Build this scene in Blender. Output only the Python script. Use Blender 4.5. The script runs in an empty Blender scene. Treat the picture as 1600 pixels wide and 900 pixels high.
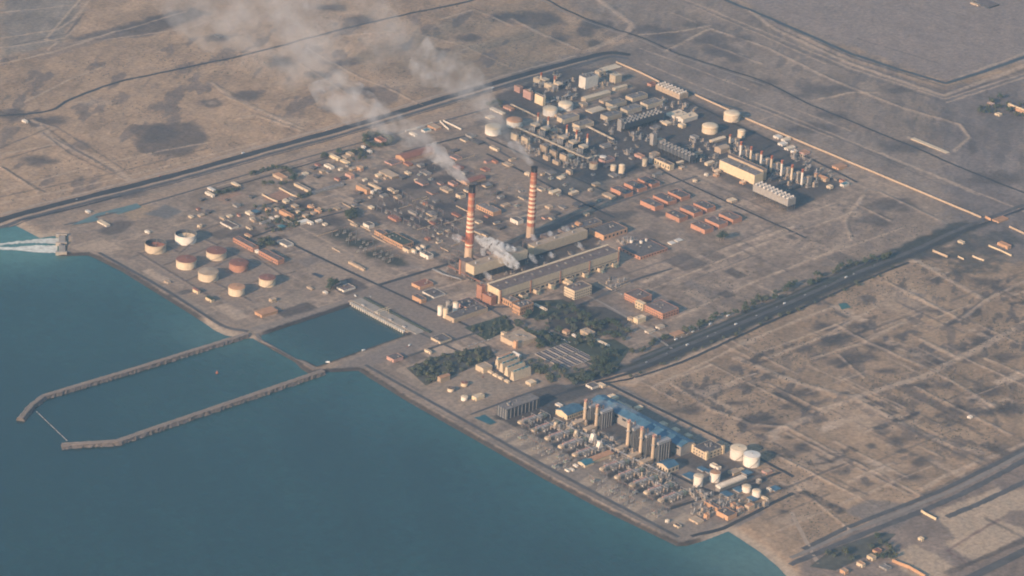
# Coastal power station seen from the air: low sun, haze, sea in front, desert behind.
import bpy, math, random
import numpy as np
R = math.radians
rnd = random.Random(7)
C = bpy.context.scene.collection
SC = bpy.context.scene

# ------------------------------------------------------------------ camera
F, DEP, ROLL, YAW, SCALE = 5500.0, R(24.4), R(3.2), R(43.5), 0.72
DIST = F / SCALE
_r0 = np.array([math.cos(YAW), -math.sin(YAW), 0.0]); _f0 = np.array([math.sin(YAW), math.cos(YAW), 0.0]); _z = np.array([0, 0, 1.0])
_fw = _f0 * math.cos(DEP) - _z * math.sin(DEP)
_u0 = _f0 * math.sin(DEP) + _z * math.cos(DEP)
_cr = math.cos(ROLL) * _r0 + math.sin(ROLL) * _u0
_cu = -math.sin(ROLL) * _r0 + math.cos(ROLL) * _u0
CAM = -_fw * DIST

def proj(P):
    d = np.asarray(P, float) - CAM
    w = d @ _fw
    return 800 + F * (d @ _cr) / w, 450 - F * (d @ _cu) / w

def G(px, py, z=0.0):
    """ground point seen at a picture position (the survey the layout was taken from)"""
    d = _fw + _cr * ((px - 800) / F) + _cu * ((450 - py) / F)
    t = (z - CAM[2]) / d[2]
    p = CAM + d * t
    return p

def Gs(pts, z=0.0): return [G(x, y, z)[:2] for x, y in pts]

def pxm(P):
    """picture pixels per metre along X, along Y and up at a place"""
    x0, y0 = proj(P)
    ax = (proj(P + np.array([60., 0, 0]))[0] - x0) / 60
    ay = (proj(P + np.array([0, 60., 0]))[0] - x0) / 60
    az = (y0 - proj(P + np.array([0, 0, 30.]))[1]) / 30
    return ax, ay, az

cam = bpy.data.cameras.new('camera'); co = bpy.data.objects.new('camera', cam); C.objects.link(co)
cam.sensor_width = 36; cam.lens = F / 1600 * 36; cam.clip_start = 10; cam.clip_end = 60000
from mathutils import Matrix, Vector
M = Matrix(((_cr[0], _cu[0], -_fw[0], CAM[0]), (_cr[1], _cu[1], -_fw[1], CAM[1]), (_cr[2], _cu[2], -_fw[2], CAM[2]), (0, 0, 0, 1)))
co.matrix_world = M
SC.camera = co

# ------------------------------------------------------------------ light and air
HAZE_D = 3.3e-5
SUN_AZ = R(9.0); SUN_EL = R(20)           # direction the light travels, from +X
world = bpy.data.worlds.new('World'); SC.world = world; world.use_nodes = True
nt = world.node_tree; bg = nt.nodes['Background']
sky = nt.nodes.new('ShaderNodeTexSky'); sky.sky_type = 'NISHITA'; sky.sun_disc = False
sky.sun_elevation = SUN_EL
sx, sy = -math.cos(SUN_AZ), -math.sin(SUN_AZ)          # towards the sun
sky.sun_rotation = math.atan2(sx, sy)
sky.air_density = 1.7; sky.dust_density = 0.8; sky.ozone_density = 3.0
nt.links.new(sky.outputs[0], bg.inputs[0]); bg.inputs[1].default_value = 0.105
sl = bpy.data.lights.new('sun', 'SUN'); so = bpy.data.objects.new('sun', sl); C.objects.link(so)
sl.energy = 5.0; sl.angle = R(0.5); sl.color = (1.0, 0.69, 0.47)
dirv = Vector((math.cos(SUN_AZ) * math.cos(SUN_EL), math.sin(SUN_AZ) * math.cos(SUN_EL), -math.sin(SUN_EL)))
so.rotation_euler = dirv.to_track_quat('-Z', 'Y').to_euler(); so.location = (0, 0, 3000)
vs = SC.view_settings; vs.view_transform = 'Standard'; vs.look = 'None'; vs.exposure = 0.72; vs.gamma = 1.0; vs.use_curve_mapping = False
SC.render.engine = 'CYCLES'
cy = SC.cycles
cy.use_denoising = True
try: cy.denoiser = 'OPENIMAGEDENOISE'
except Exception: pass
cy.max_bounces = 8; cy.diffuse_bounces = 2; cy.glossy_bounces = 2; cy.transmission_bounces = 2; cy.volume_bounces = 5; cy.transparent_max_bounces = 12
cy.use_adaptive_sampling = True; cy.adaptive_threshold = 0.02
cy.volume_step_rate = 1.0; cy.volume_max_steps = 160
cy.pixel_filter_type = 'BLACKMAN_HARRIS'; cy.filter_width = 1.9

# ------------------------------------------------------------------ materials
MATS = {}
def srgb(h):
    c = [int(h[i:i + 2], 16) / 255 for i in (0, 2, 4)]
    return tuple(x / 12.92 if x <= .04045 else ((x + .055) / 1.055) ** 2.4 for x in c)

def mat(name, col, rough=.85, var=.18, scale=.12, stain=0.0, metal=0.0, streak=False):
    """weathered surface: base colour broken up by two noises; stain adds vertical run-off marks"""
    if name in MATS: return MATS[name]
    m = bpy.data.materials.new(name); m.use_nodes = True; t = m.node_tree; N = t.nodes; L = t.links
    b = N['Principled BSDF']; b.inputs['Roughness'].default_value = rough; b.inputs['Metallic'].default_value = metal
    geo = N.new('ShaderNodeNewGeometry')
    oi = N.new('ShaderNodeObjectInfo')
    n1 = N.new('ShaderNodeTexNoise'); n1.inputs['Scale'].default_value = scale; n1.inputs['Detail'].default_value = 5
    mp = N.new('ShaderNodeMapping'); mp.inputs['Scale'].default_value = (1, 1, .25 if streak else 1)
    L.new(geo.outputs['Position'], mp.inputs[0]); L.new(mp.outputs[0], n1.inputs['Vector'])
    mr = N.new('ShaderNodeMapRange'); mr.inputs[1].default_value = .3; mr.inputs[2].default_value = .7
    mr.inputs[3].default_value = 1 - var; mr.inputs[4].default_value = 1 + var
    L.new(n1.outputs[0], mr.inputs[0])
    rr = N.new('ShaderNodeMapRange'); rr.inputs[3].default_value = .88; rr.inputs[4].default_value = 1.1
    L.new(oi.outputs['Random'], rr.inputs[0])
    mu = N.new('ShaderNodeMath'); mu.operation = 'MULTIPLY'; L.new(mr.outputs[0], mu.inputs[0]); L.new(rr.outputs[0], mu.inputs[1])
    vm = N.new('ShaderNodeVectorMath'); vm.operation = 'SCALE'; vm.inputs[0].default_value = col; L.new(mu.outputs[0], vm.inputs['Scale'])
    out = vm.outputs[0]
    if stain:
        n2 = N.new('ShaderNodeTexNoise'); n2.inputs['Scale'].default_value = scale * 4; n2.inputs['Detail'].default_value = 3
        mp2 = N.new('ShaderNodeMapping'); mp2.inputs['Scale'].default_value = (1, 1, .12)
        L.new(geo.outputs['Position'], mp2.inputs[0]); L.new(mp2.outputs[0], n2.inputs['Vector'])
        r2 = N.new('ShaderNodeMapRange'); r2.inputs[1].default_value = .5; r2.inputs[2].default_value = .75; r2.inputs[4].default_value = stain
        L.new(n2.outputs[0], r2.inputs[0])
        mx = N.new('ShaderNodeMix'); mx.data_type = 'RGBA'; L.new(r2.outputs[0], mx.inputs[0]); L.new(out, mx.inputs[6])
        mx.inputs[7].default_value = (.16, .09, .05, 1); out = mx.outputs[2]
    L.new(out, b.inputs['Base Color'])
    MATS[name] = m
    return m

def attr_mat(name, attr, rough=.95, fine=.22, fscale=.18, bump=0.0, spec=.2):
    m = bpy.data.materials.new(name); m.use_nodes = True; t = m.node_tree; N = t.nodes; L = t.links
    b = N['Principled BSDF']; b.inputs['Roughness'].default_value = rough; b.inputs['Specular IOR Level'].default_value = spec
    a = N.new('ShaderNodeAttribute'); a.attribute_name = attr
    geo = N.new('ShaderNodeNewGeometry')
    n1 = N.new('ShaderNodeTexNoise'); n1.inputs['Scale'].default_value = fscale; n1.inputs['Detail'].default_value = 6; n1.inputs['Roughness'].default_value = .7
    L.new(geo.outputs['Position'], n1.inputs['Vector'])
    mr = N.new('ShaderNodeMapRange'); mr.inputs[1].default_value = .3; mr.inputs[2].default_value = .7
    mr.inputs[3].default_value = 1 - fine; mr.inputs[4].default_value = 1 + fine
    L.new(n1.outputs[0], mr.inputs[0])
    vm = N.new('ShaderNodeVectorMath'); vm.operation = 'SCALE'; L.new(a.outputs['Color'], vm.inputs[0]); L.new(mr.outputs[0], vm.inputs['Scale'])
    L.new(vm.outputs[0], b.inputs['Base Color'])
    if bump:
        bp = N.new('ShaderNodeBump'); bp.inputs['Strength'].default_value = bump; bp.inputs['Distance'].default_value = 1.0
        L.new(n1.outputs[0], bp.inputs['Height']); L.new(bp.outputs[0], b.inputs['Normal'])
    MATS[name] = m
    return m

# ------------------------------------------------------------------ mesh helpers
class MB:
    def __init__(s): s.v = []; s.f = []; s.mi = []; s.sm = []
    def quad(s, *p, m=0):
        n = len(s.v); s.v += [tuple(q) for q in p]; s.f.append(tuple(range(n, n + len(p)))); s.mi.append(m); s.sm.append(False)
    def box(s, x0, y0, z0, x1, y1, z1, m=0, bottom=False):
        n = len(s.v)
        s.v += [(x0, y0, z0), (x1, y0, z0), (x1, y1, z0), (x0, y1, z0), (x0, y0, z1), (x1, y0, z1), (x1, y1, z1), (x0, y1, z1)]
        fs = [(0, 1, 5, 4), (1, 2, 6, 5), (2, 3, 7, 6), (3, 0, 4, 7), (4, 5, 6, 7), (3, 2, 1, 0)]
        for f in fs: s.f.append(tuple(n + i for i in f)); s.mi.append(m); s.sm.append(False)
        return s
    def prism(s, poly, z0, z1, m=0, top=True):
        n = len(s.v); k = len(poly)
        s.v += [(x, y, z0) for x, y in poly] + [(x, y, z1) for x, y in poly]
        for i in range(k):
            j = (i + 1) % k; s.f.append((n + i, n + j, n + k + j, n + k + i)); s.mi.append(m); s.sm.append(False)
        if top: s.f.append(tuple(n + k + i for i in range(k))); s.mi.append(m); s.sm.append(False)
        return s
    def lathe(s, prof, seg=24, cx=0, cy=0, m=0, cap_top=True, cap_bot=False, mats=None, smooth=True):
        n = len(s.v); k = len(prof)
        for r, z in prof:
            for i in range(seg):
                a = 2 * math.pi * i / seg; s.v.append((cx + r * math.cos(a), cy + r * math.sin(a), z))
        for j in range(k - 1):
            for i in range(seg):
                i2 = (i + 1) % seg
                s.f.append((n + j * seg + i, n + j * seg + i2, n + (j + 1) * seg + i2, n + (j + 1) * seg + i))
                s.mi.append(mats[j] if mats else m); s.sm.append(smooth)
        if cap_top: s.f.append(tuple(n + (k - 1) * seg + i for i in range(seg))); s.mi.append(mats[-1] if mats else m); s.sm.append(False)
        if cap_bot: s.f.append(tuple(n + seg - 1 - i for i in range(seg))); s.mi.append(mats[0] if mats else m); s.sm.append(False)
        return s
    def bar(s, p, q, r, seg=6, r2=None, m=0):
        p = Vector(p); q = Vector(q); d = (q - p)
        if d.length < 1e-6: return s
        z = d.normalized(); x = z.orthogonal().normalized(); y = z.cross(x); r2 = r if r2 is None else r2
        n = len(s.v)
        for c, rr in ((p, r), (q, r2)):
            for i in range(seg):
                a = 2 * math.pi * i / seg + .785; s.v.append(tuple(c + x * (rr * math.cos(a)) + y * (rr * math.sin(a))))
        for i in range(seg):
            j = (i + 1) % seg; s.f.append((n + i, n + j, n + seg + j, n + seg + i)); s.mi.append(m); s.sm.append(seg > 5)
        s.f.append(tuple(n + seg - 1 - i for i in range(seg))); s.mi.append(m); s.sm.append(False)
        s.f.append(tuple(n + seg + i for i in range(seg))); s.mi.append(m); s.sm.append(False)
        return s
    def path(s, pts, r, seg=6, m=0):
        for a, b in zip(pts[:-1], pts[1:]): s.bar(a, b, r, seg, m=m)
        return s
    def mesh(s, name, mats):
        me = bpy.data.meshes.new(name); me.from_pydata(s.v, [], s.f); 
        for mm in (mats if isinstance(mats, (list, tuple)) else [mats]): me.materials.append(mm)
        me.polygons.foreach_set('material_index', s.mi); me.polygons.foreach_set('use_smooth', s.sm)
        me.update(); return me
    def build(s, name, mats, parent=None, label=None):
        o = bpy.data.objects.new(name, s.mesh(name, mats)); C.objects.link(o)
        if parent is not None: o.parent = parent
        if label: o['label'] = label
        return o

def tag(o, label, cat=None, group=None, kind=None):
    o['label'] = label
    if cat: o['category'] = cat
    if group: o['group'] = group
    if kind: o['kind'] = kind
    return o

def thing(name, label, cat, loc=(0, 0, 0), rz=0.0, group=None):
    o = bpy.data.objects.new(name, None); C.objects.link(o); o.location = loc; o.rotation_euler = (0, 0, rz); o.empty_display_size = 1
    return tag(o, label, cat, group, 'thing')

def children_of(o, kids):
    return kids.get(o.name, [])

def copy_thing(src, loc, rz=None, label=None, group=None, scale=None):
    c = src.copy(); C.objects.link(c); c.location = loc
    if rz is not None: c.rotation_euler = (0, 0, rz)
    if scale is not None: c.scale = scale
    if label: c['label'] = label
    if group: c['group'] = group
    for ch in src.children:
        d = ch.copy(); C.objects.link(d); d.parent = c
        for g in ch.children:
            e = g.copy(); C.objects.link(e); e.parent = d
    return c

def inside(poly, X, Y):
    r = np.zeros(X.shape, bool); n = len(poly)
    for i in range(n):
        x1, y1 = poly[i]; x2, y2 = poly[(i + 1) % n]
        if y1 == y2: continue
        c = ((y1 > Y) != (y2 > Y)) & (X < (x2 - x1) * (Y - y1) / (y2 - y1) + x1)
        r ^= c
    return r

def segdist(pts, X, Y, closed=False):
    d = np.full(X.shape, 1e12)
    P = list(pts) + ([pts[0]] if closed else [])
    for (x1, y1), (x2, y2) in zip(P[:-1], P[1:]):
        dx, dy = x2 - x1, y2 - y1; l2 = dx * dx + dy * dy + 1e-9
        t = np.clip(((X - x1) * dx + (Y - y1) * dy) / l2, 0, 1)
        d = np.minimum(d, (X - x1 - t * dx) ** 2 + (Y - y1 - t * dy) ** 2)
    return np.sqrt(d)

_tabs = {}
def vnoise(X, Y, sc, seed=0, octs=4, gain=.55):
    """fractal value noise in world metres, 0..1"""
    out = 0; amp = 1; tot = 0; f = 1.0 / sc
    for o in range(octs):
        if (seed, o) not in _tabs: _tabs[(seed, o)] = np.random.default_rng(seed * 31 + o).random((256, 256))
        T = _tabs[(seed, o)]
        x = X * f + 37.7 * o; y = Y * f + 11.3 * o
        xi = np.floor(x).astype(int); yi = np.floor(y).astype(int); fx = x - xi; fy = y - yi
        fx = fx * fx * (3 - 2 * fx); fy = fy * fy * (3 - 2 * fy)
        a = T[xi & 255, yi & 255]; b = T[(xi + 1) & 255, yi & 255]; c = T[xi & 255, (yi + 1) & 255]; d = T[(xi + 1) & 255, (yi + 1) & 255]
        out = out + amp * ((a * (1 - fx) + b * fx) * (1 - fy) + (c * (1 - fx) + d * fx) * fy); tot += amp; amp *= gain; f *= 2.03
    return out / tot

def smooth(x): x = np.clip(x, 0, 1); return x * x * (3 - 2 * x)
# ------------------------------------------------------------------ terrain: one sheet, survey grid aligned with the coast view
SEA_Z = -3.5
def far(a, b, n, g):      # coarse rows outside the surveyed area
    return [a + (b - a) * (i / n) ** g for i in range(1, n + 1)]
us = np.array(sorted(far(-1360, -14000, 16, 2.2) + list(np.arange(-1360, 1361, 2.7)) + far(1360, 14000, 16, 2.2)))
vs_ = np.array(sorted(far(-1500, -9000, 14, 2.2) + list(np.arange(-1500, 2301, 4.0)) + far(2300, 16000, 18, 2.2)))
U, V = np.meshgrid(us, vs_, indexing='ij')
X = U * _r0[0] + V * _f0[0]; Y = U * _r0[1] + V * _f0[1]
def uv(p): return p[0] * _r0[0] + p[1] * _r0[1], p[0] * _f0[0] + p[1] * _f0[1]

COAST = [(-60, 362), (0, 353), (25, 351), (45, 361), (62, 370), (80, 367), (93, 366), (97, 372), (97, 394), (90, 398), (138, 397), (150, 402), (190, 422), (250, 459),
         (300, 490), (335, 514), (352, 522), (378, 526), (395, 527), (460, 563), (472, 575), (487, 584), (500, 580), (560, 577), (580, 590), (640, 627), (700, 661), (760, 695),
         (850, 746), (950, 799), (1058, 851), (1075, 850), (1100, 843), (1138, 828), (1160, 842), (1190, 862), (1216, 884), (1238, 908), (1275, 960)]
SEA = Gs(COAST + [(1500, 1300), (600, 1500), (-1500, 1200), (-3000, 600), (-900, 430)])
BASIN = Gs([(409, 522), (545, 477), (549, 476), (634, 521), (495, 570), (478, 561), (466, 560), (409, 528)])
BEACH = [(0, 353, 24), (62, 369, 30), (348, 520, 28), (1150, 836, 26), (1190, 862, 40), (1225, 895, 45)]
sea_mask = inside(SEA, X, Y) | inside(BASIN, X, Y)
cd = np.minimum(segdist(SEA, X, Y, True), segdist(BASIN, X, Y, True))
sdf = np.where(sea_mask, -cd, cd)
bw = np.zeros(X.shape)
for bx, by, br in BEACH:
    p = G(bx, by); bw = np.maximum(bw, smooth(1.6 - np.hypot(X - p[0], Y - p[1]) / (br * 2.2)))

col = np.zeros(X.shape + (3,)); Hh = np.zeros(X.shape)
def setc(c): col[:] = c
big = vnoise(X, Y, 520, 1, 4); mid = vnoise(X, Y, 90, 2, 5)
wx = X * math.cos(.62) + Y * math.sin(.62); wy = -X * math.sin(.62) + Y * math.cos(.62)   # wind-laid streaks
streak = vnoise(wx / 6.0, wy, 26, 3, 5)
SANDC = np.array([.370, .262, .172])
setc(SANDC)
def win(pts, pad):
    q = [uv(p) for p in pts]
    i0, i1 = np.searchsorted(us, [min(a for a, b in q) - pad, max(a for a, b in q) + pad])
    j0, j1 = np.searchsorted(vs_, [min(b for a, b in q) - pad, max(b for a, b in q) + pad])
    return slice(i0, i1), slice(j0, j1)
def mixc(w, a, c):
    col[w] = col[w] * (1 - a[..., None]) + np.array(c) * a[..., None]
def fill(px, c, soft=6, amt=1.0, nz=None, seed=5):
    pts = Gs(px); w = win(pts, soft + 4)
    x, y = X[w], Y[w]
    if x.size == 0: return
    wob = (vnoise(x, y, 28, seed, 3) - .5) * soft * 2.0
    d = segdist(pts, x, y, True); s = np.where(inside(pts, x, y), d, -d) + wob
    a = smooth(s / soft * .5 + .5) * amt
    if nz: a = a * smooth((vnoise(x, y, nz[0], seed + 9, 4) - nz[1]) / nz[2])
    mixc(w, a, c)
def line(px, wid, c, soft=2.5, amt=1.0, nz=True, seed=6):
    pts = Gs(px); w = win(pts, wid + soft + 4); x, y = X[w], Y[w]
    if x.size == 0: return
    d = segdist(pts, x, y)
    if nz: d = d + (vnoise(x, y, 14, seed, 3) - .5) * min(wid, 8) * .8
    a = smooth((wid / 2 - d) / soft * .5 + .5) * amt
    if nz: a = a * (.55 + .6 * vnoise(x, y, 40, seed + 3, 3)).clip(0, 1)
    mixc(w, a, c)
def berm(px, wid, h):
    pts = Gs(px); w = win(pts, wid + 4); x, y = X[w], Y[w]
    if x.size == 0: return
    d = segdist(pts, x, y); Hh[w] += h * smooth(1 - d / wid) * (.6 + .8 * vnoise(x, y, 30, 14, 3))
def blob(cx, cy, rx, ry, c, amt=.8, seed=11):
    n = 14; fill([(cx + rx * math.cos(6.283 * i / n), cy + ry * math.sin(6.283 * i / n)) for i in range(n)], c, soft=min(rx, 6 * ry) * .55 + 3, amt=amt, seed=seed)

DK = (.070, .064, .062); DK2 = (.105, .092, .085); GRY = (.215, .18, .155); PALE = (.48, .365, .265); PLANT = (.275, .212, .160); ASPH = (.075, .072, .072); GRN = (.055, .065, .045)
SEL = Gs([(1010, 610), (1200, 510), (1450, 405), (1610, 430), (1610, 690), (1260, 840), (1180, 700)])
# broad soils
fill([(1090, -40), (1200, 28), (1480, 128), (1620, 88), (1620, -60)], (.262, .212, .18), 20)
fill([(760, 120), (960, 70), (1000, 60), (1060, 84), (1600, 300), (1620, 420), (1480, 380), (962, 98), (800, 150)], (.225, .183, .150), 25)
fill([(980, 60), (850, -20), (1100, -20), (1480, 140), (1610, 110), (1610, 300), (1260, 170)], (.222, .180, .146), 30, .9)
fill([(1450, 150), (1610, 110), (1610, 420), (1500, 340)], (.185, .158, .145), 30, .8)
fill([(20, 352), (300, 270), (480, 235), (800, 145), (962, 98), (1300, 235), (1480, 320), (1440, 390), (985, 578), (880, 604), (760, 690), (560, 577), (345, 519), (110, 396)], PLANT, 18)
fill([(760, 690), (880, 600), (985, 605), (1120, 690), (1240, 770), (1140, 828), (1060, 850)], (.225, .185, .15), 12)
fill([(985, 600), (1200, 500), (1450, 400), (1610, 420), (1610, 690), (1260, 850), (1140, 790), (1200, 740)], (.315, .226, .150), 20, .9)
fill([(1260, 860), (1610, 700), (1610, 920), (1240, 920)], (.23, .18, .145), 12)
fill([(0, -20), (140, -20), (100, 70), (0, 90)], (.25, .21, .17), 20)
# mottling of the open desert
des = smooth((sdf - 20) / 40)
pl_pts = Gs([(110, 396), (480, 235), (962, 98), (1480, 320), (985, 578), (560, 577)])
plant_in = np.where(inside(pl_pts, X, Y), 1.0, 0.0)
pan = Gs([(1090, -60), (1200, 26), (1480, 126), (1620, 86), (1620, -60)]); calm = np.where(inside(pan, X, Y), .3, 1.0)
k = 1 + (.60 * mid - .30) * calm; k2 = 1 + (.44 * streak - .22) * calm; k3 = 1 + (.36 * big - .18) * calm
col *= (k * k2 * k3)[..., None] ** np.array([1.0, .96, .9])
# dark scrub-stained patches, stronger in the south-east lots
def stain(px, thr, c, amt, seed, sc=19, aniso=True):
    pts = Gs(px); w = win(pts, 30); x, y = X[w], Y[w]
    n = vnoise(wx[w] / 2.6, wy[w], sc, seed, 4) if aniso else vnoise(x, y, sc, seed, 4)
    d = segdist(pts, x, y, True); s = np.where(inside(pts, x, y), d, -d)
    mixc(w, smooth((n - thr) / .09) * smooth(s / 25 + .5) * amt, c)
stain([(1200, 560), (1440, 490), (1610, 520), (1610, 700), (1480, 740), (1330, 640)], .54, DK2, .55, 21)
stain([(1000, 600), (1200, 560), (1330, 640), (1200, 690), (1100, 660)], .56, DK2, .85, 22)
stain([(1260, 500), (1450, 410), (1610, 440), (1610, 560), (1400, 560)], .60, DK2, .8, 23)
stain([(0, 90), (480, 40), (760, 10), (900, 60), (560, 180), (0, 340)], .60, (.16, .132, .115), .7, 24, 44)
stain([(860, 10), (1100, 0), (1600, 160), (1600, 300), (1050, 110)], .55, (.14, .122, .112), .55, 25, 40)
stain([(440, 260), (760, 180), (990, 320), (720, 440)], .52, (.13, .118, .108), .55, 26, 26, False)
stain([(1000, 440), (1290, 300), (1450, 350), (1080, 520)], .60, (.16, .135, .118), .5, 27, 30)
# named dark and light marks
for px in ([(208, 195), (300, 190), (330, 215), (290, 245), (215, 240)], [(150, 62), (230, 30), (300, 12), (330, 22), (240, 55), (165, 63)], [(115, 60), (190, 38), (280, 15), (290, 22), (200, 48), (120, 66)]):
    fill(px, DK2, 12, .8)
fill([(40, 85), (180, 45), (200, 52), (60, 96)], (.2, .17, .15), 10, .5)
for a in ((342, 58, 14, 5), (500, 118, 20, 6), (440, 97, 24, 7), (530, 98, 30, 6), (385, 150, 22, 8), (330, 160, 20, 7), (200, 300, 30, 8), (75, 190, 30, 8), (20, 180, 24, 10), (60, 252, 26, 8), (250, 210, 30, 14),
          (840, 30, 40, 12), (915, 50, 14, 8), (930, 68, 12, 6), (790, 28, 34, 7), (930, 40, 26, 8), (870, 62, 12, 5), (1040, 52, 26, 8), (1110, 62, 30, 8), (1130, 84, 26, 6), (735, 60, 20, 6), (560, 30, 30, 6), (520, 12, 26, 6), (600, 136, 10, 4), (560, 142, 24, 6), (520, 170, 18, 6),
          (1290, 140, 40, 8), (1400, 140, 24, 5), (1265, 200, 40, 7), (1420, 230, 40, 8), (1390, 320, 40, 10), (1370, 345, 34, 9), (1300, 180, 26, 5), (1550, 280, 40, 10), (1520, 230, 8, 12)):
    blob(*a, DK2, .85)
for a in ((1290, 512, 22, 8), (1255, 545, 16, 6), (1335, 525, 26, 6), (1300, 535, 24, 7), (1345, 558, 26, 6), (1280, 557, 14, 4), (1320, 566, 30, 6), (1380, 540, 26, 7), (1405, 450, 12, 5), (1410, 467, 14, 4), (1440, 483, 10, 4), (1470, 486, 22, 4), (1520, 488, 16, 4), (1460, 436, 16, 5),
          (1535, 530, 18, 9), (1510, 560, 20, 6), (1385, 580, 18, 5), (1460, 565, 12, 5), (1480, 602, 18, 6), (1500, 640, 22, 8), (1400, 632, 24, 7), (1430, 605, 22, 5), (1545, 612, 18, 9), (1575, 640, 20, 10), (1480, 570, 16, 4), (1570, 560, 24, 6),
          (1380, 660, 10, 3), (1378, 675, 10, 5), (1362, 697, 7, 4), (1400, 690, 14, 8), (1410, 705, 10, 3), (1437, 722, 12, 8), (1250, 700, 14, 9), (1265, 694, 10, 3), (1235, 683, 10, 4), (1225, 800, 7, 3), (1240, 812, 6, 3), (1170, 605, 18, 5), (1200, 668, 30, 7), (1180, 655, 26, 7), (1100, 610, 26, 5), (1260, 615, 20, 6), (1150, 630, 18, 4), (1080, 640, 20, 5), (1420, 745, 20, 6),
          (1465, 400, 30, 6), (1520, 385, 30, 8), (1555, 395, 18, 5), (1545, 440, 30, 5), (1575, 452, 20, 6)):
    blob(*a, DK, .8)
for a in ((1390, 695, 8, 3), (1360, 655, 60, 16), (1410, 470, 40, 20), (330, 160, 8, 3), (140, 160, 30, 5), (1235, 812, 26, 7), (1280, 720, 40, 14), (1245, 760, 30, 12), (450, 190, 26, 8), (600, 60, 40, 8), (620, 130, 40, 8)):
    blob(*a, PALE, .45)
# tracks and bunds (pale)
for px, wd in (([(130, -5), (72, 62), (92, 66), (76, 78)], 8), ([(64, 200), (75, 215), (120, 235), (175, 262), (200, 280)], 22), ([(50, 188), (70, 196), (85, 200), (60, 212)], 12), ([(330, 130), (365, 155), (470, 200)], 12), ([(375, 185), (400, 180), (470, 205)], 8),
               ([(0, 242), (85, 226)], 8), ([(0, 260), (60, 300)], 6), ([(0, 100), (90, 80), (180, 50)], 8), ([(40, 160), (110, 125), (160, 105)], 6), ([(930, -5), (990, 40), (975, 55), (920, 80)], 18), ([(800, 30), (840, 50), (905, 78)], 10), ([(690, 30), (740, 15), (800, 40)], 6),
               ([(480, 75), (560, 120), (600, 135), (660, 165)], 5), ([(480, 75), (545, 55), (620, 48)], 5), ([(540, 145), (600, 175)], 4), ([(470, 100), (540, 145)], 4), ([(640, 50), (720, 70), (800, 105)], 4), ([(720, 80), (780, 60)], 4),
               ([(1000, 55), (1070, 48), (1110, 40)], 8), ([(1040, 80), (1110, 45), (1200, 75), (1300, 125), (1400, 165), (1500, 195)], 10), ([(1110, 70), (1190, 100)], 8), ([(1170, 15), (1210, 45), (1330, 100), (1475, 150), (1610, 100)], 14), ([(1280, 155), (1330, 145), (1370, 145)], 8), ([(1500, 195), (1515, 215), (1490, 238)], 10), ([(1420, 215), (1480, 240)], 14),
               ([(1350, 305), (1320, 345), (1330, 375)], 10), ([(1375, 300), (1470, 345)], 7), ([(1340, 320), (1390, 345)], 6), ([(1010, 440), (1100, 400), (1240, 355)], 12), ([(1000, 460), (1180, 385), (1340, 330)], 6), ([(1050, 500), (1180, 440), (1320, 385)], 9),
               ([(985, 600), (1200, 500), (1330, 440), (1420, 405), (1445, 415), (1540, 470)], 16), ([(1020, 605), (1200, 520), (1300, 480)], 8), ([(1385, 440), (1500, 500), (1540, 470), (1600, 440)], 9), ([(1200, 560), (1290, 525), (1370, 480)], 8), ([(1305, 507), (1355, 535), (1460, 580), (1560, 640)], 9), ([(1270, 560), (1350, 536), (1420, 500)], 9), ([(1310, 555), (1350, 590)], 6),
               ([(1200, 680), (1340, 620), (1440, 590), (1530, 545), (1610, 500)], 18), ([(1150, 560), (1250, 600), (1340, 625), (1440, 680), (1530, 708)], 18), ([(1440, 530), (1500, 560)], 10), ([(1540, 560), (1610, 590)], 8), ([(1430, 605), (1500, 640), (1580, 680)], 8), ([(1230, 668), (1290, 700), (1370, 740), (1440, 775)], 9),
               ([(1050, 600), (1110, 640), (1180, 665), (1225, 668)], 10), ([(1240, 755), (1330, 830)], 6), ([(1440, 765), (1480, 742), (1610, 690)], 10), ([(1200, 600), (1280, 640), (1330, 625)], 5),
               ([(560, 578), (700, 655), (860, 745), (1060, 848)], 8), ([(950, 600), (1060, 655), (1160, 705)], 14), ([(150, 398), (250, 454), (345, 514)], 10)):
    line(px, wd, PALE, 3, .75)
    if wd < 19: berm(px, wd + 1, 1.4)
for px, wd in (([(1060, -5), (1200, 52), (1330, 107), (1476, 155), (1610, 112)], 7), ([(1085, 10), (1190, 55), (1290, 100)], 6), ([(1000, 75), (1080, 105), (1170, 140)], 5), ([(1010, 100), (1110, 142), (1200, 175), (1300, 215)], 6), ([(1180, 160), (1290, 205), (1420, 258), (1530, 305)], 6), ([(1240, 170), (1330, 205)], 5), ([(1380, 240), (1500, 290), (1600, 330)], 7), ([(1500, 120), (1610, 80)], 8), ([(1480, 160), (1610, 118)], 8), ([(1050, 20), (1150, 60)], 5),
               ([(0, 300), (120, 265), (250, 236), (330, 222)], 6), ([(0, 318), (180, 280), (400, 224)], 7), ([(0, 20), (60, 14), (110, 8)], 5), ([(0, 60), (90, 46), (115, 30), (140, 0)], 7), ([(0, 75), (100, 60), (125, 38)], 6), ([(165, 62), (290, 45), (330, 32), (400, 12)], 8), ([(120, 66), (200, 45), (290, 18)], 6), ([(400, 240), (620, 178), (800, 128)], 9)):
    line(px, wd, PALE, 2.5, .8)
for px, wd in (([(1068, 2), (1200, 57), (1330, 112), (1476, 160)], 5), ([(1020, 66), (1100, 98), (1190, 134)], 7), ([(1190, 168), (1300, 212), (1420, 262)], 6), ([(1340, 232), (1480, 292)], 5), ([(1480, 152), (1610, 106)], 6), ([(0, 308), (180, 270), (330, 230)], 5), ([(20, 70), (105, 53), (130, 22)], 6), ([(68, 196), (115, 231), (180, 268)], 6), ([(85, 216), (140, 246), (195, 280)], 5)):
    line(px, wd, DK2, 2.5, .8)
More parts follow.
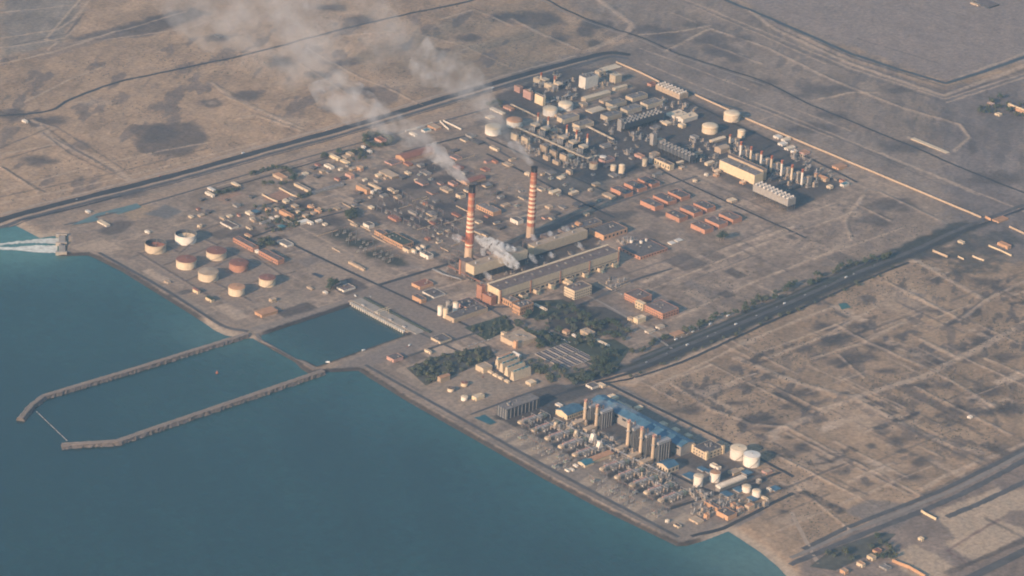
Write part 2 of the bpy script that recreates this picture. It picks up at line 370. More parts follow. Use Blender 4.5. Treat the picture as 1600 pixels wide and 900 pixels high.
for a in ((1050, 62, 26, 7), (1120, 75, 22, 7), (1150, 92, 20, 6), (1010, 45, 18, 6), (1085, 38, 20, 5), (1200, 128, 20, 5), (1250, 150, 26, 5), (1160, 60, 18, 5)): blob(*a, DK2, .7)
# south-east lots: parallel pale bunds
for i in range(6):
    line([(1390 + 14 * i, 560 - 6 * i), (1440 + 14 * i, 585 - 6 * i)], 6, PALE, 3, .6)
for px, wd in (([(64, 205), (110, 240), (175, 272)], 5), ([(85, 196), (140, 230), (205, 272)], 5), ([(0, 232), (75, 200)], 6), ([(0, 250), (80, 228)], 5), ([(5, 262), (70, 300)], 8), ([(0, 175), (30, 182), (60, 172)], 10), ([(325, 130), (345, 145), (400, 172)], 4), ([(340, 133), (400, 165)], 4),
               ([(1260, 700), (1340, 720), (1372, 745)], 4), ([(1262, 690), (1330, 722)], 8), ([(1350, 735), (1400, 760)], 9), ([(1230, 640), (1170, 610)], 4), ([(1380, 745), (1425, 772)], 6), ([(1440, 775), (1600, 700)], 8), ([(1590, 430), (1480, 510)], 6), ([(1100, 400), (1250, 335)], 4), ([(1050, 450), (1200, 390)], 4), ([(1430, 395), (1600, 470)], 5), ([(830, 140), (870, 152), (880, 155)], 4), ([(1470, 100), (1340, 60)], 4)):
    line(px, wd, DK2, 2.5, .8)
berm([(1210, 36), (1330, 92), (1478, 138), (1610, 97)], 14, 3)
# paved and worked ground inside the fence, some fills painting shade
rp = random.Random(5)
loc_n = vnoise(X, Y, 16, 95, 4); plz = smooth(segdist(pl_pts, X, Y, True) / 40) * plant_in
col *= (1 + (loc_n[..., None] - .5) * .9 * plz[..., None]); col *= (1 + (vnoise(X, Y, 11, 96, 3)[..., None] - .5) * .35)
for k in range(360):
    south = k > 250
    cx, cy = (rp.uniform(1000, 1600), rp.uniform(400, 820)) if south else (rp.uniform(130, 1400), rp.uniform(110, 700)); p = G(cx, cy)
    if not inside(SEL if south else pl_pts, np.array([p[0]]), np.array([p[1]]))[0]: continue
    a = rp.uniform(30, 170); d_ = (1, 0) if rp.random() < .5 else (0, 1)
    q = [proj((p[0] - d_[0] * a, p[1] - d_[1] * a, 0)), proj((p[0] + d_[0] * a, p[1] + d_[1] * a, 0))]
    pale = rp.random() < .55; wdt = rp.uniform(3, 7)
    line(q, wdt, PALE if pale else DK2, 2, rp.uniform(.5, .9), seed=60 + k % 12)
    if pale and south: berm(q, wdt + 1, 1.0)
for k in range(260):
    cx, cy = rp.uniform(130, 1330), rp.uniform(110, 700); p = G(cx, cy)
    if not inside(pl_pts, np.array([p[0]]), np.array([p[1]]))[0]: continue
    a, b = rp.uniform(8, 45), rp.uniform(8, 45); c = rp.choice((DK, DK2, DK2, GRY, PALE, (.30, .24, .185), (.20, .16, .135)))
    q = [proj((p[0] + i * a, p[1] + j * b, 0)) for i, j in ((-1, -1), (1, -1), (1, 1), (-1, 1))]
    fill(q, c, 3, rp.uniform(.45, .9), seed=70 + k % 9)
for k in range(110):
    cx, cy = rp.uniform(1000, 1600), rp.uniform(400, 800)
    p = G(cx, cy); a, b = rp.uniform(6, 16), rp.uniform(20, 70); rot = rp.choice((0, 1.571))
    if not inside(Gs([(1010, 610), (1200, 510), (1450, 405), (1610, 430), (1610, 690), (1260, 840), (1180, 700)]), np.array([p[0]]), np.array([p[1]]))[0]: continue
    if rot: a, b = b, a
    q = [proj((p[0] + i * a, p[1] + j * b, 0)) for i, j in ((-1, -1), (1, -1), (1, 1), (-1, 1))]
    fill(q, rp.choice((DK, DK, DK2, PALE)), 5, rp.uniform(.5, .95), nz=(18, .34, .2), seed=80 + k % 9)
fill([(60, 352), (300, 285), (480, 238), (700, 175), (860, 128), (860, 138), (700, 187), (480, 250), (300, 300), (110, 350)], (.335, .25, .18), 6, .9)
fill([(0, 334), (180, 288), (400, 228), (590, 176), (800, 114), (800, 118), (590, 181), (400, 233), (180, 293), (0, 340)], (.34, .255, .185), 4, .9)
fill([(985, 586), (960, 575), (1060, 530), (1200, 473), (1330, 415), (1420, 378), (1500, 345), (1540, 352), (1440, 398), (1330, 446), (1200, 503), (1060, 562)], (.046, .052, .048), 9, .95)
fill([(1400, 395), (1480, 350), (1560, 345), (1600, 380), (1560, 425), (1500, 430), (1460, 412)], (.075, .075, .07), 12, .8, nz=(40, .35, .25))
fill([(445, 372), (470, 366), (625, 432), (590, 446)], (.34, .262, .195), 8)
fill([(470, 425), (500, 408), (560, 425), (520, 445)], (.31, .24, .18), 6)
fill([(540, 462), (640, 430), (760, 500), (730, 520), (700, 540), (655, 530)], (.235, .19, .155), 8)
fill([(640, 595), (720, 560), (845, 600), (735, 640)], (.30, .235, .175), 6)
fill([(735, 650), (760, 640), (790, 660), (760, 672)], (.29, .23, .17), 5)
fill([(560, 577), (500, 582), (640, 525), (700, 515), (640, 555)], (.23, .19, .16), 6)
fill([(385, 515), (540, 468), (560, 470), (409, 524)], (.25, .205, .17), 5)
fill([(200, 405), (240, 370), (300, 350), (330, 375), (440, 420), (450, 450), (370, 480), (300, 450)], (.265, .21, .165), 10)
fill([(190, 330), (215, 318), (240, 322), (235, 338), (205, 345)], (.34, .25, .165), 6)
fill([(225, 335), (258, 320), (285, 330), (262, 342)], (.17, .16, .15), 5)
fill([(150, 360), (180, 345), (215, 345), (180, 372)], DK2, 8, .8)
fill([(410, 310), (440, 296), (462, 308), (432, 318)], (.33, .20, .14), 4)
fill([(335, 310), (370, 300), (385, 305), (350, 318)], (.33, .215, .15), 5)
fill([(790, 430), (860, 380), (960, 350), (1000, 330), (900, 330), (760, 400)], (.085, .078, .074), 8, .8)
fill([(780, 400), (840, 375), (960, 365), (900, 395), (800, 440)], (.06, .058, .058), 8, .85)  # shade of the gap between boilers and hall, painted into the ground
fill([(560, 300), (640, 265), (740, 300), (700, 380), (600, 345)], (.15, .125, .108), 12, .8)
fill([(760, 240), (860, 275), (940, 330), (880, 335), (800, 280), (740, 255)], (.29, .22, .165), 8, .8)
fill([(690, 215), (740, 200), (850, 262), (830, 285), (760, 250)], (.27, .21, .16), 8, .8)
fill([(830, 215), (960, 150), (1020, 130), (1090, 160), (1230, 230), (1320, 290), (1240, 330), (1180, 300), (1060, 250), (930, 290), (840, 260)], (.072, .070, .070), 14, .85)  # dark asphalt with the far yard's shade put into its colour
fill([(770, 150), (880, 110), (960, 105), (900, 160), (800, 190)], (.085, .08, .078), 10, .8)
fill([(860, 640), (930, 620), (1080, 690), (1200, 745), (1200, 775), (1080, 730)], (.085, .08, .078), 6, .8)
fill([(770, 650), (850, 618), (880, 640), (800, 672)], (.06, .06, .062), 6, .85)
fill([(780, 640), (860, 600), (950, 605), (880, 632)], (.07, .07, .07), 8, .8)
fill([(1315, 800), (1360, 780), (1450, 790), (1400, 830)], (.2, .175, .155), 8, .8)
for px in ([(1460, 800), (1560, 760), (1590, 790), (1500, 850)], [(1475, 850), (1555, 810), (1610, 830), (1530, 880)], [(1385, 870), (1430, 850), (1500, 890), (1440, 915)], [(1520, 790), (1600, 760), (1610, 800)]):
    fill(px, (.43, .33, .235), 5, .95)
line([(1480, 860), (1560, 812)], 7, (.16, .10, .09), 3, .8); line([(1480, 860), (1510, 880)], 6, (.16, .10, .09), 3, .8)
line([(1480, 895), (1610, 840)], 14, DK, 3, .85); line([(1540, 810), (1610, 845)], 9, DK, 3, .7)
for i in range(10):  # dark ground strips that paint the deep shadow between turbine sets
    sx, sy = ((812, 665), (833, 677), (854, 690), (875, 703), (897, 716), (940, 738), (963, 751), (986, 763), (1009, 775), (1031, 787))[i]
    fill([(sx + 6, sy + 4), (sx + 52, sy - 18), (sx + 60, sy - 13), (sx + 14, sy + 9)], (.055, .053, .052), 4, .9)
# sandy plots in front of the turbine rows
for i, (cx, cy) in enumerate(((795, 678), (815, 690), (837, 703), (862, 718))):
    fill([(cx - 22, cy + 3), (cx + 8, cy - 11), (cx + 24, cy - 5), (cx - 6, cy + 9)], (.40, .315, .23), 4, .95)
for i, (cx, cy) in enumerate(((918, 752), (944, 766), (968, 778), (992, 792), (1020, 805), (1062, 812))):
    fill([(cx - 18, cy + 3), (cx + 6, cy - 10), (cx + 24, cy - 4), (cx - 2, cy + 10)], (.39, .31, .23), 4, .95)
line([(780, 657), (890, 715), (1000, 780), (1070, 800)], 9, (.31, .25, .19), 3, .9)
line([(1020, 800), (1110, 765), (1200, 740)], 10, (.27, .215, .17), 3, .9); line([(1110, 842), (1190, 800)], 12, (.2, .175, .155), 3, .9)
# tank bunds and service tracks in the tank farm
for px in ([(200, 405), (300, 365), (345, 350)], [(262, 385), (280, 396), (300, 380)], [(255, 415), (345, 380)], [(290, 440), (360, 405)], [(345, 455), (460, 425)], [(215, 395), (330, 465)], [(330, 440), (390, 470)], [(395, 400), (440, 430)], [(320, 375), (395, 412)]):
    line(px, 5, DK2, 2.5, .8); berm(px, 5, 1.6)
for px in ([(120, 385), (240, 350), (300, 330), (380, 305)], [(175, 400), (215, 425), (350, 500), (385, 515)], [(370, 490), (470, 455), (540, 440)], [(330, 475), (350, 490)]):
    line(px, 9, (.30, .24, .185), 3, .8)
# switchyard bays: dark gravel rectangles
for cx, cy, rx, ry in ((536, 366, 21, 9), (563, 380, 22, 9), (592, 396, 22, 9), (615, 408, 20, 8)):
    blob(cx, cy, rx, ry, (.048, .055, .045), .95)
for cx, cy, rx, ry in ((596, 327, 15, 6), (618, 322, 12, 5), (636, 341, 15, 7), (660, 350, 14, 6), (520, 345, 20, 8), (690, 322, 18, 8), (700, 345, 18, 8), (650, 290, 20, 7), (700, 280, 22, 8), (760, 290, 16, 7), (790, 310, 16, 7), (770, 345, 22, 9), (880, 300, 22, 8), (455, 320, 20, 6), (480, 320, 20, 8), (610, 300, 22, 7), (670, 265, 20, 6)):
    blob(cx, cy, rx, ry, (.062, .058, .06), .8)
fill([(845, 272), (880, 262), (930, 290), (900, 308), (860, 300)], (.10, .10, .095), 6, .8)
# shore: armour rock with its wetness and shadow side painted dark, beaches
rock = smooth(1.5 - np.abs(sdf - 3.0) / 7.5 + (vnoise(X, Y, 8, 91, 3) - .5)) * (1 - bw); col[:] = col * (1 - rock[..., None] * .95) + np.array((.05, .046, .044)) * rock[..., None] * .95
shelf = smooth(1 - np.abs(sdf - 19) / 8.0) * (1 - bw) * .7 * (.4 + .8 * vnoise(X, Y, 30, 92, 3)); col[:] = col * (1 - shelf[..., None]) + np.array((.27, .22, .175)) * shelf[..., None]
sand = bw * smooth((30 - sdf) / 20); col[:] = col * (1 - sand[..., None]) + np.array((.42, .33, .24)) * sand[..., None]
# heights
relief = (vnoise(X, Y, 60, 41, 4) - .5) * 3.2 + (vnoise(wx / 4, wy, 22, 42, 4) - .5) * 1.6
amp = smooth((sdf - 15) / 40) * (.10 + .90 * smooth(segdist(pl_pts, X, Y, True) / 60) * (1 - plant_in))
sp = Gs([(735, 690), (880, 596), (985, 600), (1240, 765), (1140, 830), (1058, 850)])
amp = amp * np.where(inside(sp, X, Y), .1, 1.0)
Hh = Hh * smooth((sdf - 6) / 10) + relief * amp
slope_w = 6 + 34 * bw
shore = np.where(sdf > 0, SEA_Z * (1 - smooth(sdf / slope_w)), SEA_Z + np.maximum(sdf * (.55 - .5 * bw), -14))
shore = np.where(sdf > 0, np.maximum(shore, SEA_Z), shore)
Hh = Hh + np.where(sdf < slope_w, shore, 0)

def hgt(x, y):
    u, v = uv((x, y))
    i = min(max(int(np.searchsorted(us, u)) - 1, 0), len(us) - 2); j = min(max(int(np.searchsorted(vs_, v)) - 1, 0), len(vs_) - 2)
    a = (u - us[i]) / (us[i + 1] - us[i]); b = (v - vs_[j]) / (vs_[j + 1] - vs_[j])
    return (Hh[i, j] * (1 - a) + Hh[i + 1, j] * a) * (1 - b) + (Hh[i, j + 1] * (1 - a) + Hh[i + 1, j + 1] * a) * b

def grid_mesh(name, X, Y, Z, cols, m, attr):
    nu, nv = X.shape; me = bpy.data.meshes.new(name)
    me.vertices.add(nu * nv); me.vertices.foreach_set('co', np.stack([X, Y, Z], -1).astype(np.float32).ravel())
    I = np.arange(nu * nv).reshape(nu, nv)
    q = np.stack([I[:-1, :-1], I[1:, :-1], I[1:, 1:], I[:-1, 1:]], -1).reshape(-1, 4)
    me.loops.add(q.size); me.loops.foreach_set('vertex_index', q.ravel().astype(np.int32))
    me.polygons.add(len(q)); me.polygons.foreach_set('loop_start', np.arange(0, q.size, 4, dtype=np.int32))
    me.polygons.foreach_set('use_smooth', np.ones(len(q), bool))
    a = me.attributes.new(attr, 'FLOAT_COLOR', 'POINT')
    a.data.foreach_set('color', np.concatenate([cols, np.ones(cols.shape[:2] + (1,))], -1).astype(np.float32).ravel())
    me.update(); me.validate(); me.materials.append(m)
    o = bpy.data.objects.new(name, me); C.objects.link(o); return o

gm = attr_mat('desert soil', 'soil', .97, .34, .11, .7)
ground = grid_mesh('ground', X, Y, Hh, np.clip(col, .02, .8), gm, 'soil')
tag(ground, 'flat pinkish tan desert ground spreading away from the sea', kind='structure')

# ------------------------------------------------------------------ sea
su = np.array(sorted(far(-1400, -14000, 8, 2) + list(np.arange(-1400, 1401, 9.0)) + far(1400, 14000, 8, 2)))
sv = np.array(sorted(far(-1500, -9000, 8, 2) + list(np.arange(-1500, 1201, 14.0)) + [1500.0]))
SU, SV = np.meshgrid(su, sv, indexing='ij')
SX = SU * _r0[0] + SV * _f0[0]; SY = SU * _r0[1] + SV * _f0[1]
sd = segdist(SEA, SX, SY, True)
sc = np.zeros(SX.shape + (3,)); deep = np.array((.0088, .039, .041)); shal = np.array((.024, .088, .078))
t = np.exp(-sd / 55) * (.35 + .9 * vnoise(SX, SY, 160, 51, 3)) * 1.05
pn = smooth((vnoise(SX, SY, 420, 52, 3) - .35) / .4) * .22
tt = np.clip(t + pn, 0, 1)[..., None]
sc[:] = deep * (1 - tt) + shal * tt
ws = vnoise((SX * .5 + SY * .86) / 5, (SY * .5 - SX * .86), 70, 53, 4); sc *= (1 + (ws - .5) * .34)[..., None]
for bx, by, rad, amt, cc in ((1195, 870, 60, .8, (.13, .19, .16)), (1160, 850, 60, .6, (.06, .15, .14)), (350, 520, 42, .55, (.09, .16, .14)), (310, 505, 50, .4, (.045, .12, .12)), (40, 362, 50, .75, (.06, .17, .155)), (0, 385, 70, .75, (.08, .20, .18)), (60, 385, 45, .8, (.1, .22, .19)), (150, 420, 70, .35, (.035, .11, .112)), (900, 770, 90, .35, (.03, .105, .11)), (620, 630, 80, .3, (.03, .10, .11)), (730, 630, 30, .3, (.012, .05, .06))):
    p = G(bx, by); a = amt * np.exp(-(np.hypot(SX - p[0], SY - p[1]) / (rad * 1.9)) ** 2)[..., None]; sc[:] = sc * (1 - a) + np.array(cc) * a
wm = attr_mat('sea water', 'depth', .24, .22, .05, 0, .5)
t_ = wm.node_tree; N_ = t_.nodes
geo_ = N_.new('ShaderNodeNewGeometry'); nz_ = N_.new('ShaderNodeTexNoise'); nz_.inputs['Scale'].default_value = .12; nz_.inputs['Detail'].default_value = 5; nz_.inputs['Roughness'].default_value = .65
mp_ = N_.new('ShaderNodeMapping'); mp_.inputs['Rotation'].default_value = (0, 0, .9); mp_.inputs['Scale'].default_value = (1, .35, 1)
bp_ = N_.new('ShaderNodeBump'); bp_.inputs['Strength'].default_value = .75; bp_.inputs['Distance'].default_value = 1.2
t_.links.new(geo_.outputs['Position'], mp_.inputs[0]); t_.links.new(mp_.outputs[0], nz_.inputs['Vector']); t_.links.new(nz_.outputs[0], bp_.inputs['Height']); t_.links.new(bp_.outputs[0], N_['Principled BSDF'].inputs['Normal'])
sea = grid_mesh('sea', SX, SY, np.full(SX.shape, SEA_Z), sc, wm, 'depth')
tag(sea, 'calm dark teal sea in front of the power station', kind='structure')

# ------------------------------------------------------------------ roads laid on the ground
def dense(pts, step=9.0, curve=True):
    P = [np.array(p, float) for p in pts]
    if curve and len(P) > 2:
        Q = [2 * P[0] - P[1]] + P + [2 * P[-1] - P[-2]]; out = []
        for i in range(1, len(Q) - 2):
            a, b, c, d = Q[i - 1:i + 3]; n = max(2, int(np.linalg.norm(c - b) / step))
            for k in range(n):
                t = k / n
                out.append(.5 * ((2 * b) + (-a + c) * t + (2 * a - 5 * b + 4 * c - d) * t * t + (-a + 3 * b - 3 * c + d) * t ** 3))
        out.append(P[-1]); return out
    out = []
    for a, b in zip(P[:-1], P[1:]):
        n = max(1, int(np.linalg.norm(b - a) / step))
        out += [a + (b - a) * k / n for k in range(n)]
    out.append(P[-1]); return out

def offset(ps, d):
    out = []
    for i, p in enumerate(ps):
        a = ps[max(i - 1, 0)]; b = ps[min(i + 1, len(ps) - 1)]; t = (b - a); t = t / (np.linalg.norm(t) + 1e-9)
        out.append(p + np.array((-t[1], t[0])) * d)
    return out

def ribbon(name, px, wid, m, z=.25, label=None, cols=3, curve=True, off=0.0, world_pts=False, rag=0.0):
    ps = dense(px if world_pts else Gs(px), 8, curve)
    if off: ps = offset(ps, off)
    mb = MB(); rows = []
    ls = [offset(ps, wid * (c / cols - .5)) for c in range(cols + 1)]
    for i in range(len(ps)):
        for c in range(cols + 1):
            x, y = ls[c][i]
            if rag and c in (0, cols):
                x += rnd.uniform(-rag, rag); y += rnd.uniform(-rag, rag)
            mb.v.append((x, y, hgt(x, y) + z))
    W = cols + 1
    for i in range(len(ps) - 1):
        for c in range(cols):
            mb.f.append((i * W + c, i * W + c + 1, (i + 1) * W + c + 1, (i + 1) * W + c)); mb.mi.append(0); mb.sm.append(True)
    # make faces point up
    o = mb.build(name, m)
    if o.data.polygons[0].normal.z < 0: o.data.flip_normals()
    if label: tag(o, label, kind='structure')
    return o

asph = mat('worn asphalt', (.040, .042, .046), .9, .25, .05); asph2 = mat('faded asphalt', (.085, .083, .083), .9, .25, .05); conc = mat('dusty concrete paving', (.27, .235, .20), .9, .15, .06); dirt = mat('graded dirt', (.36, .28, .21), .95, .2, .06)
paint = mat('road marking paint', (.55, .52, .46), .8, .2, .3)
HW = [(-60, 362), (0, 344), (60, 327), (180, 297), (300, 266), (400, 238), (500, 211), (590, 185), (700, 152), (800, 122), (880, 100), (910, 92), (950, 83), (985, 86)]
ribbon('highway', HW, 22, asph, .3, 'dark highway running inland along the north fence of the plant')
ribbon('highway', HW, 12, asph2, .3, 'paler second carriageway on the plant side of the highway', off=-27)
ribbon('verge_track', HW[:-2], 4, asph2, .3, 'thin dark drain line along the plant side of the highway', off=-38, rag=.8)
ribbon('verge_track', HW[:-2], 7, dirt, .28, 'pale sandy verge track on the desert side of the highway', off=24, rag=1.5)
ribbon('verge_track', HW[:-2], 5, dirt, .28, 'pale strip between the two highway carriageways', off=-15.5, rag=1)
ribbon('service_road', [(100, 352), (180, 332), (300, 298), (440, 257), (560, 224), (700, 187), (800, 158), (905, 120)], 6, asph2, .3, 'thin grey patrol road between the highway and the plant buildings')
ribbon('service_road', [(30, 345), (130, 322), (190, 306)], 7, asph, .32, 'short dark lane beside the highway near the water outlet')
ribbon('desert_road', [(-40, 182), (20, 180), (80, 172), (110, 155), (180, 130), (260, 112), (400, 82), (480, 60), (600, 30), (720, 5), (760, -8)], 9, asph, .3, 'narrow dark road curving across the open desert behind the highway')
ribbon('desert_road', [(840, -8), (905, 25), (960, 45), (1010, 62), (1060, 84), (1130, 107), (1200, 130), (1265, 163), (1350, 198), (1440, 235), (1500, 262), (1610, 305)], 8, asph, .3, 'straight dark road passing inland behind the plant')
ribbon('desert_road', [(840, -8), (905, 25), (960, 45), (1010, 62), (1060, 84), (1130, 107), (1200, 130)], 5, conc, .3, 'pale parallel strip beside the straight inland road', off=-14)
ribbon('drainage_channel', [(1120, -5), (1210, 31), (1330, 84), (1400, 107), (1478, 130), (1540, 111), (1610, 86)], 13, mat('wet channel bed', (.055, .068, .075), .6, .2, .04), .3, 'dark drainage channel bounding the smooth pan with a sharp corner', curve=False)
ribbon('drainage_channel', [(1000, 112), (1060, 138), (1120, 160), (1160, 172)], 10, mat('wet channel bed', (.055, .068, .075)), .3, 'short dark ditch just outside the far wall')
ribbon('coast_road', [(150, 396), (250, 452), (340, 508), (385, 520)], 9, asph2, .3, 'grey coast road above the sea wall seaward of the tank farm', off=8)
ribbon('coast_road', [(565, 572), (700, 648), (860, 738), (1055, 842)], 9, asph2, .3, 'grey coast road above the sea wall below the turbine plots', off=10)
ribbon('corridor_road', [(880, 606), (985, 576), (1060, 545), (1200, 487), (1330, 430), (1420, 394), (1500, 358), (1600, 320)], 12, asph2, .34, 'broad grey road corridor along the landward side of the plant')
ribbon('corridor_road', [(985, 566), (1060, 536), (1200, 478), (1330, 421), (1400, 392)], 8, asph2, .36, 'grey service lane beside the broad corridor road')
ribbon('corridor_road', [(880, 606), (985, 576), (1060, 545), (1200, 487), (1330, 430), (1420, 394), (1500, 358), (1600, 320)], 9, asph, .34, 'darker twin carriageway of the corridor road', off=-15)
ribbon('corridor_road', [(945, 600), (1000, 588), (1080, 560), (1200, 505), (1330, 447), (1420, 410)], 7, asph, .34, 'thin dark lane on the desert side of the corridor')
ribbon('expressway', [(1235, 872), (1330, 830), (1450, 783), (1530, 746), (1620, 697)], 9, conc, .34, 'pale lane in the middle of the expressway bundle')
ribbon('expressway', [(1235, 882), (1330, 842), (1450, 795), (1530, 758), (1620, 709)], 15, asph2, .34, 'wide dark expressway at the landward end of the beach', rag=1.2)
ribbon('expressway', [(1255, 858), (1330, 822), (1450, 775), (1530, 738), (1620, 692)], 12, asph2, .34, 'pale grey frontage road beside the wide expressway')
ribbon('expressway', [(1480, 808), (1540, 782), (1620, 744)], 14, asph2, .36, 'dark slip road joining the wide expressway', rag=1.2)
ribbon('expressway', [(1490, 915), (1620, 852)], 20, asph2, .34, 'dark road past the walled yards at the picture edge')
ribbon('lot_track', [(1278, 880), (1262, 850), (1236, 800)], 8, dirt, .3, 'dirt track from the beach to the south end of the plant', rag=1)
for px, w, m, lb in (([(437, 372), (520, 412), (640, 468), (760, 522)], 8, asph, 'dark straight plant road along the pale sand strip'),
                     ([(590, 446), (660, 425), (735, 402)], 10, asph, 'dark cross road leading to the nearer chimney'),
                     ([(655, 520), (760, 570), (800, 596)], 7, asph2, 'grey lane behind the intake screens'),
                     ([(640, 556), (700, 535), (760, 515), (800, 505)], 8, asph2, 'grey lane from the intake to the turbine hall'),
                     ([(745, 470), (830, 520), (880, 545), (950, 590)], 7, asph2, 'lane between the turbine hall and the green park'),
                     ([(770, 480), (830, 478), (900, 478), (985, 440), (1050, 420)], 9, asph2, 'apron lane along the front of the turbine hall'),
                     ([(905, 455), (970, 490), (1050, 545)], 6, conc, 'pale footway round the green park'),
                     ([(760, 240), (830, 275), (900, 312), (960, 340)], 8, asph, 'dark road in front of the gas turbine yard'),
                     ([(960, 270), (1010, 255), (1060, 280), (1200, 345), (1260, 372)], 7, asph, 'dark road beside the brick substation rows'),
                     ([(930, 330), (1010, 300), (1090, 275)], 6, asph2, 'lane crossing above the brick substation rows'),
                     ([(1040, 140), (1130, 185), (1260, 245), (1340, 285)], 8, asph, 'dark road just inside the far boundary wall'),
                     ([(760, 215), (880, 270), (960, 305)], 7, asph, 'grey road under the small gas turbine cubes'),
                     ([(845, 250), (900, 225), (1000, 190), (1090, 165)], 7, asph2, 'lane through the far sheds'),
                     ([(945, 598), (1060, 655), (1160, 703), (1240, 745)], 9, asph, 'dark perimeter road behind the blue roofed hall'),
                     ([(870, 640), (960, 692), (1070, 750), (1130, 775)], 8, asph, 'dark road between the turbine rows and the tall boilers'),
                     ([(780, 655), (860, 620), (945, 598)], 8, asph, 'dark road past the dark cooling block'),
                     ([(735, 648), (850, 606), (900, 604)], 6, asph2, 'thin lane along the edge of the sandy yard'),
                     ([(1045, 796), (1130, 768), (1220, 738)], 8, asph, 'dark road across the south corner of the plant'),
                     ([(1080, 838), (1140, 820), (1210, 785), (1240, 770)], 9, asph, 'perimeter road at the south corner'),
                     ([(330, 300), (420, 275), (520, 245), (580, 230)], 5, asph, 'thin lane through the workshop settlement'),
                     ([(410, 322), (470, 305), (540, 288)], 6, asph, 'lane along the long grey shed'),
                     ([(390, 372), (440, 355), (520, 335), (560, 325)], 6, asph, 'lane past the white huts'),
                     ([(630, 238), (690, 222), (730, 212)], 8, asph, 'dark road by the red roofed hall'),
                     ([(730, 212), (760, 225), (800, 248)], 7, asph2, 'short lane under the drifting smoke'),
                     ([(1350, 300), (1370, 298), (1480, 350)], 4, conc, 'pair of pale tracks outside the plant corner')):
    ribbon('plant_road', px, w, m, .3, lb)
# ------------------------------------------------------------------ buildings
W = dict(
    cream=mat('cream painted wall', (.58, .47, .33), .85, .10, .15, .25), white=mat('whitewashed wall', (.68, .62, .53), .85, .10, .15, .18),
    brick=mat('salmon brick wall', (.46, .235, .15), .9, .14, .2, .15), orange=mat('ochre render', (.52, .31, .18), .9, .12, .15, .15),
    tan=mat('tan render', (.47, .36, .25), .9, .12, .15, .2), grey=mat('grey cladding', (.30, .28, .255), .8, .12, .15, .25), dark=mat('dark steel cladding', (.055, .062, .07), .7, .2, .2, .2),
    pink=mat('pink render', (.50, .30, .24), .9, .12, .15, .15), brown=mat('brown brick tower', (.34, .17, .11), .9, .15, .2, .1), conc=mat('weathered concrete', (.36, .32, .27), .9, .15, .1, .25),
    steel=mat('galvanised steel', (.33, .32, .31), .5, .2, .3, .15), green=mat('grey green panels', (.16, .19, .16), .8, .15, .2, .2), yellow=mat('pale yellow render', (.62, .50, .33), .85, .1, .15, .2))
RF = dict(
    dark=mat('bitumen roof', (.115, .103, .098), .9, .4, .14), grey=mat('gravel roof', (.20, .18, .165), .95, .35, .14), tan=mat('sandy roof', (.40, .31, .22), .95, .15, .08), light=mat('pale roof sheeting', (.70, .56, .38), .7, .12, .1, .2),
    red=mat('rusty red roof', (.23, .105, .075), .9, .2, .1), brown=mat('brown roof', (.165, .128, .112), .9, .35, .12), blue=mat('blue roof sheeting', (.058, .142, .215), .6, .25, .10, .18), green=mat('dark green roof', (.05, .065, .05), .9, .2, .1),
    white=mat('white roof', (.66, .62, .55), .7, .1, .1), orange=mat('orange tan roof', (.45, .25, .14), .9, .14, .1), teal=mat('teal roof sheeting', (.05, .17, .21), .5, .14, .12))
glass = mat('dark window glass', (.035, .042, .05), .25, .2, .4); trim = mat('window surround', (.6, .54, .45), .8, .1, .3); doorm = mat('steel door', (.12, .12, .13), .6, .15, .4)
unitm = mat('rooftop plant metal', (.24, .22, .20), .6, .2, .5, .2); rail_m = mat('painted handrail', (.45, .38, .25), .6, .2, .5)
UNIT = {}
def window_mesh():
    if 'w' not in UNIT:
        UNIT['w'] = MB().box(-.5, -.5, -.5, .5, .5, .5).mesh('window', glass)
    return UNIT['w']
def door_mesh():
    if 'd' not in UNIT: UNIT['d'] = MB().box(-.5, -.5, 0, .5, .5, 1).mesh('door', doorm)
    return UNIT['d']
def roof_unit_mesh(k):
    if ('u', k) not in UNIT:
        mb = MB()
        if k == 0: mb.box(-2, -1.4, 0, 2, 1.4, 1.8).lathe([(.9, 1.8), (.9, 2.3)], 10, .7, 0)
        elif k == 1: mb.lathe([(1.3, 0), (1.3, 2.2), (.5, 2.8)], 10)
        else: mb.box(-3, -1.6, 0, 3, 1.6, 2.8).box(-2, -1.9, .3, 2, -1.6, 2.0)
        UNIT[('u', k)] = mb.mesh('roof_unit', unitm)
    return UNIT[('u', k)]
def inst(name, me, parent, loc, scale=(1, 1, 1), rz=0.0):
    o = bpy.data.objects.new(name, me); C.objects.link(o); o.parent = parent; o.location = loc; o.scale = scale; o.rotation_euler = (0, 0, rz); return o

FOOT = []     # footprints, so scattered things keep out of buildings
def place(nx, ny):
    p = G(nx, ny); return p
def dims(nx, ny, dL, dR, h):
    p = G(nx, ny); ax, ay, az = pxm(p)
    return p, abs(dR / ax), abs(dL / ay), h / az

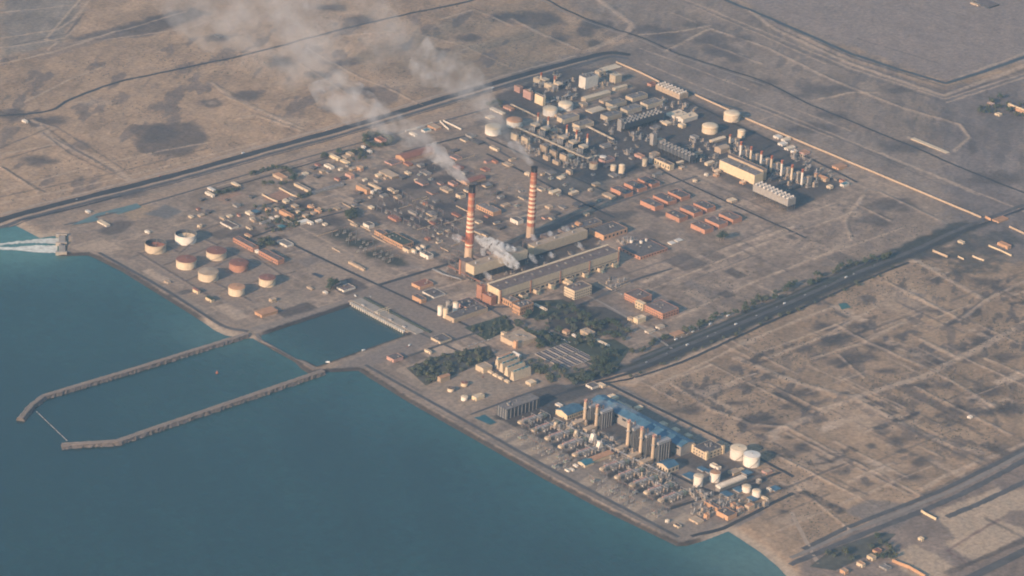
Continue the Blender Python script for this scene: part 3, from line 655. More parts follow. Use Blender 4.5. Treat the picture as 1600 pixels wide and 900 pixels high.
def bldg(name, label, nx, ny, dL, dR, h, wall='cream', roof='dark', cat='building', style='flat', win=None, units=0, door=True, group=None, rot=0.0, minw=3.0):
    p, lx, ly, hz = dims(nx, ny, dL, dR, h); lx = max(lx, minw); ly = max(ly, minw); hz = max(hz, 2.6)
    z = min(hgt(p[0], p[1]), hgt(p[0] + lx, p[1] + ly), hgt(p[0], p[1] + ly), hgt(p[0] + lx, p[1])) - .3
    t = thing(name, label, cat, (p[0], p[1], z), rot, group); hz += .3
    FOOT.append((p[0] - 3, p[1] - 3, p[0] + lx + 3, p[1] + ly + 3))
    wm_ = W[wall]; rm = RF[roof]
    if style == 'flat':
        tk = .4; pr = .5
        mb = MB(); mb.prism([(0, 0), (lx, 0), (lx, ly), (0, ly)], 0, hz, top=False)
        i = [(tk, tk), (lx - tk, tk), (lx - tk, ly - tk), (tk, ly - tk)]; o_ = [(0, 0), (lx, 0), (lx, ly), (0, ly)]
        for a in range(4):
            b = (a + 1) % 4
            mb.quad((*o_[a], hz), (*o_[b], hz), (*i[b], hz), (*i[a], hz))
            mb.quad((*i[a], hz), (*i[b], hz), (*i[b], hz - pr), (*i[a], hz - pr))
        mb.build('wall', wm_, t)
        MB().box(tk + .02, tk + .02, hz - pr - .5, lx - tk - .02, ly - tk - .02, hz - pr).build('roof', rm, t)
        rz_ = hz - pr
    elif style == 'slab':      # overhanging flat roof slab
        MB().prism([(0, 0), (lx, 0), (lx, ly), (0, ly)], 0, hz - .6).build('wall', wm_, t)
        MB().box(-.8, -.8, hz - .55, lx + .8, ly + .8, hz + .1).build('roof', rm, t); rz_ = hz + .1
    elif style in ('gable', 'gabley'):
        along_x = style == 'gable'; e = .7
        if along_x:
            rh = min(ly * .16, 5); mb = MB(); 
            n = [(0, 0, 0), (0, ly, 0), (0, ly, hz), (0, ly / 2, hz + rh), (0, 0, hz)]
            mb.quad(*[n[k] for k in (0, 4, 3, 2, 1)]); mb.quad(*[(lx, y, z_) for _, y, z_ in n])
            mb.quad((0, 0, 0), (lx, 0, 0), (lx, 0, hz), (0, 0, hz)); mb.quad((lx, ly, 0), (0, ly, 0), (0, ly, hz), (lx, ly, hz)); mb.build('wall', wm_, t)
            rb = MB(); d = .35
            rb.quad((-e, -e, hz - .2 + d), (lx + e, -e, hz - .2 + d), (lx + e, ly / 2, hz + rh + d), (-e, ly / 2, hz + rh + d))
            rb.quad((-e, ly / 2, hz + rh + d), (lx + e, ly / 2, hz + rh + d), (lx + e, ly + e, hz - .2 + d), (-e, ly + e, hz - .2 + d))
            for yy in (-e, ly + e): rb.quad((-e, yy, hz - .2 + d), (lx + e, yy, hz - .2 + d), (lx + e, yy, hz - .5), (-e, yy, hz - .5))
            for xx in (-e, lx + e): rb.quad((xx, -e, hz - .2 + d), (xx, ly / 2, hz + rh + d), (xx, ly + e, hz - .2 + d), (xx, ly + e, hz - .5), (xx, ly / 2, hz + rh - .3), (xx, -e, hz - .5))
        else:
            rh = min(lx * .16, 5); mb = MB()
            n = [(0, 0, 0), (lx, 0, 0), (lx, 0, hz), (lx / 2, 0, hz + rh), (0, 0, hz)]
            mb.quad(*n); mb.quad(*[(x, ly, z_) for x, _, z_ in reversed(n)])
            mb.quad((0, ly, 0), (0, 0, 0), (0, 0, hz), (0, ly, hz)); mb.quad((lx, 0, 0), (lx, ly, 0), (lx, ly, hz), (lx, 0, hz)); mb.build('wall', wm_, t)
            rb = MB(); d = .35
            rb.quad((-e, ly + e, hz - .2 + d), (-e, -e, hz - .2 + d), (lx / 2, -e, hz + rh + d), (lx / 2, ly + e, hz + rh + d))
            rb.quad((lx / 2, ly + e, hz + rh + d), (lx / 2, -e, hz + rh + d), (lx + e, -e, hz - .2 + d), (lx + e, ly + e, hz - .2 + d))
            for xx in (-e, lx + e): rb.quad((xx, -e, hz - .2 + d), (xx, ly + e, hz - .2 + d), (xx, ly + e, hz - .5), (xx, -e, hz - .5))
            for yy in (-e, ly + e): rb.quad((-e, yy, hz - .2 + d), (lx / 2, yy, hz + rh + d), (lx + e, yy, hz - .2 + d), (lx + e, yy, hz - .5), (lx / 2, yy, hz + rh - .3), (-e, yy, hz - .5))
        rb.build('roof', rm, t); rz_ = hz + rh * .5
    elif style == 'barrel':     # curved roof, axis along X
        n = 8; mb = MB(); rh = ly * .22
        arc = [(ly / 2 - ly / 2 * math.cos(math.pi * k / n), hz + rh * math.sin(math.pi * k / n)) for k in range(n + 1)]
        mb.quad((0, 0, 0), (lx, 0, 0), (lx, 0, hz), (0, 0, hz)); mb.quad((lx, ly, 0), (0, ly, 0), (0, ly, hz), (lx, ly, hz))
        mb.quad(*([(0, ly, 0), (0, 0, 0)] + [(0, y, z_) for y, z_ in arc])); mb.quad(*([(lx, 0, 0), (lx, ly, 0)] + [(lx, y, z_) for y, z_ in reversed(arc)])); mb.build('wall', wm_, t)
        rb = MB()
        for (y0, z0), (y1, z1) in zip(arc[:-1], arc[1:]): rb.quad((-.5, y0, z0 + .3), (lx + .5, y0, z0 + .3), (lx + .5, y1, z1 + .3), (-.5, y1, z1 + .3))
        rb.build('roof', rm, t); rz_ = hz + rh
    if win:
        nL, nR, rows = win
        for r_ in range(rows):
            zc = hz * (r_ + .55) / rows * .86; wh = hz / rows * .42
            for k in range(nL): inst('window', window_mesh(), t, (-.04, ly * (k + .5) / nL, zc), (.25, ly / nL * .42, wh))
            for k in range(nR): inst('window', window_mesh(), t, (lx * (k + .5) / nR, -.04, zc), (lx / nR * .42, .25, wh))
    if door: inst('door', door_mesh(), t, (-.06, ly * .3, .02), (.3, min(3.2, ly * .3), min(3.4, hz * .6)))
    r2 = random.Random(int(nx * 31 + ny))
    for k in range(units):
        kk = r2.randrange(3)
        inst('roof_unit', roof_unit_mesh(kk), t, (lx * r2.uniform(.15, .85), ly * r2.uniform(.2, .8), rz_ - .05), (1, 1, 1), r2.choice((0, 1.571)))
    t['size'] = [lx, ly, hz]
    return t

def tank(label, cx, cy, rpx, hpx, wall='cream', roof='tan', kind='cone', cat='storage tank', group=None, name='storage_tank', seg=40):
    p = G(cx, cy); ax, ay, az = pxm(p)
    xm = abs(proj(p + _r0 * 50)[0] - proj(p)[0]) / 50
    r = rpx / xm; h = hpx / az; z = hgt(p[0], p[1]) - .3
    FOOT.append((p[0] - r - 3, p[1] - r - 3, p[0] + r + 3, p[1] + r + 3))
    t = thing(name, label, cat, (p[0], p[1], z), 0, group)
    wmm = W[wall]; rmm = RF[roof]
    # shell with courses of plates, each a hair narrower than the one below
    n = 5; prof = []
    for k in range(n): prof += [(r + .10 * (n - k) / n, h * k / n), (r + .10 * (n - k) / n, h * (k + 1) / n - .02)]
    if kind == 'open':
        prof += [(r - .45, h - .02), (r - .45, h * .55)]
        MB().lathe(prof, seg, cap_top=False, mats=[0] * (len(prof) - 2) + [1, 1]).build('shell', [wmm, W['dark']], t)
        MB().lathe([(r - .5, h * .55), (r - 1.6, h * .55 + .5), (r - 1.8, h * .55 + .1), (0.1, h * .55 + .35)], seg).build('floating_roof', rmm, t)
        MB().bar((0, 0, h * .58), (r * .7, r * .68, h + .3), .8, 4).build('roof_ladder', unitm, t)
    else:
        MB().lathe(prof, seg, cap_top=False).build('shell', wmm, t)
        if kind == 'dome': rp = [(r + .25, h), (r + .2, h + .15)] + [(r * math.cos(a), h + .15 + r * .22 * math.sin(a)) for a in (.3, .6, .9, 1.2, 1.45)]
        else: rp = [(r + .25, h), (r + .2, h + .15), (r * .5, h + .15 + r * .05), (.4, h + .15 + r * .10)]
        MB().lathe(rp, seg, smooth=kind == 'dome').build('roof', rmm, t)
        MB().lathe([(.9, h + r * .1), (.9, h + r * .1 + 1.2), (.3, h + r * .1 + 1.6)], 8).build('vent', unitm, t)
    # wind girder
    g = MB()
    for k in range(seg):
        a0 = 6.2832 * k / seg; a1 = 6.2832 * (k + 1) / seg
        for (r0, r1, zz0, zz1) in ((r + .15, r + .9, h * .9, h * .9),):
            g.quad((r0 * math.cos(a0), r0 * math.sin(a0), zz0), (r1 * math.cos(a0), r1 * math.sin(a0), zz0), (r1 * math.cos(a1), r1 * math.sin(a1), zz0), (r0 * math.cos(a1), r0 * math.sin(a1), zz0))
            g.quad((r1 * math.cos(a0), r1 * math.sin(a0), zz0 - .35), (r1 * math.cos(a1), r1 * math.sin(a1), zz0 - .35), (r1 * math.cos(a1), r1 * math.sin(a1), zz0), (r1 * math.cos(a0), r1 * math.sin(a0), zz0))
    g.build('wind_girder', wmm, t)
    # spiral stair
    s = MB(); m_ = 18; a_s = rnd.uniform(3.4, 4.6)
    for k in range(m_):
        a0 = a_s + 1.5 * k / m_; a1 = a_s + 1.5 * (k + 1) / m_; z0 = h * k / m_; z1 = h * (k + 1) / m_
        c0, s0, c1, s1 = math.cos(a0), math.sin(a0), math.cos(a1), math.sin(a1)
        s.quad(((r + .2) * c0, (r + .2) * s0, z0), ((r + 1.3) * c0, (r + 1.3) * s0, z0), ((r + 1.3) * c1, (r + 1.3) * s1, z1), ((r + .2) * c1, (r + .2) * s1, z1))
        s.quad(((r + 1.3) * c0, (r + 1.3) * s0, z0 - .3), ((r + 1.3) * c1, (r + 1.3) * s1, z1 - .3), ((r + 1.3) * c1, (r + 1.3) * s1, z1 + 1.0), ((r + 1.3) * c0, (r + 1.3) * s0, z0 + 1.0))
    s.build('stair', unitm, t)
    return t

# --- the oil tank farm
OT = 'oil tanks of the seaside tank farm'
tank('open cream tank with dark sunken roof, nearest the water outlet', 243, 391, 16.5, 12, 'cream', 'red', 'open', group=OT)
tank('open cream tank with pale sunken roof and dark inner rim', 290, 377, 16.7, 12.5, 'white', 'light', 'open', group=OT)
tank('cream tank with dull red roof closest to the sea wall', 291, 416, 15.8, 11.5, 'cream', 'red', group=OT)
tank('cream tank with brown red roof beside the pale open tank', 338, 401.5, 15.8, 10.5, 'cream', 'red', group=OT)
tank('large cream tank with sandy roof in the middle of the farm', 325.5, 435, 16, 11.5, 'cream', 'tan', group=OT)
tank('rust brown tank, wall and roof alike stained dark', 373, 420, 15, 10.5, 'brown', 'red', group=OT)
tank('smaller cream tank with orange tan roof at the seaward corner', 369.7, 459, 13, 11, 'cream', 'orange', group=OT)
tank('smaller cream tank with rusty pink roof nearest the basin', 417.5, 444, 13, 11, 'cream', 'red', group=OT)
# --- tanks of the far yard
FT = 'white water tanks of the far yard'
tank('white dome tank wrapped by the drifting smoke', 770.5, 208, 13, 10.5, 'white', 'light', 'dome', group=FT)
tank('white tank with pinkish roof beside the smoke', 804, 196, 12.7, 9, 'white', 'orange', 'dome', group=FT)
tank('pale tank, nearer of the touching pair', 859.4, 178.5, 11.6, 9.5, 'white', 'light', 'dome', group=FT)
tank('pale tank, farther of the touching pair', 883.5, 170, 11.6, 8.5, 'white', 'light', 'dome', group=FT)
tank('ringed tan tank standing alone inland of the fan deck', 1109, 206, 12.6, 10, 'cream', 'light', 'dome', group=FT)
tank('ringed cream tank right against the long boundary wall', 1143, 187, 12.8, 10.5, 'cream', 'light', 'dome', group=FT)
tank('slim cream tank below the tank at the boundary wall', 1158, 214, 6, 10.5, 'cream', 'light', 'dome', group=FT)
tank('small tan tank with red top at the end of the pipe bridge', 927, 263, 6.5, 9, 'cream', 'orange', group=FT)
tank('low white tank behind the pipe bridge end', 942, 249, 5.2, 5, 'white', 'white', group=FT)
tank('short cream tank of the close pair', 958, 266, 4.4, 8, 'cream', 'light', group=FT)
tank('tall cream tank of the close pair', 971, 271, 4.6, 13.5, 'cream', 'light', 'dome', group=FT)
tank('pale silo beside the cream hall', 1007, 259, 4, 12, 'cream', 'tan', name='silo', cat='silo', seg=20)
tank('grey silo tucked between pale silo and cream hall', 1017.5, 254, 4, 12, 'grey', 'tan', name='silo', cat='silo', seg=20)
# --- tanks of the south plant
STK = 'white tanks of the south plant'
tank('big cream tank with ringed roof, inland one of the twin giants', 1153, 714.5, 12.9, 15.5, 'white', 'light', group=STK)
tank('big cream tank with smooth roof, seaward one of the twin giants', 1173.8, 725.5, 13, 16, 'white', 'white', group=STK)
tank('medium cream tank beside the louvred rack', 1116.6, 751, 8.3, 14, 'white', 'orange', group=STK)
tank('medium cream tank alone by the boiler road', 1090.5, 758.5, 7.5, 16, 'white', 'light', group=STK)
tank('small squat tank between blue roofs, nearer the rack', 1166, 767.5, 7, 8.5, 'white', 'light', 'dome', group=STK)
tank('small squat tank between blue roofs, nearer the desert', 1181.5, 775.5, 6.7, 9.5, 'white', 'light', 'dome', group=STK)
# --- sandy yard tanks and silos
tank('small tank with dark red roof in the sandy yard', 725.5, 602, 5.5, 5, 'yellow', 'red', name='small_tank', cat='storage tank')
tank('small tank with dark rim nearest the sea in the sandy yard', 704.5, 610.5, 5.3, 5, 'cream', 'brown', name='small_tank', cat='storage tank')
tank('small white tank with piped top in the sandy yard', 725.5, 624.5, 5.2, 5.5, 'white', 'light', name='small_tank', cat='storage tank')
SG = 'grey silos by the water treatment house'
tank('pale cylinder silo closest to the sea of the four', 687.5, 492, 4.1, 14, 'white', 'light', 'dome', 'silo', SG, 'silo', 20)
tank('cylinder silo beside the low lit wall', 696, 496, 4.1, 14, 'cream', 'light', 'dome', 'silo', SG, 'silo', 20)
tank('cylinder silo hidden behind the other three', 700.5, 482.5, 4.1, 13, 'grey', 'grey', 'dome', 'silo', SG, 'silo', 20)
tank('pale cylinder silo against the treatment house end wall', 711.5, 487.5, 4.3, 15, 'white', 'light', 'dome', 'silo', SG, 'silo', 20)

# --- red and white chimneys
bandR = mat('signal red band', (.38, .13, .07), .85, .12, .1, .2); bandW = mat('weathered white band', (.74, .57, .40), .85, .10, .1, .25); soot = mat('sooted chimney top', (.018, .018, .02), .95, .3, .1)
sootR = mat('smoke stained red', (.34, .115, .065), .9, .25, .1, .5); concC = mat('chimney concrete', (.46, .34, .24), .9, .1, .08, .2)
def chimney(label, cx, cy, hpx, r0, r1, bands):
    p = G(cx, cy); az = pxm(p)[2]; h = hpx / az; z = hgt(p[0], p[1]) - .5
    t = thing('chimney', label, 'chimney', (p[0], p[1], z)); FOOT.append((p[0] - r0 - 4, p[1] - r0 - 4, p[0] + r0 + 4, p[1] + r0 + 4))
    rad = lambda f: r1 + (r0 - r1) * (1 - (1 - f)) ** 1 if False else r1 + (r0 - r1) * f ** 1.15
    prof = []; ms = []
    for f0, f1, mi in reversed(bands):                      # f measured from the top
        prof += [(rad(f1), h * (1 - f1)), (rad(f0), h * (1 - f0) - .02)]; ms += [mi, mi]
    ms[-1] = 4
    MB().lathe(prof, 40, cap_top=False, mats=ms).build('shaft', [concC, bandR, bandW, sootR, soot, mat('sooty pale band', (.46, .27, .17), .9, .25, .1, .4)], t)
    MB().lathe([(r1 + .25, h - .8), (r1 + .9, h - .4), (r1 + .9, h + .9), (r1 - .8, h + .9), (r1 - .8, h - 6), (.2, h - 6.1)], 40, cap_top=False).build('rim', soot, t)
    for i in range(3):
        a = 2.094 * i + .5; MB().lathe([(1.9, h - 6), (1.9, h + 2.2), (1.5, h + 2.2), (1.5, h - 2)], 14, 2.7 * math.cos(a), 2.7 * math.sin(a), cap_top=False).build('flue', soot, t)
    for f in (.10, .36, .62):
        rr = rad(f); zz = h * (1 - f); g = MB()
        g.lathe([(rr + .1, zz - .6), (rr + 1.7, zz - .1), (rr + 1.7, zz + 1.1), (rr + 1.6, zz + 1.1), (rr + 1.6, zz + .02), (rr + .1, zz + .02)], 32, cap_top=False); g.build('gallery', sootR if f < .2 else bandR, t)
    lad = MB(); a = -2.2
    for k in range(24):
        f0, f1 = k / 24, (k + 1) / 24; q0, q1 = rad(1 - f0) + .3, rad(1 - f1) + .3
        lad.bar((q0 * math.cos(a), q0 * math.sin(a), h * f0), (q1 * math.cos(a), q1 * math.sin(a), h * f1), .28, 4)
    lad.build('ladder', unitm, t)
    MB().box(-r0 - 2.5, -2.5, 0, -r0 + .6, 2.5, 5).build('flue_door', doorm, t)
    return t, h
def bandlist(top, s0, first, last, n, tail):
    out = [(0, top, 4)] + [(top + (first - top) * k / 9, top + (first - top) * (k + 1) / 9, (3, 1, 5)[k % 3]) for k in range(9)]; w_ = (last - first) / n
    for k in range(n): out.append((first + w_ * k, first + w_ * (k + 1), 2 if k % 2 == 0 else 1))
    return out + tail
chimA, hA = chimney('tall banded chimney nearer the sea, upper third blackened by soot', 732, 408, 116, 10.2, 6.9, bandlist(.075, 0, .345, .60, 9, [(.60, .73, 3), (.73, .755, 1), (.755, .775, 2), (.775, .80, 1), (.80, 1, 0)]))
chimB, hB = chimney('tall banded chimney farther inland with clean orange bands', 828.5, 373, 111, 10.2, 7.0, bandlist(.06, 0, .235, .67, 15, [(.67, .72, 1), (.72, .76, 2), (.76, .81, 1), (.81, 1, 0)]))

# --- main power block
hall = bldg('turbine_hall', 'very long turbine hall with cream front and dark flat roof', 780, 475, 19.5, 192, 21, 'cream', 'brown', 'turbine hall', units=0, door=False)
lx, ly, hz = hall['size']
MB().box(0.3, ly - 3.0, hz + .02, lx - .3, ly + .6, hz + 2.4).build('roof_kerb', RF['light'], hall)
MB().box(-.3, -.5, hz * .46, lx + .3, -.003, hz * .50).build('string_course', RF['brown'], hall)
for k in range(5): MB().box(lx * (.005 + .245 * k), -1.0, 0, lx * (.005 + .245 * k) + 3, -.003, hz + .1).build('downpipe', W['brown'], hall)
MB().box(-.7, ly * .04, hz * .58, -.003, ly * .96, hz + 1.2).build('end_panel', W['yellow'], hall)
for k in range(14): inst('roof_vent', roof_unit_mesh(2 if k % 3 else 0), hall, (lx * (k + .6) / 14.3, ly * .55, hz - .95), (1.1, 1.2, .8), 1.571)
for k in range(24): inst('window', window_mesh(), hall, (lx * (k + .5) / 24, -.04, hz * .25), (lx / 24 * .6, .25, hz * .16))
ANX = 'transformer bays along the turbine hall front'
for i, (nx, ny, l, r_, h) in enumerate(((816, 468, 8, 9, 6), (838, 460, 6, 6, 6), (861, 452, 7, 7, 7), (886, 442, 11, 10, 6), (913, 434, 7, 7, 6.5), (937, 426, 7, 7, 6), (958, 418, 7, 8, 6))):
    tb = bldg('transformer_bay', 'small cream walled transformer bay against the turbine hall front', nx, ny, l, r_, h, 'cream', 'dark', 'transformer bay', door=False, group=ANX)
    lx, ly, hz = tb['size']; MB().box(lx * .2, -6.5, 0, lx * .8, -1.2, hz * .5).lathe([(1, hz * .5), (1, hz * .5 + 2)], 8, lx * .4, -4).build('transformer', W['green'], tb)
# boiler blocks: cladding above an open steel frame
def boiler_block(label, nx, ny, dL, dR, h, hclad, nfl):
    p, lx, ly, hz = dims(nx, ny, dL, dR, h); z = hgt(p[0], p[1]) - .3; hc = hz * (1 - hclad / h)
    t = thing('boiler_house', label, 'boiler house', (p[0], p[1], z)); FOOT.append((p[0] - 3, p[1] - 3, p[0] + lx + 3, p[1] + ly + 3))
    MB().box(0, 0, hc, lx, ly, hz).build('wall', W['cream'], t)
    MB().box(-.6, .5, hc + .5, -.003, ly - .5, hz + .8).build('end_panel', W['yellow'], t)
    MB().box(.8, .8, hz + .003, lx - .8, ly - .8, hz + .5).build('roof', RF['tan'], t)
    fr = MB(); n = max(4, int(lx / 16))
    for k in range(n + 1):
        for y in (.6, ly * .5, ly - .6): fr.bar((lx * k / n * .985 + .8, y, 0), (lx * k / n * .985 + .8, y, hc), .7, 4)
    for zz in (hc * .35, hc * .7):
        for y in (.6, ly - .6): fr.bar((0, y, zz), (lx, y, zz), .5, 4)
    fr.build('steel_frame', W['dark'], t)
    MB().box(3, 3, 0, lx - 3, ly - 3, hc - .01).build('boiler_casing', W['dark'], t)
    # boilers and ducts on the landward side, below the chimneys
    for k in range(nfl):
        x0 = lx * (k + .12) / nfl
        MB().box(x0, ly + 1, 0, x0 + lx / nfl * .62, ly + 26, hz * .93).build('boiler', RF['brown'], t)
        MB().lathe([(2.0, hz + .4), (2.0, hz + 5), (1.6, hz + 5)], 10, x0 + 9, ly * .4).build('roof_stack', W['steel'], t)
        MB().box(x0 + lx / nfl * .66, ly + 4, hz * .3, x0 + lx / nfl * .8, ly + 40, hz * .62).build('flue_duct', W['steel'], t)
    return t
b1 = boiler_block('first boiler house with bright end wall beside the nearer chimney', 740, 441, 13, 84, 24, 13, 4)
b2 = boiler_block('second boiler house beside the farther chimney', 834, 402, 10, 84, 16, 13, 3)
bldg('machine_house', 'dark roofed block with orange end at the inland end of the boilers', 943, 376, 23, 37, 8, 'orange', 'dark', win=(0, 6, 1), units=3)
bldg('machine_house', 'low dark roofed annex behind the second boiler house', 905, 361, 12, 36, 4, 'tan', 'dark', units=2)
bldg('pump_room', 'small orange gabled room on the landward side of the boilers', 904, 357, 6, 6, 6, 'orange', 'orange', style='gabley')
bldg('coal_tower', 'narrow brown brick tower at the seaward end of the turbine hall', 752, 469, 8, 6, 21, 'brown', 'red', 'tower', units=1)
bldg('switch_house', 'broad brown brick block against the brown tower', 767, 478, 14, 8, 13, 'brown', 'red', units=2)
bldg('admin_block', 'admin block with tall pale window fins on its sunlit end', 812, 493, 12, 21, 13, 'orange', 'dark', 'office', win=(6, 7, 2), units=6)
bldg('admin_wing', 'lower wing with orange lit end joining the turbine hall', 799, 481, 16, 12, 9, 'orange', 'grey', 'office', win=(5, 0, 1), units=3)
bldg('office_block', 'office block with rows of lit windows in front of the hall', 897, 469, 16, 27, 14, 'cream', 'brown', 'office', win=(7, 8, 3), units=4)
bldg('office_porch', 'pale low link between office block and turbine hall', 889, 447, 14, 6, 4, 'cream', 'light')
p_ = bldg('stair_tower', 'slim steel lift tower beside the first boiler house end', 719, 429, 2.5, 3, 22, 'brown', 'red', 'tower', door=False)

# --- water treatment house and neighbours
wt = bldg('water_treatment_house', 'dark roofed water treatment house behind four silos', 738, 491, 27, 22, 6, 'pink', 'dark', units=5, win=(8, 0, 1))
bldg('filter_shed', 'long low filter shed with pale lit wall below the silos', 709, 505, 13, 53, 7, 'tan', 'dark', units=4)
bldg('workshop', 'red roofed workshop seaward of the nearer chimney', 656, 453, 13, 21, 4.5, 'orange', 'red', units=3)
bldg('store', 'flat grey roofed store with pale rim next to the red workshop', 678, 467, 18, 18, 2.5, 'white', 'dark', units=1)
bldg('gatehouse', 'small bright orange house with white corner by the red workshop', 658, 475, 14, 8, 6.5, 'orange', 'dark')
bldg('canteen', 'dark roofed house with cream walls landward of the intake', 688, 538, 15, 18, 3.5, 'cream', 'dark', units=2)
bldg('guard_house', 'dark roofed house with orange porch on the basin embankment', 615, 567, 11, 15, 5, 'pink', 'dark', units=1)
bldg('kiosk', 'little cream kiosk hidden by trees behind the embankment', 672, 554, 9, 3, 4, 'cream', 'grey')
bldg('pump_house', 'dark roofed pump house with white eaves at the basin corner', 537, 457, 11, 18, 3, 'white', 'brown', units=1)
bldg('store_shed', 'low orange roofed store by the causeway', 409, 497, 11, 25, 4.5, 'orange', 'orange', style='slab')
bldg('hut', 'small pale hut above the orange roofed store', 425, 473, 5, 7, 4, 'tan', 'tan')
bldg('hut', 'small white shed beside the dark tree near the pump house', 509, 460, 5, 4, 2.5, 'white', 'white')
bldg('wall_block', 'thin pale block at the corner of the grey plots', 487, 454, 8, 3, 2.5, 'tan', 'tan')
bldg('hut', 'tan hut with domed top by the sea wall in the tank farm', 309, 460, 8, 4, 5, 'yellow', 'red', style='gabley')
bldg('hut', 'green roofed yellow hut on the coast road in the tank farm', 330, 473, 9, 5, 5, 'yellow', 'green', style='slab')
bldg('hut', 'low pale pad house beside the coast road', 262, 444, 6, 5, 2.5, 'tan', 'tan')
bldg('warehouse', 'long salmon brick warehouse behind the tanks, the farther half', 395, 394, 31, 9, 6.5, 'brick', 'brown', win=(10, 0, 1))
bldg('warehouse', 'long salmon brick warehouse behind the tanks, the nearer half', 434, 414, 30, 10, 7, 'brick', 'brown', win=(10, 0, 1))
bldg('link_house', 'tiny white link house between the two brick warehouses', 405, 398, 7, 4, 4, 'white', 'white')
bldg('shed', 'slim shed with white front near the dark grove', 448, 387, 15, 11, 3, 'white', 'grey')
bldg('sand_wall', 'long low orange wall block on the pale sand strip', 568, 424, 24, 3, 3.5, 'tan', 'tan')
# control building row in the switchyard
bldg('control_building', 'long control building with lit orange wall in the switchyard', 629, 390, 31, 17, 7, 'orange', 'green', win=(12, 5, 1), units=5)
bldg('control_annex', 'stepped orange annex at the seaward end of the control building', 597, 372, 12, 8, 6, 'orange', 'dark', win=(4, 0, 1))
bldg('control_annex', 'short pale annex at the landward end of the control building', 638, 396, 9, 6, 5.5, 'cream', 'dark')
for nx, ny, lb in ((648, 397, 'cream cube with rounded top nearest the control annex'), (655, 394, 'cream cube in the middle of three in the switchyard'), (662, 391, 'cream cube farthest from the control annex')):
    bldg('relay_cube', lb, nx, ny, 5, 3, 5, 'white', 'light', style='gabley')
bldg('relay_house', 'white fronted relay house with red base by the gantries', 669, 406, 13, 8, 6, 'white', 'dark', units=2)
bldg('relay_house', 'white box house with dark roof landward of the tree block', 576, 358, 9, 9, 5.5, 'white', 'dark')
bldg('hut', 'thin pale hut beside the dark tree block', 557, 356, 10, 3, 3, 'tan', 'tan')
bldg('relay_house', 'orange sided relay house between the two chimneys', 770, 338, 26, 13, 6, 'orange', 'grey', win=(8, 0, 1), units=2)
bldg('relay_house', 'small white walled relay house just seaward of the inland chimney', 809, 352, 12, 9, 6, 'white', 'dark')
bldg('relay_house', 'small cream house beside the sooty chimney top', 719, 311, 7, 9, 5, 'cream', 'dark')
bldg('hall', 'orange ended house with long red roof behind the sooty chimney', 729, 290, 9, 30, 4, 'orange', 'red', style='gable')
bldg('red_hall', 'large red brown gabled hall with bright end wall', 632, 254, 14, 48, 5, 'orange', 'red', 'hall', style='gable', door=True)
bldg('red_shed', 'dull pink flat roof yard shed below the red hall', 612, 259, 11, 16, 2, 'pink', 'brown')
bldg('shed', 'wide tan roofed shed with two pale front lines', 612, 280, 20, 12, 3, 'tan', 'tan', style='slab')
# --- twelve brick substation houses
BR = 'brick substation houses in four rows'
rows = ('row by the turbine yard', 'second row', 'third row', 'row by the open desert')
posn = ('seaward', 'middle', 'inland')
for i, tri in enumerate((((977, 309, 23, 12), (997, 301, 22, 14), (1018, 294, 22, 13)), ((1023, 330, 23, 14), (1043, 322, 23, 14), (1064, 315, 21, 14)), ((1061, 348, 21, 14), (1084, 340, 22, 14), (1104, 333, 21, 14)), ((1101, 366, 22, 14), (1123, 358, 22, 14), (1145, 350, 22, 14)))):
    for j, (nx, ny, l, r_) in enumerate(tri):
        bldg('substation_house', f'brick house with dark flat roof, {posn[j]} one of the {rows[i]}', nx, ny, l, r_, 6.5 if i else 5.5, 'brick', ('dark', 'dark', 'dark', 'brown')[i], 'substation house', units=2, group=BR)
bldg('low_house', 'low flat tan house beside the first brick row', 955, 312, 15, 8, 3, 'tan', 'tan')
bldg('long_house', 'long low L shaped brick house with dark roof at the hall end, front range', 1000, 406, 34, 43, 4.5, 'brick', 'dark', units=4, win=(6, 10, 1))
for k, (nx, ny) in enumerate(((986, 383), (1001, 384), (1009, 381))):
    tank(('thick white vessel behind the long brick house', 'middle white vessel behind the long brick house', 'thin white vessel behind the long brick house')[k], nx, ny, 2.6 - .5 * k, 8, 'white', 'white', name='vessel', cat='vessel', seg=16)
bldg('canopy', 'flat white canopy, seaward one of two on the sand', 1049, 383, 6, 7, 1.6, 'white', 'white', style='slab', door=False)
bldg('canopy', 'flat white canopy, inland one of two on the sand', 1059, 379, 6, 8, 1.6, 'white', 'white', style='slab', door=False)
bldg('training_block', 'orange brick block with long dark roof by the corridor road', 1035, 499, 28, 25, 9, 'brick', 'brown', units=3, win=(10, 6, 2))
bldg('training_block', 'orange brick block beside the cream stair tower', 996, 477, 21, 22, 9, 'brick', 'brown', units=3, win=(8, 0, 2))
bldg('stair_tower', 'cream stair tower between the two brick blocks', 1004, 486, 12, 5, 11, 'yellow', 'light', win=(3, 0, 2))
bldg('villa', 'cream villa below the brick blocks', 996, 507, 7, 13, 8, 'yellow', 'light', units=1)
bldg('villa', 'tan one storey wing beside the cream villa', 988, 504, 8, 4, 5, 'tan', 'tan')
bldg('pavilion', 'pale flat roofed pavilion among the park trees', 1013, 522, 6, 11, 3, 'white', 'tan', style='slab')
bldg('pavilion', 'sandy roofed pavilion nearer the corridor road', 1030, 515, 6, 9, 3, 'white', 'tan', style='slab')
bldg('boat_shed', 'pinkish low block on the sand by the corridor trees', 1054, 528, 8, 15, 3, 'tan', 'orange', style='slab')
bldg('parking_canopy', 'long thin pale canopy in the park', 950, 542, 20, 3, 2, 'white', 'light', door=False)
bldg('parking_canopy', 'thin pale canopy behind the admin block', 853, 486, 19, 3, 2, 'white', 'light', door=False)
bldg('bungalow', 'stone bungalow at the inland end of the settling basins', 920, 529, 14, 10, 7, 'tan', 'tan', units=2)
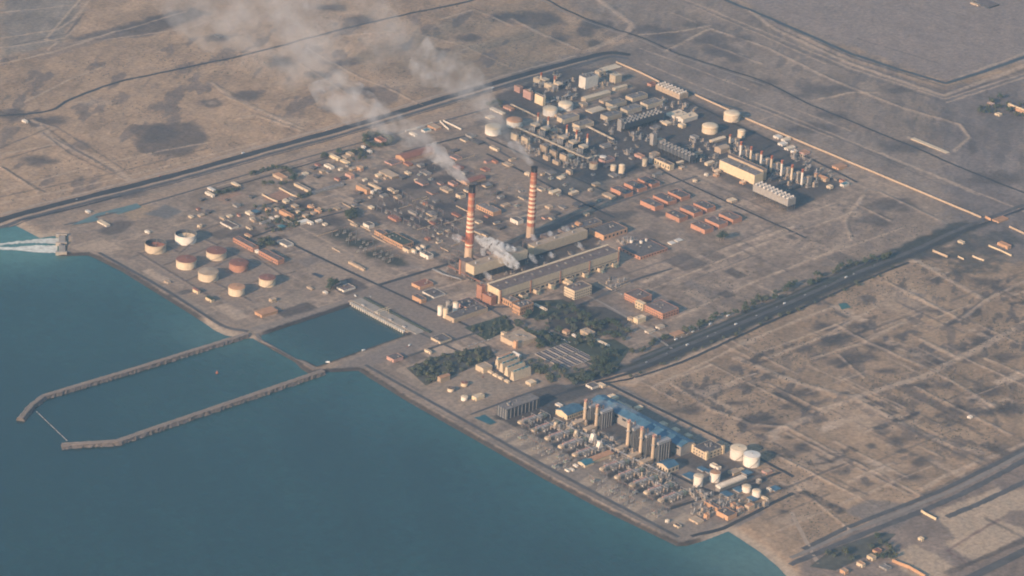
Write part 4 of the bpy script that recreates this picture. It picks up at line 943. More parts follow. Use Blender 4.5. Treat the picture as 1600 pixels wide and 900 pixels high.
bldg('bungalow', 'tan round roofed hut seaward of the stone bungalow', 885, 524, 7, 6, 5, 'tan', 'orange', style='slab')
bldg('bungalow', 'little white hut beside the stone bungalow', 899, 528, 6, 3, 3, 'white', 'white')
# desalination office court
bldg('court_building', 'tan roofed court building with two tall lit stair heads', 806, 545, 24, 32, 8, 'tan', 'tan', units=6)
bldg('stair_tower', 'tall lit stair head at the seaward corner of the court building', 787, 532, 5, 4, 11, 'cream', 'tan')
bldg('stair_tower', 'tall lit stair head at the near corner of the court building', 806, 546, 4, 3, 12, 'orange', 'tan')
bldg('pump_hall', 'cream pump hall with tan roof in the sandy yard', 755, 584, 12, 14, 8, 'cream', 'tan')
bldg('pump_hall', 'low walled tan yard building behind the evaporators', 782, 565, 6, 21, 5, 'cream', 'orange')
bldg('white_shed', 'white gabled shed beside the settling basins', 811, 559, 10, 3, 4, 'white', 'white', style='gabley')
bldg('generator_box', 'beige generator box alone at the yard edge', 829, 604, 8, 9, 5, 'cream', 'light')
bldg('yard_house', 'yellow stepped house in the sandy yard', 744, 627, 7, 13, 5.5, 'yellow', 'light', units=1)
bldg('yard_house', 'ochre shed half hidden by dark shrubs at the sandy yard', 688, 598, 5, 15, 7, 'tan', 'orange', style='gable')
EV = 'evaporator units of the desalination yard'
for k, (nx, ny) in enumerate(((779, 577), (786, 583), (794, 589), (803, 596))):
    e = thing('evaporator', ('evaporator unit with lit tapered end, nearest the court building', 'evaporator unit with lit tapered end, second from the court building', 'evaporator unit with lit tapered end, second from the sandy yard', 'evaporator unit with lit tapered end, nearest the sandy yard')[k], 'evaporator', tuple(G(nx, ny)), 0, EV)
    _, lx, ly, hz = dims(nx, ny, 6.5, 27, 13)
    mb = MB(); q = ly * .28
    for x0, x1 in ((0, lx),):
        mb.quad((0, ly, 0), (0, 0, 0), (0, q, hz), (0, ly - q, hz)); mb.quad((lx, 0, 0), (lx, ly, 0), (lx, ly - q, hz), (lx, q, hz))
        mb.quad((0, 0, 0), (lx, 0, 0), (lx, q, hz), (0, q, hz)); mb.quad((lx, ly, 0), (0, ly, 0), (0, ly - q, hz), (lx, ly - q, hz)); mb.quad((0, q, hz), (lx, q, hz), (lx, ly - q, hz), (0, ly - q, hz))
    mb.build('vessel', W['cream'], e)
    for j in range(4): MB().box(lx * (.08 + .23 * j), q + .5, hz + .004, lx * (.08 + .23 * j) + 5, ly - q - .5, hz + 2.2).build('top_unit', RF['teal'], e)
    MB().bar((2, ly * .5, hz + 3), (lx - 2, ly * .5, hz + 3), .7, 8).build('steam_pipe', W['steel'], e)
    FOOT.append((G(nx, ny)[0], G(nx, ny)[1], G(nx, ny)[0] + lx, G(nx, ny)[1] + ly))
for k, (nx, ny) in enumerate(((768, 585), (776, 590), (784, 594), (794, 599))):
    bldg('brine_tank', ('low cream brine box nearest the cream pump hall', 'low cream brine box, second along the evaporator fronts', 'low cream brine box, third along the evaporator fronts', 'low cream brine box at the near end of the evaporator fronts')[k], nx, ny, 6.5, 3, 3, 'cream', 'light', 'brine box', door=False, group='brine boxes in front of the evaporators')

# --- settling basins: two files of five walled ponds
p0 = G(834, 553); ax, ay, az = pxm(p0); slud = mat('purplish settling water', (.085, .06, .062), .35, .25, .1); bwall = W['conc']
q0 = G(834, 553); q1 = G(879, 534); q2 = G(880, 579)
LX = q1[0] - q0[0]; LY = q0[1] - q2[1]
for i in range(5):
    for j in range(2):
        x0 = q0[0] + LX * i / 5 + 1; x1 = q0[0] + LX * (i + 1) / 5 - 2; y1 = q0[1] - LY * j / 2 - 2; y0 = q0[1] - LY * (j + 1) / 2 + 2
        t = thing('settling_basin', f'walled settling basin, {("seaward edge", "second from the seaward edge", "middle", "second from the inland edge", "inland edge")[i]} of the {("upper", "lower")[j]} file', 'settling basin', (x0, y0, 0), 0, 'settling basins beside the green park')
        a, b = x1 - x0, y1 - y0; FOOT.append((x0 - 3, y0 - 3, x1 + 3, y1 + 3))
        mb = MB(); mb.box(0, 0, -.2, a, .7, 1.6).box(0, b - .7, -.2, a, b, 1.6).box(0, .7, -.2, .8, b - .7, 1.65).box(a - .8, .7, -.2, a, b - .7, 1.65); mb.build('wall', bwall, t)
        MB().box(.8, .7, -.2, a - .8, b - .7, 1.1).build('water', slud, t)
        MB().box(a / 2 - .8, -.5, 1.7, a / 2 + .8, b + .5, 1.9).build('walkway', W['steel'], t)
# --- dark clad cooling block at the south plant gate
fanw = mat('pale fan ring', (.62, .57, .5), .7, .12, .3); fand = mat('dark fan blades', (.03, .03, .035), .6, .2, .3)
def fan_deck(label, nx, ny, dL, dR, h, ncol, nrow, wall, solid=True, group=None, ringr=.38):
    p, lx, ly, hz = dims(nx, ny, dL, dR, h); z = hgt(p[0], p[1]) - .3
    t = thing('cooling_block', label, 'cooling block', (p[0], p[1], z), 0, group); FOOT.append((p[0] - 3, p[1] - 3, p[0] + lx + 3, p[1] + ly + 3))
    z0 = 0 if solid else hz * .45
    MB().box(0, 0, z0, lx, ly, hz).build('wall', W[wall], t)
    if not solid:
        fr = MB()
        for i in range(ncol + 1):
            for j in range(nrow + 1): fr.bar((.8 + (lx - 1.6) * j / nrow, .8 + (ly - 1.6) * i / ncol, 0), (.8 + (lx - 1.6) * j / nrow, .8 + (ly - 1.6) * i / ncol, z0), .7, 4)
            fr.bar((.8, .8 + (ly - 1.6) * i / ncol, z0 * .93), (lx - .8, .8 + (ly - 1.6) * i / ncol, z0 * .93), .5, 4)
        for j in range(nrow + 1): fr.bar((.8 + (lx - 1.6) * j / nrow, .8, z0 * .93), (.8 + (lx - 1.6) * j / nrow, ly - .8, z0 * .93), .5, 4)
        fr.build('steel_frame', W['dark'], t)
    for i in range(ncol): MB().box(-.5, ly * i / ncol + .4, z0 + .3, -.003, ly * i / ncol + 1.2, hz - .2).build('wall_rib', W['steel'], t)
    fm_ = fanw if wall != 'dark' and 'dim' not in label else mat('shade-toned fan ring', (.27, .26, .245), .8, .2, .3)  # grey copy of the pale ring, shade on dark decks put into the colour
    rr = min(lx / nrow, ly / ncol) * ringr
    ring = MB().lathe([(rr, 0), (rr * .92, 1.2), (rr, 3.0), (rr - .4, 3.0), (rr - .5, .4), (.1, .4)], 18, cap_top=False).mesh('fan_ring', fm_)
    bl = MB()
    for k in range(5):
        a = 1.2566 * k; c, s = math.cos(a), math.sin(a)
        bl.quad((.4 * c, .4 * s, 1.2), ((rr - .7) * c, (rr - .7) * s, 1.0), ((rr - .7) * math.cos(a + .4), (rr - .7) * math.sin(a + .4), 1.6), (.4 * math.cos(a + .6), .4 * math.sin(a + .6), 1.5))
    bl.lathe([(.8, .9), (.8, 1.9)], 8); blm = bl.mesh('fan_blades', fand)
    for i in range(ncol):
        for j in range(nrow):
            o = inst('fan_ring', ring, t, (lx * (j + .5) / nrow, ly * (i + .5) / ncol, hz)); inst('fan_blades', blm, o, (0, 0, 0), rz=rnd.uniform(0, 1))
    return t
fan_deck('fan deck in four rows with tan front beside the boundary wall', 1062, 156, 38, 13, 8, 7, 4, 'tan', True)
fan_deck('tall grey fan deck at the inland end of the stack row', 1230, 331, 55, 12, 19, 9, 3, 'grey', False)
fan_deck('dark fan deck with two lines of pale rings in the far yard', 1077, 258, 50, 10, 13, 9, 2, 'dark', False)
fan_deck('dim grey fan deck deep in the far yard shade', 975, 208, 12, 62, 14, 3, 10, 'dark', False)
cb = bldg('cooling_house', 'big dark steel clad cooling house by the small pool', 791, 656, 15, 52, 16, 'dark', 'grey', 'cooling house', units=5)
lx, ly, hz = cb['size']
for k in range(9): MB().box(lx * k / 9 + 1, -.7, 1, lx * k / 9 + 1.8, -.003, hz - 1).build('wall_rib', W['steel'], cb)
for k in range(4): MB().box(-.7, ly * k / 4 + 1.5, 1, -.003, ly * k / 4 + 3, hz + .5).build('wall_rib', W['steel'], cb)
for px_, lb in (([(740, 653), (757, 648), (776, 660), (766, 664)], 'small teal pool beside the dark cooling house'), ([(112, 352), (150, 346), (222, 324), (214, 318), (150, 334)], 'long shallow turquoise lagoon behind the outfall'), ([(300 + 1010, 475), (1322, 473), (1330, 481), (1315, 484)], 'small green pond beside the corridor road'), ([(486, 428), (492, 426), (507, 431), (501, 435)], 'dark rectangular pit pond on the pale pad')):
    mb = MB(); pts = Gs(px_)
    mb.quad(*[(x, y, max(hgt(x, y), -.2) + .32) for x, y in pts])
    o = mb.build('pond', mat('pond ' + lb[:12], {'s': (.02, .09, .10), 'l': (.115, .175, .165), 'd': (.03, .032, .038)}[lb[0]] if 'green' not in lb else (.03, .11, .09), .3, .15, .05)); tag(o, lb, kind='structure')
    if o.data.polygons[0].normal.z < 0: o.data.flip_normals()

# --- far yard
bldg('canopy_hall', 'bright tan flat roof in the far inland corner by the wall', 947, 113, 10, 24, 2, 'tan', 'light', style='slab', door=False)
bldg('boiler_block', 'tall white boiler block with stepped dark plant behind', 914, 140, 10, 20, 18, 'white', 'grey', 'boiler house', units=5)
bldg('plant_house', 'cream plant house with cluttered roof behind the white boiler block', 936, 121, 7, 10, 8, 'cream', 'light', units=3)
bldg('hopper', 'cream hopper house with dark base near the bright tan roof', 961, 131, 9, 10, 12, 'cream', 'light', 'hopper', units=2)
bldg('long_shed', 'short bright roofed shed below the hopper', 961, 144, 4.5, 19, 5, 'cream', 'light', style='gable')
bldg('long_shed', 'longest tan roofed shed of the far yard', 915, 160, 7, 39, 5, 'cream', 'light', style='gable')
bldg('canopy_hall', 'bright yellow tan roof beside the touching tanks', 925, 178, 10.5, 22, 1.6, 'yellow', 'light', style='slab', door=False)
SH = 'grey roofed sheds with lit ends in the far yard'
for nx, ny, l, r_, h, lb in ((957, 170, 11, 22, 6, 'grey roofed shed facing the bright yellow roof'), (988, 160, 11, 24, 6, 'grey roofed shed nearest the four row fan deck'), (949, 190, 11, 23, 7, 'grey roofed shed seaward of the dim fan deck'), (980, 180, 11, 23, 7, 'grey roofed shed in the middle of the far yard'), (1012, 171, 12, 23, 7, 'grey roofed shed nearest the cream pair of halls'), (881, 194, 11, 24, 7, 'grey roofed shed beside the touching tanks'), (905, 203, 11, 23, 6, 'grey roofed shed behind the red topped stacks')):
    bldg('shed', lb, nx, ny, l, r_, h, 'cream', 'grey', style='flat', group=SH, units=1)
bldg('cream_hall', 'cream hall with pale flat roof behind the twin ridge hall', 1054, 186, 13, 19, 4, 'white', 'light', units=3)
bldg('cream_hall', 'cream twin ridge hall near the ringed tan tank', 1067, 193, 11, 23, 6, 'white', 'light', style='gable', units=2)
bldg('hut', 'small yellow house with pale roof below the cream halls', 1066, 201, 7, 6, 5, 'yellow', 'light')
bldg('hut', 'white flat hut beside the dim fan deck, upper', 1029, 186, 5, 5, 2, 'white', 'white', door=False)
bldg('hut', 'white flat hut beside the dim fan deck, lower', 1037, 193, 7, 3, 2, 'white', 'white', door=False)
bldg('red_shed', 'red roofed shed against the four row fan deck', 1017, 136, 6, 8, 4, 'brick', 'red')
bldg('barrel_shed', 'tan barrel roofed shed at the head of the stack row', 1126, 241, 10, 14, 6, 'tan', 'tan', style='barrel')
bldg('long_shed', 'thin pale shed behind the barrel roofed shed', 1113, 224, 5, 21, 3, 'cream', 'light', style='gable')
bldg('gas_turbine_hall', 'large sunlit cream hall in front of the stack row', 1178, 289, 55, 14, 15, 'yellow', 'grey', 'hall', units=6)
bldg('hall_lean_to', 'higher landward bay behind the large sunlit hall', 1191, 283, 55, 6, 17, 'tan', 'brown')
bldg('cream_hall', 'bright cream hall with roof machines beside two silos', 1046, 267, 24, 7, 9, 'yellow', 'brown', units=5, win=(6, 0, 1))
bldg('pink_shed', 'pink shed seaward of the two silos', 1002, 249, 11, 6, 4, 'pink', 'orange')
bldg('machine_house', 'pinkish block behind the pipe bridge end tank', 945, 256, 10, 16, 4, 'pink', 'brown', units=2)
bldg('grey_tower', 'grey windowless tower at the end of the dark fan deck', 1020, 228, 5, 6, 18, 'grey', 'grey', 'tower', door=False)
bldg('grey_tower', 'dim grey tower at the seaward end of the far yard shade', 970, 206, 6, 4, 18, 'grey', 'grey', 'tower', door=False)
bldg('hut', 'tan walled yard office near the stack row end', 1310, 266, 10, 14, 3, 'orange', 'orange', style='slab')
bldg('hut', 'orange long hut below the last stacks', 1290, 285, 18, 6, 5, 'tan', 'orange', style='gabley')
bldg('hut', 'little cream hut by the plant corner', 1297, 296, 6, 5, 4, 'cream', 'light')
bldg('hut', 'pale teal roofed hut at the plant corner', 1318, 293, 6, 9, 4, 'white', 'teal')
bldg('hut', 'red tarpaulin hut at the plant corner', 1317, 287, 6, 4, 4, 'brick', 'red')
for i, (nx, ny, l, r_, lb) in enumerate(((1216, 218, 8, 7, 'white workshop roof nearest the slim tank'), (1226, 222, 6, 10, 'pale long workshop roof beside the boundary wall'), (1222, 229, 7, 9, 'cream workshop with notched roof'), (1231, 236, 6, 12, 'pale workshop next to the pink workshop'), (1240, 240, 5, 6, 'small pale hut beside the pink workshop'), (1257, 243, 9, 9, 'pink walled workshop yard house'))):
    bldg('workshop', lb, nx, ny, l, r_, 3, 'pink' if i == 5 else 'white', 'orange' if i == 5 else ('white', 'light')[i % 2], group='workshops along the far boundary wall')
for nx, ny, l, r_, lb, w_ in ((1087, 286, 5, 3, 'small cream hut by the dark fan deck', 'cream'), (1121, 271, 6, 6, 'tan hut nearest the sunlit hall', 'tan'), (1119, 277, 5, 5, 'lower tan hut nearest the sunlit hall', 'orange'), (1104, 276, 4, 3, 'tiny pale hut on the yard', 'white'), (1143, 318, 8, 9, 'tan round roofed hut by the brick rows', 'tan'), (1161, 289, 6, 5, 'hut at the foot of the sunlit hall', 'orange'), (863, 305, 6, 14, 'cream works hut below the small cubes', 'cream'), (922, 300, 4, 4, 'small tan hut by the gas turbine road', 'tan'), (826, 276, 7, 4, 'pale hut beside the inland chimney top', 'cream'), (893, 306, 5, 12, 'flat pale hut next to the works hut', 'tan')):
    bldg('hut', lb, nx, ny, l, r_, 3.5, w_, 'light')
# sunlit cubes
CB = 'sunlit steel cubes of the gas turbine yard'
for nx, ny, l, r_, h, w_, lb in ((807, 221, 9, 3, 10, 'cream', 'cream cube nearest the smoke wrapped tank'), (824, 227, 10, 4, 10, 'cream', 'cream cube, second from the smoke wrapped tank'), (853, 240, 10, 3, 10, 'tan', 'tan cube in the upper file, seaward of three'), (868, 248, 10, 3, 10, 'tan', 'tan cube in the upper file, middle of three'), (884, 255, 10, 4, 11, 'tan', 'tan cube in the upper file, inland of three'), (856, 252, 8, 4, 7, 'tan', 'short tan cube in the lower file, seaward one'), (872, 259, 9, 4, 6, 'tan', 'short tan cube in the lower file, inland one'), (891, 274, 7, 4, 6, 'tan', 'lone tan cube nearest the inland chimney'),
                            (812, 146, 9, 5, 9, 'pink', 'pink cube nearest the highway'), (829, 157, 12, 4, 12, 'pink', 'tall pink cube in the middle of three'), (848, 166, 13, 4, 14, 'yellow', 'tall yellow cube beside the short stack')):
    bldg('steel_cube', lb, nx, ny, l, r_, h, w_, 'grey' if w_ != 'pink' else 'orange', 'filter house', units=1, door=False, group=CB)
for nx, ny, l, r_, h, lb in ((843, 132, 10, 7, 7, 'cream filter box at the highway edge'), (861, 141, 11, 7, 7, 'pale filter box behind the highway edge stack')):
    bldg('filter_box', lb, nx, ny, l, r_, h, 'cream', 'light', units=2)
bldg('flat_store', 'pale flat store with rounded corner near the smoke', 765, 187, 7, 9, 2, 'yellow', 'light', style='slab')
bldg('flat_store', 'long pale flat store near the smoke', 785, 180, 20, 5, 2, 'white', 'light', style='slab')
bldg('flat_store', 'pinkish flat store by the first pipe bridge', 798, 174, 12, 6, 3, 'pink', 'orange', style='slab')

# gas turbine units: casing, filter house and a banded stack
def gt_unit(label, sx, sy, htop, fx, fy, group):
    p = G(sx, sy); az = pxm(p)[2]; h = htop / az; z = hgt(p[0], p[1]) - .3
    t = thing('gas_turbine', label, 'gas turbine', (p[0], p[1], z), 0, group)
    MB().lathe([(3.0, 0), (3.0, h * .45)], 16).build('stack_base', W['steel'], t)
    MB().lathe([(2.4, h * .45), (2.4, h * .72)], 16, cap_top=False).build('stack', bandW, t)
    MB().lathe([(2.5, h * .72), (2.5, h * .94), (2.7, h * .94), (2.7, h), (2.0, h), (2.0, h - 2)], 16, cap_top=False).build('stack_top', bandR, t)
    f = G(fx, fy) - p
    MB().box(f[0] - 6, f[1] - 7, 0, f[0] + 7, f[1] + 7, h * .40).build('casing', W['dark'], t)
    MB().box(f[0] - 8, f[1] - 9, h * .40 + .003, f[0] + 8, f[1] + 9, h * .52).build('filter_house', W['cream'], t)
    MB().box(min(0, f[0]) + 2, -2.2, h * .16, max(0, f[0]) - 2, 2.2, h * .34).build('exhaust_duct', W['steel'], t)
    for k in range(4): MB().lathe([(1.3, 0), (1.3, h * .42), (.6, h * .46)], 10, f[0] - 12 - 3.4 * k, f[1] - 10 + 2 * k).build('vessel', W['steel'], t)
    FOOT.append((p[0] - 14, p[1] - 14, p[0] + 14, p[1] + 14))
GT = 'gas turbines with red topped stacks'
for sx, sy, ht, fx, fy, lb in ((840, 197, 21, 836, 204, 'gas turbine with red topped stack nearest the touching tanks'), (856, 203, 21, 852, 210, 'gas turbine with red topped stack, second from the touching tanks'), (885, 217, 22, 880, 224, 'gas turbine with red topped stack, middle of five'), (900, 226, 23, 895, 232, 'gas turbine with red topped stack, second from the long pipe end'), (917, 232, 23, 911, 239, 'gas turbine with red topped stack nearest the long pipe end')):
    gt_unit(lb, sx, sy, ht, fx, fy, GT)
gt_unit('gas turbine with pink stack at the highway edge', 845, 129, 16, 851, 131, GT); gt_unit('gas turbine with pink stack just behind the highway edge one', 866, 136, 17, 872, 138, GT)
# eight slim stacks with heat recovery boilers
HS = 'slim red capped stacks of the inland row'
ordn = ('nearest the barrel roofed shed', 'second from the barrel roofed shed', 'third from the barrel roofed shed', 'fourth from the barrel roofed shed', 'fourth from the plant corner', 'third from the plant corner', 'second from the plant corner', 'nearest the plant corner')
for k, (sx, y1, y0) in enumerate(((1140, 226, 210), (1156, 250, 221), (1172, 256, 229), (1188, 263, 236), (1204, 269, 243), (1220, 277, 250), (1236, 284, 257), (1252, 291, 264))):
    p = G(sx, y1); h = (y1 - y0) / pxm(p)[2]; z = hgt(p[0], p[1]) - .3
    t = thing('boiler_stack', f'slim stack with red cap and grey boiler, {ordn[k]}', 'stack', (p[0], p[1], z), 0, HS)
    MB().lathe([(3.0, 0), (2.7, h * .82)], 16, cap_top=False).build('shaft', W['white'] if k % 2 else W['cream'], t)
    MB().lathe([(2.8, h * .82), (2.8, h * .96), (3.3, h * .96), (3.3, h), (2.2, h), (2.2, h - 2)], 16, cap_top=False).build('cap', bandR, t)
    MB().box(15, -7, 0, 27, 7, h * .42).build('boiler', W['grey'], t)
    MB().box(16, -6, h * .42 + .004, 25, 4, h * .5).build('drum_house', RF['tan'], t)
    MB().box(2.4, -3, h * .2, 14, 3, h * .42).build('duct', W['steel'], t)
    MB().box(-38, -5, 0, -8, 5, 7).build('turbine_casing', W['dark'], t)
    FOOT.append((p[0] - 38, p[1] - 9, p[0] + 26, p[1] + 9))
# pipe bridges
def pipe_bridge(label, px, hgt_m, width=4.5, m='cream', name='pipe_bridge', npipe=3, post=22):
    pts = dense(Gs(px), post, False); z = [hgt(*p) for p in pts]
    o = G(px[0][0], px[0][1]); t = thing(name, label, 'pipe bridge', (o[0], o[1], 0))
    L = [(p[0] - o[0], p[1] - o[1]) for p in pts]
    for j in range(npipe):
        q = offset([np.array(a) for a in L], (j - (npipe - 1) / 2) * width / npipe)
        MB().path([(a[0], a[1], zz + hgt_m) for a, zz in zip(q, z)], width / npipe * .46, 6).build('pipe', W[m], t)
    fr = MB(); qa = offset([np.array(a) for a in L], width / 2); qb = offset([np.array(a) for a in L], -width / 2)
    for a, b, zz in zip(qa, qb, z):
        fr.bar((a[0], a[1], zz - .5), (a[0], a[1], zz + hgt_m - .8), .35, 4); fr.bar((b[0], b[1], zz - .5), (b[0], b[1], zz + hgt_m - .8), .35, 4); fr.bar((a[0], a[1], zz + hgt_m - .8), (b[0], b[1], zz + hgt_m - .8), .4, 4)
    fr.build('trestle', W['steel'], t); return t
pipe_bridge('long pale pipe bridge below the red topped stacks', [(806, 203), (850, 222), (900, 245), (917, 252), (928, 249), (936, 247)], 8, 7)
pipe_bridge('pale pipe bridge from the pink store to the touching tanks', [(798, 167), (818, 176), (838, 186)], 7, 6)
pipe_bridge('straight pale pipe bridge behind the red topped stacks', [(916, 202), (938, 213), (958, 223)], 9, 7)
pipe_bridge('pipe bridge along the tall far cubes', [(825, 143), (846, 152)], 6, 5)
pipe_bridge('dim pipe bridge in front of the touching tanks', [(850, 165), (880, 155), (896, 150)], 6, 5, 'steel')
pipe_bridge('pipe bridge from the boilers toward the switchyard', [(676, 424), (692, 432), (720, 440)], 6, 5, 'steel')
pipe_bridge('pipe bridge along the seaward end of the boiler houses', [(700, 420), (726, 432), (750, 445)], 7, 5, 'brown')
pipe_bridge('pipe run between the south boilers and turbine rows', [(885, 668), (960, 706), (1040, 745)], 6, 5, 'steel')
# boundary walls
def wall_run(label, px, h, th=1.2, m='orange', name='boundary_wall', cat='wall', pil=True):
    pts = dense(Gs(px), 14, False); o = G(px[0][0], px[0][1]); t = thing(name, label, cat, (o[0], o[1], 0))
    L = [np.array((p[0] - o[0], p[1] - o[1])) for p in pts]; Z = [hgt(*p) for p in pts]; a_ = offset(L, th / 2); b_ = offset(L, -th / 2)
    mb = MB()
    for i in range(len(L) - 1):
        q = lambda s, k, zz: (s[k][0], s[k][1], Z[k] + zz)
        for s, flip in ((a_, 0), (b_, 1)): mb.quad(*([q(s, i, -1), q(s, i + 1, -1), q(s, i + 1, h), q(s, i, h)][::-1 if flip else 1]))
        mb.quad(q(b_, i, h), q(b_, i + 1, h), q(a_, i + 1, h), q(a_, i, h))
    for k in (0, len(L) - 1): mb.quad((a_[k][0], a_[k][1], Z[k] - 1), (b_[k][0], b_[k][1], Z[k] - 1), (b_[k][0], b_[k][1], Z[k] + h), (a_[k][0], a_[k][1], Z[k] + h))
    mb.build('wall_panel', W[m], t)
    if pil:
        pb = MB()
        for i in range(0, len(L), 2): pb.box(L[i][0] - th, L[i][1] - th, Z[i] - 1, L[i][0] + th, L[i][1] + th, Z[i] + h + .4)
        pb.build('pilaster_strip', W[m], t)
    return t
wall_run('long straight boundary wall, first stretch from the far corner', [(963, 98), (1000, 114), (1030, 129)], 4.2, .8, m='tan')
wall_run('long straight boundary wall behind the ringed tanks', [(1086, 149), (1110, 160), (1139, 173)], 4.2, .8, m='tan')
wall_run('longest sunlit boundary wall running to the corridor road', [(1158, 183), (1250, 222), (1350, 264), (1455, 308), (1533, 341)], 4.5, .8, m='tan')
wall_run('short sunlit wall beyond the corridor gate', [(1577, 356), (1610, 370)], 4.5, .8, m='tan')
wall_run('short gate wall at the corridor road', [(1540, 341), (1548, 345)], 6, m='orange')
wall_run('bright slanting wall in the walled lot by the gate', [(1545, 385), (1580, 400)], 4, .8, m='yellow')
wall_run('short bright wall nearest the corridor in the walled lot', [(1497, 402), (1506, 406)], 4, .8, m='cream')
wall_run('bright wall in the middle of the walled lot', [(1520, 401), (1537, 408)], 4, .8, m='cream')
wall_run('dull pale wall on the corridor edge', [(1458, 393), (1480, 402)], 5, m='tan')
wall_run('sunlit yard wall at the bottom picture edge', [(1395, 878), (1420, 888), (1445, 902)], 6, m='orange')
wall_run('tan yard wall beside the wide expressway', [(1440, 800), (1450, 806), (1462, 812)], 5, m='yellow')
wall_run('bright perimeter wall of the walled estate inland', [(1577, 167), (1610, 180)], 9, 3, m='yellow')
wall_run('settlement wall with sunlit face on the brown yard', [(437, 295), (448, 301), (461, 308)], 3.5, m='cream')
wall_run('short pale settlement wall on the brown yard', [(410, 305), (421, 311), (433, 316)], 3.5, m='cream')
wall_run('pale compound wall near the smoke, seaward', [(688, 191), (695, 198), (701, 203)], 4, m='white')
wall_run('pale compound wall near the smoke, inland', [(693, 190), (706, 196), (720, 203)], 4, m='white')
wall_run('pale curved garden wall under the smoke', [(634, 206), (640, 204), (650, 202), (660, 198), (676, 193)], 4, m='white')
wall_run('low cream parapet round the grey plots in front of the office', [(936, 443), (956, 454), (985, 442)], 2.5, m='tan')

# --- intake screen house on the basin edge
ps = Gs([(549, 474), (634, 519)]); d = ps[1] - ps[0]; Ln = float(np.hypot(*d)); ang = math.atan2(d[1], d[0])
t = thing('intake_screen_house', 'long intake deck with row of piers along the square basin', 'water intake', (ps[0][0], ps[0][1], 0), ang)
MB().box(-8, 10, -4, Ln + 22, 34, 1.2).build('deck', W['conc'], t)
MB().box(-14, 1.5, -4, Ln + 4, 9.95, .6).build('apron', W['tan'], t)
MB().box(-4, 37, -.5, Ln + 34, 41, 3.0).build('parapet_wall', RF['green'], t)
for k in range(26): MB().box(Ln * k / 26, -4.5, -8, Ln * k / 26 + 2.4, 1.45, 3.2).build('pier', W['white'], t)
for k in range(4): MB().box(Ln * (.12 + .25 * k), 9.96, .6, Ln * (.12 + .25 * k) + 9, 13, 4.2).build('screen_cabin', W['steel'], t)
g = MB(); x0 = Ln * .45
for yy in (4, 30): 
    for xx in (0, 7): g.bar((x0 + xx, yy, .5), (x0 + xx, yy, 12), .5, 4)
for xx in (0, 7): g.bar((x0 + xx, -4, 12), (x0 + xx, 34, 12), .8, 4)
g.build('gantry_crane', W['yellow'], t)
# --- outfall
fo = mat('churned foam', (.62, .62, .55), .8, .25, .12)
def foam(label, px, seed):
    pts = dense(Gs(px), 6, True); r2 = random.Random(seed); mb = MB()
    for k in range(len(pts)):
        pass
    return pts
for lb, top, bot, sd_ in (('broad white foam tongue from the upper outfall bay', [(-30, 384), (30, 377), (60, 373.5), (94, 372)], [(-30, 387), (30, 380.5), (60, 380), (80, 381), (94, 381)], 1), ('broad white foam tongue from the lower outfall bay', [(-30, 386), (20, 386), (60, 383.5), (90, 384)], [(-30, 389), (20, 391), (60, 394.5), (89, 395.5)], 2)):
    a = dense(Gs(top, SEA_Z), 5); n = len(a); b = dense(Gs(bot, SEA_Z), 5); b = [b[min(int(k * len(b) / n), len(b) - 1)] for k in range(n)]
    mb = MB(); r2 = random.Random(sd_); nc = 5
    for k in range(n):
        for c in range(nc + 1):
            q = a[k] + (b[k] - a[k]) * c / nc; e = 2.2 if c in (0, nc) else 0
            mb.v.append((q[0] + r2.uniform(-e, e), q[1] + r2.uniform(-e, e), SEA_Z + .12 + r2.uniform(0, .35)))
    for k in range(n - 1):
        for c in range(nc): mb.f.append((k * 6 + c, k * 6 + c + 1, k * 6 + c + 7, k * 6 + c + 6)); mb.mi.append(0); mb.sm.append(True)
    o = mb.build('foam', fo)
    if o.data.polygons[0].normal.z < 0: o.data.flip_normals()
    tag(o, lb, kind='stuff')
t = thing('outfall_weir', 'concrete outfall weir where white water pours into the sea', 'outfall', tuple(G(97, 384)))
e0 = G(97, 368) - G(97, 384); e1 = G(97, 396) - G(97, 384)
wv = MB(); dv = (e1 - e0)[:2]; dn = dv / np.hypot(*dv); nn = np.array((-dn[1], dn[0])) * 7
wv.prism([tuple(e0[:2] - nn), tuple(e1[:2] - nn), tuple(e1[:2] + nn), tuple(e0[:2] + nn)][::-1], -6, 2.2); wv.build('weir_wall', W['conc'], t)
for f in (0, .48, 1):
    c = e0[:2] + dv * f; MB().prism([tuple(c + nn * 1.5 - dn * 3), tuple(c + nn * 1.5 + dn * 3), tuple(c - nn * 2 + dn * 3), tuple(c - nn * 2 - dn * 3)], -6, 4.5).build('pier', W['conc'], t)
gate = MB().box(-1, -4, -3, 1, 4, 5).build('gate', W['dark'], t)

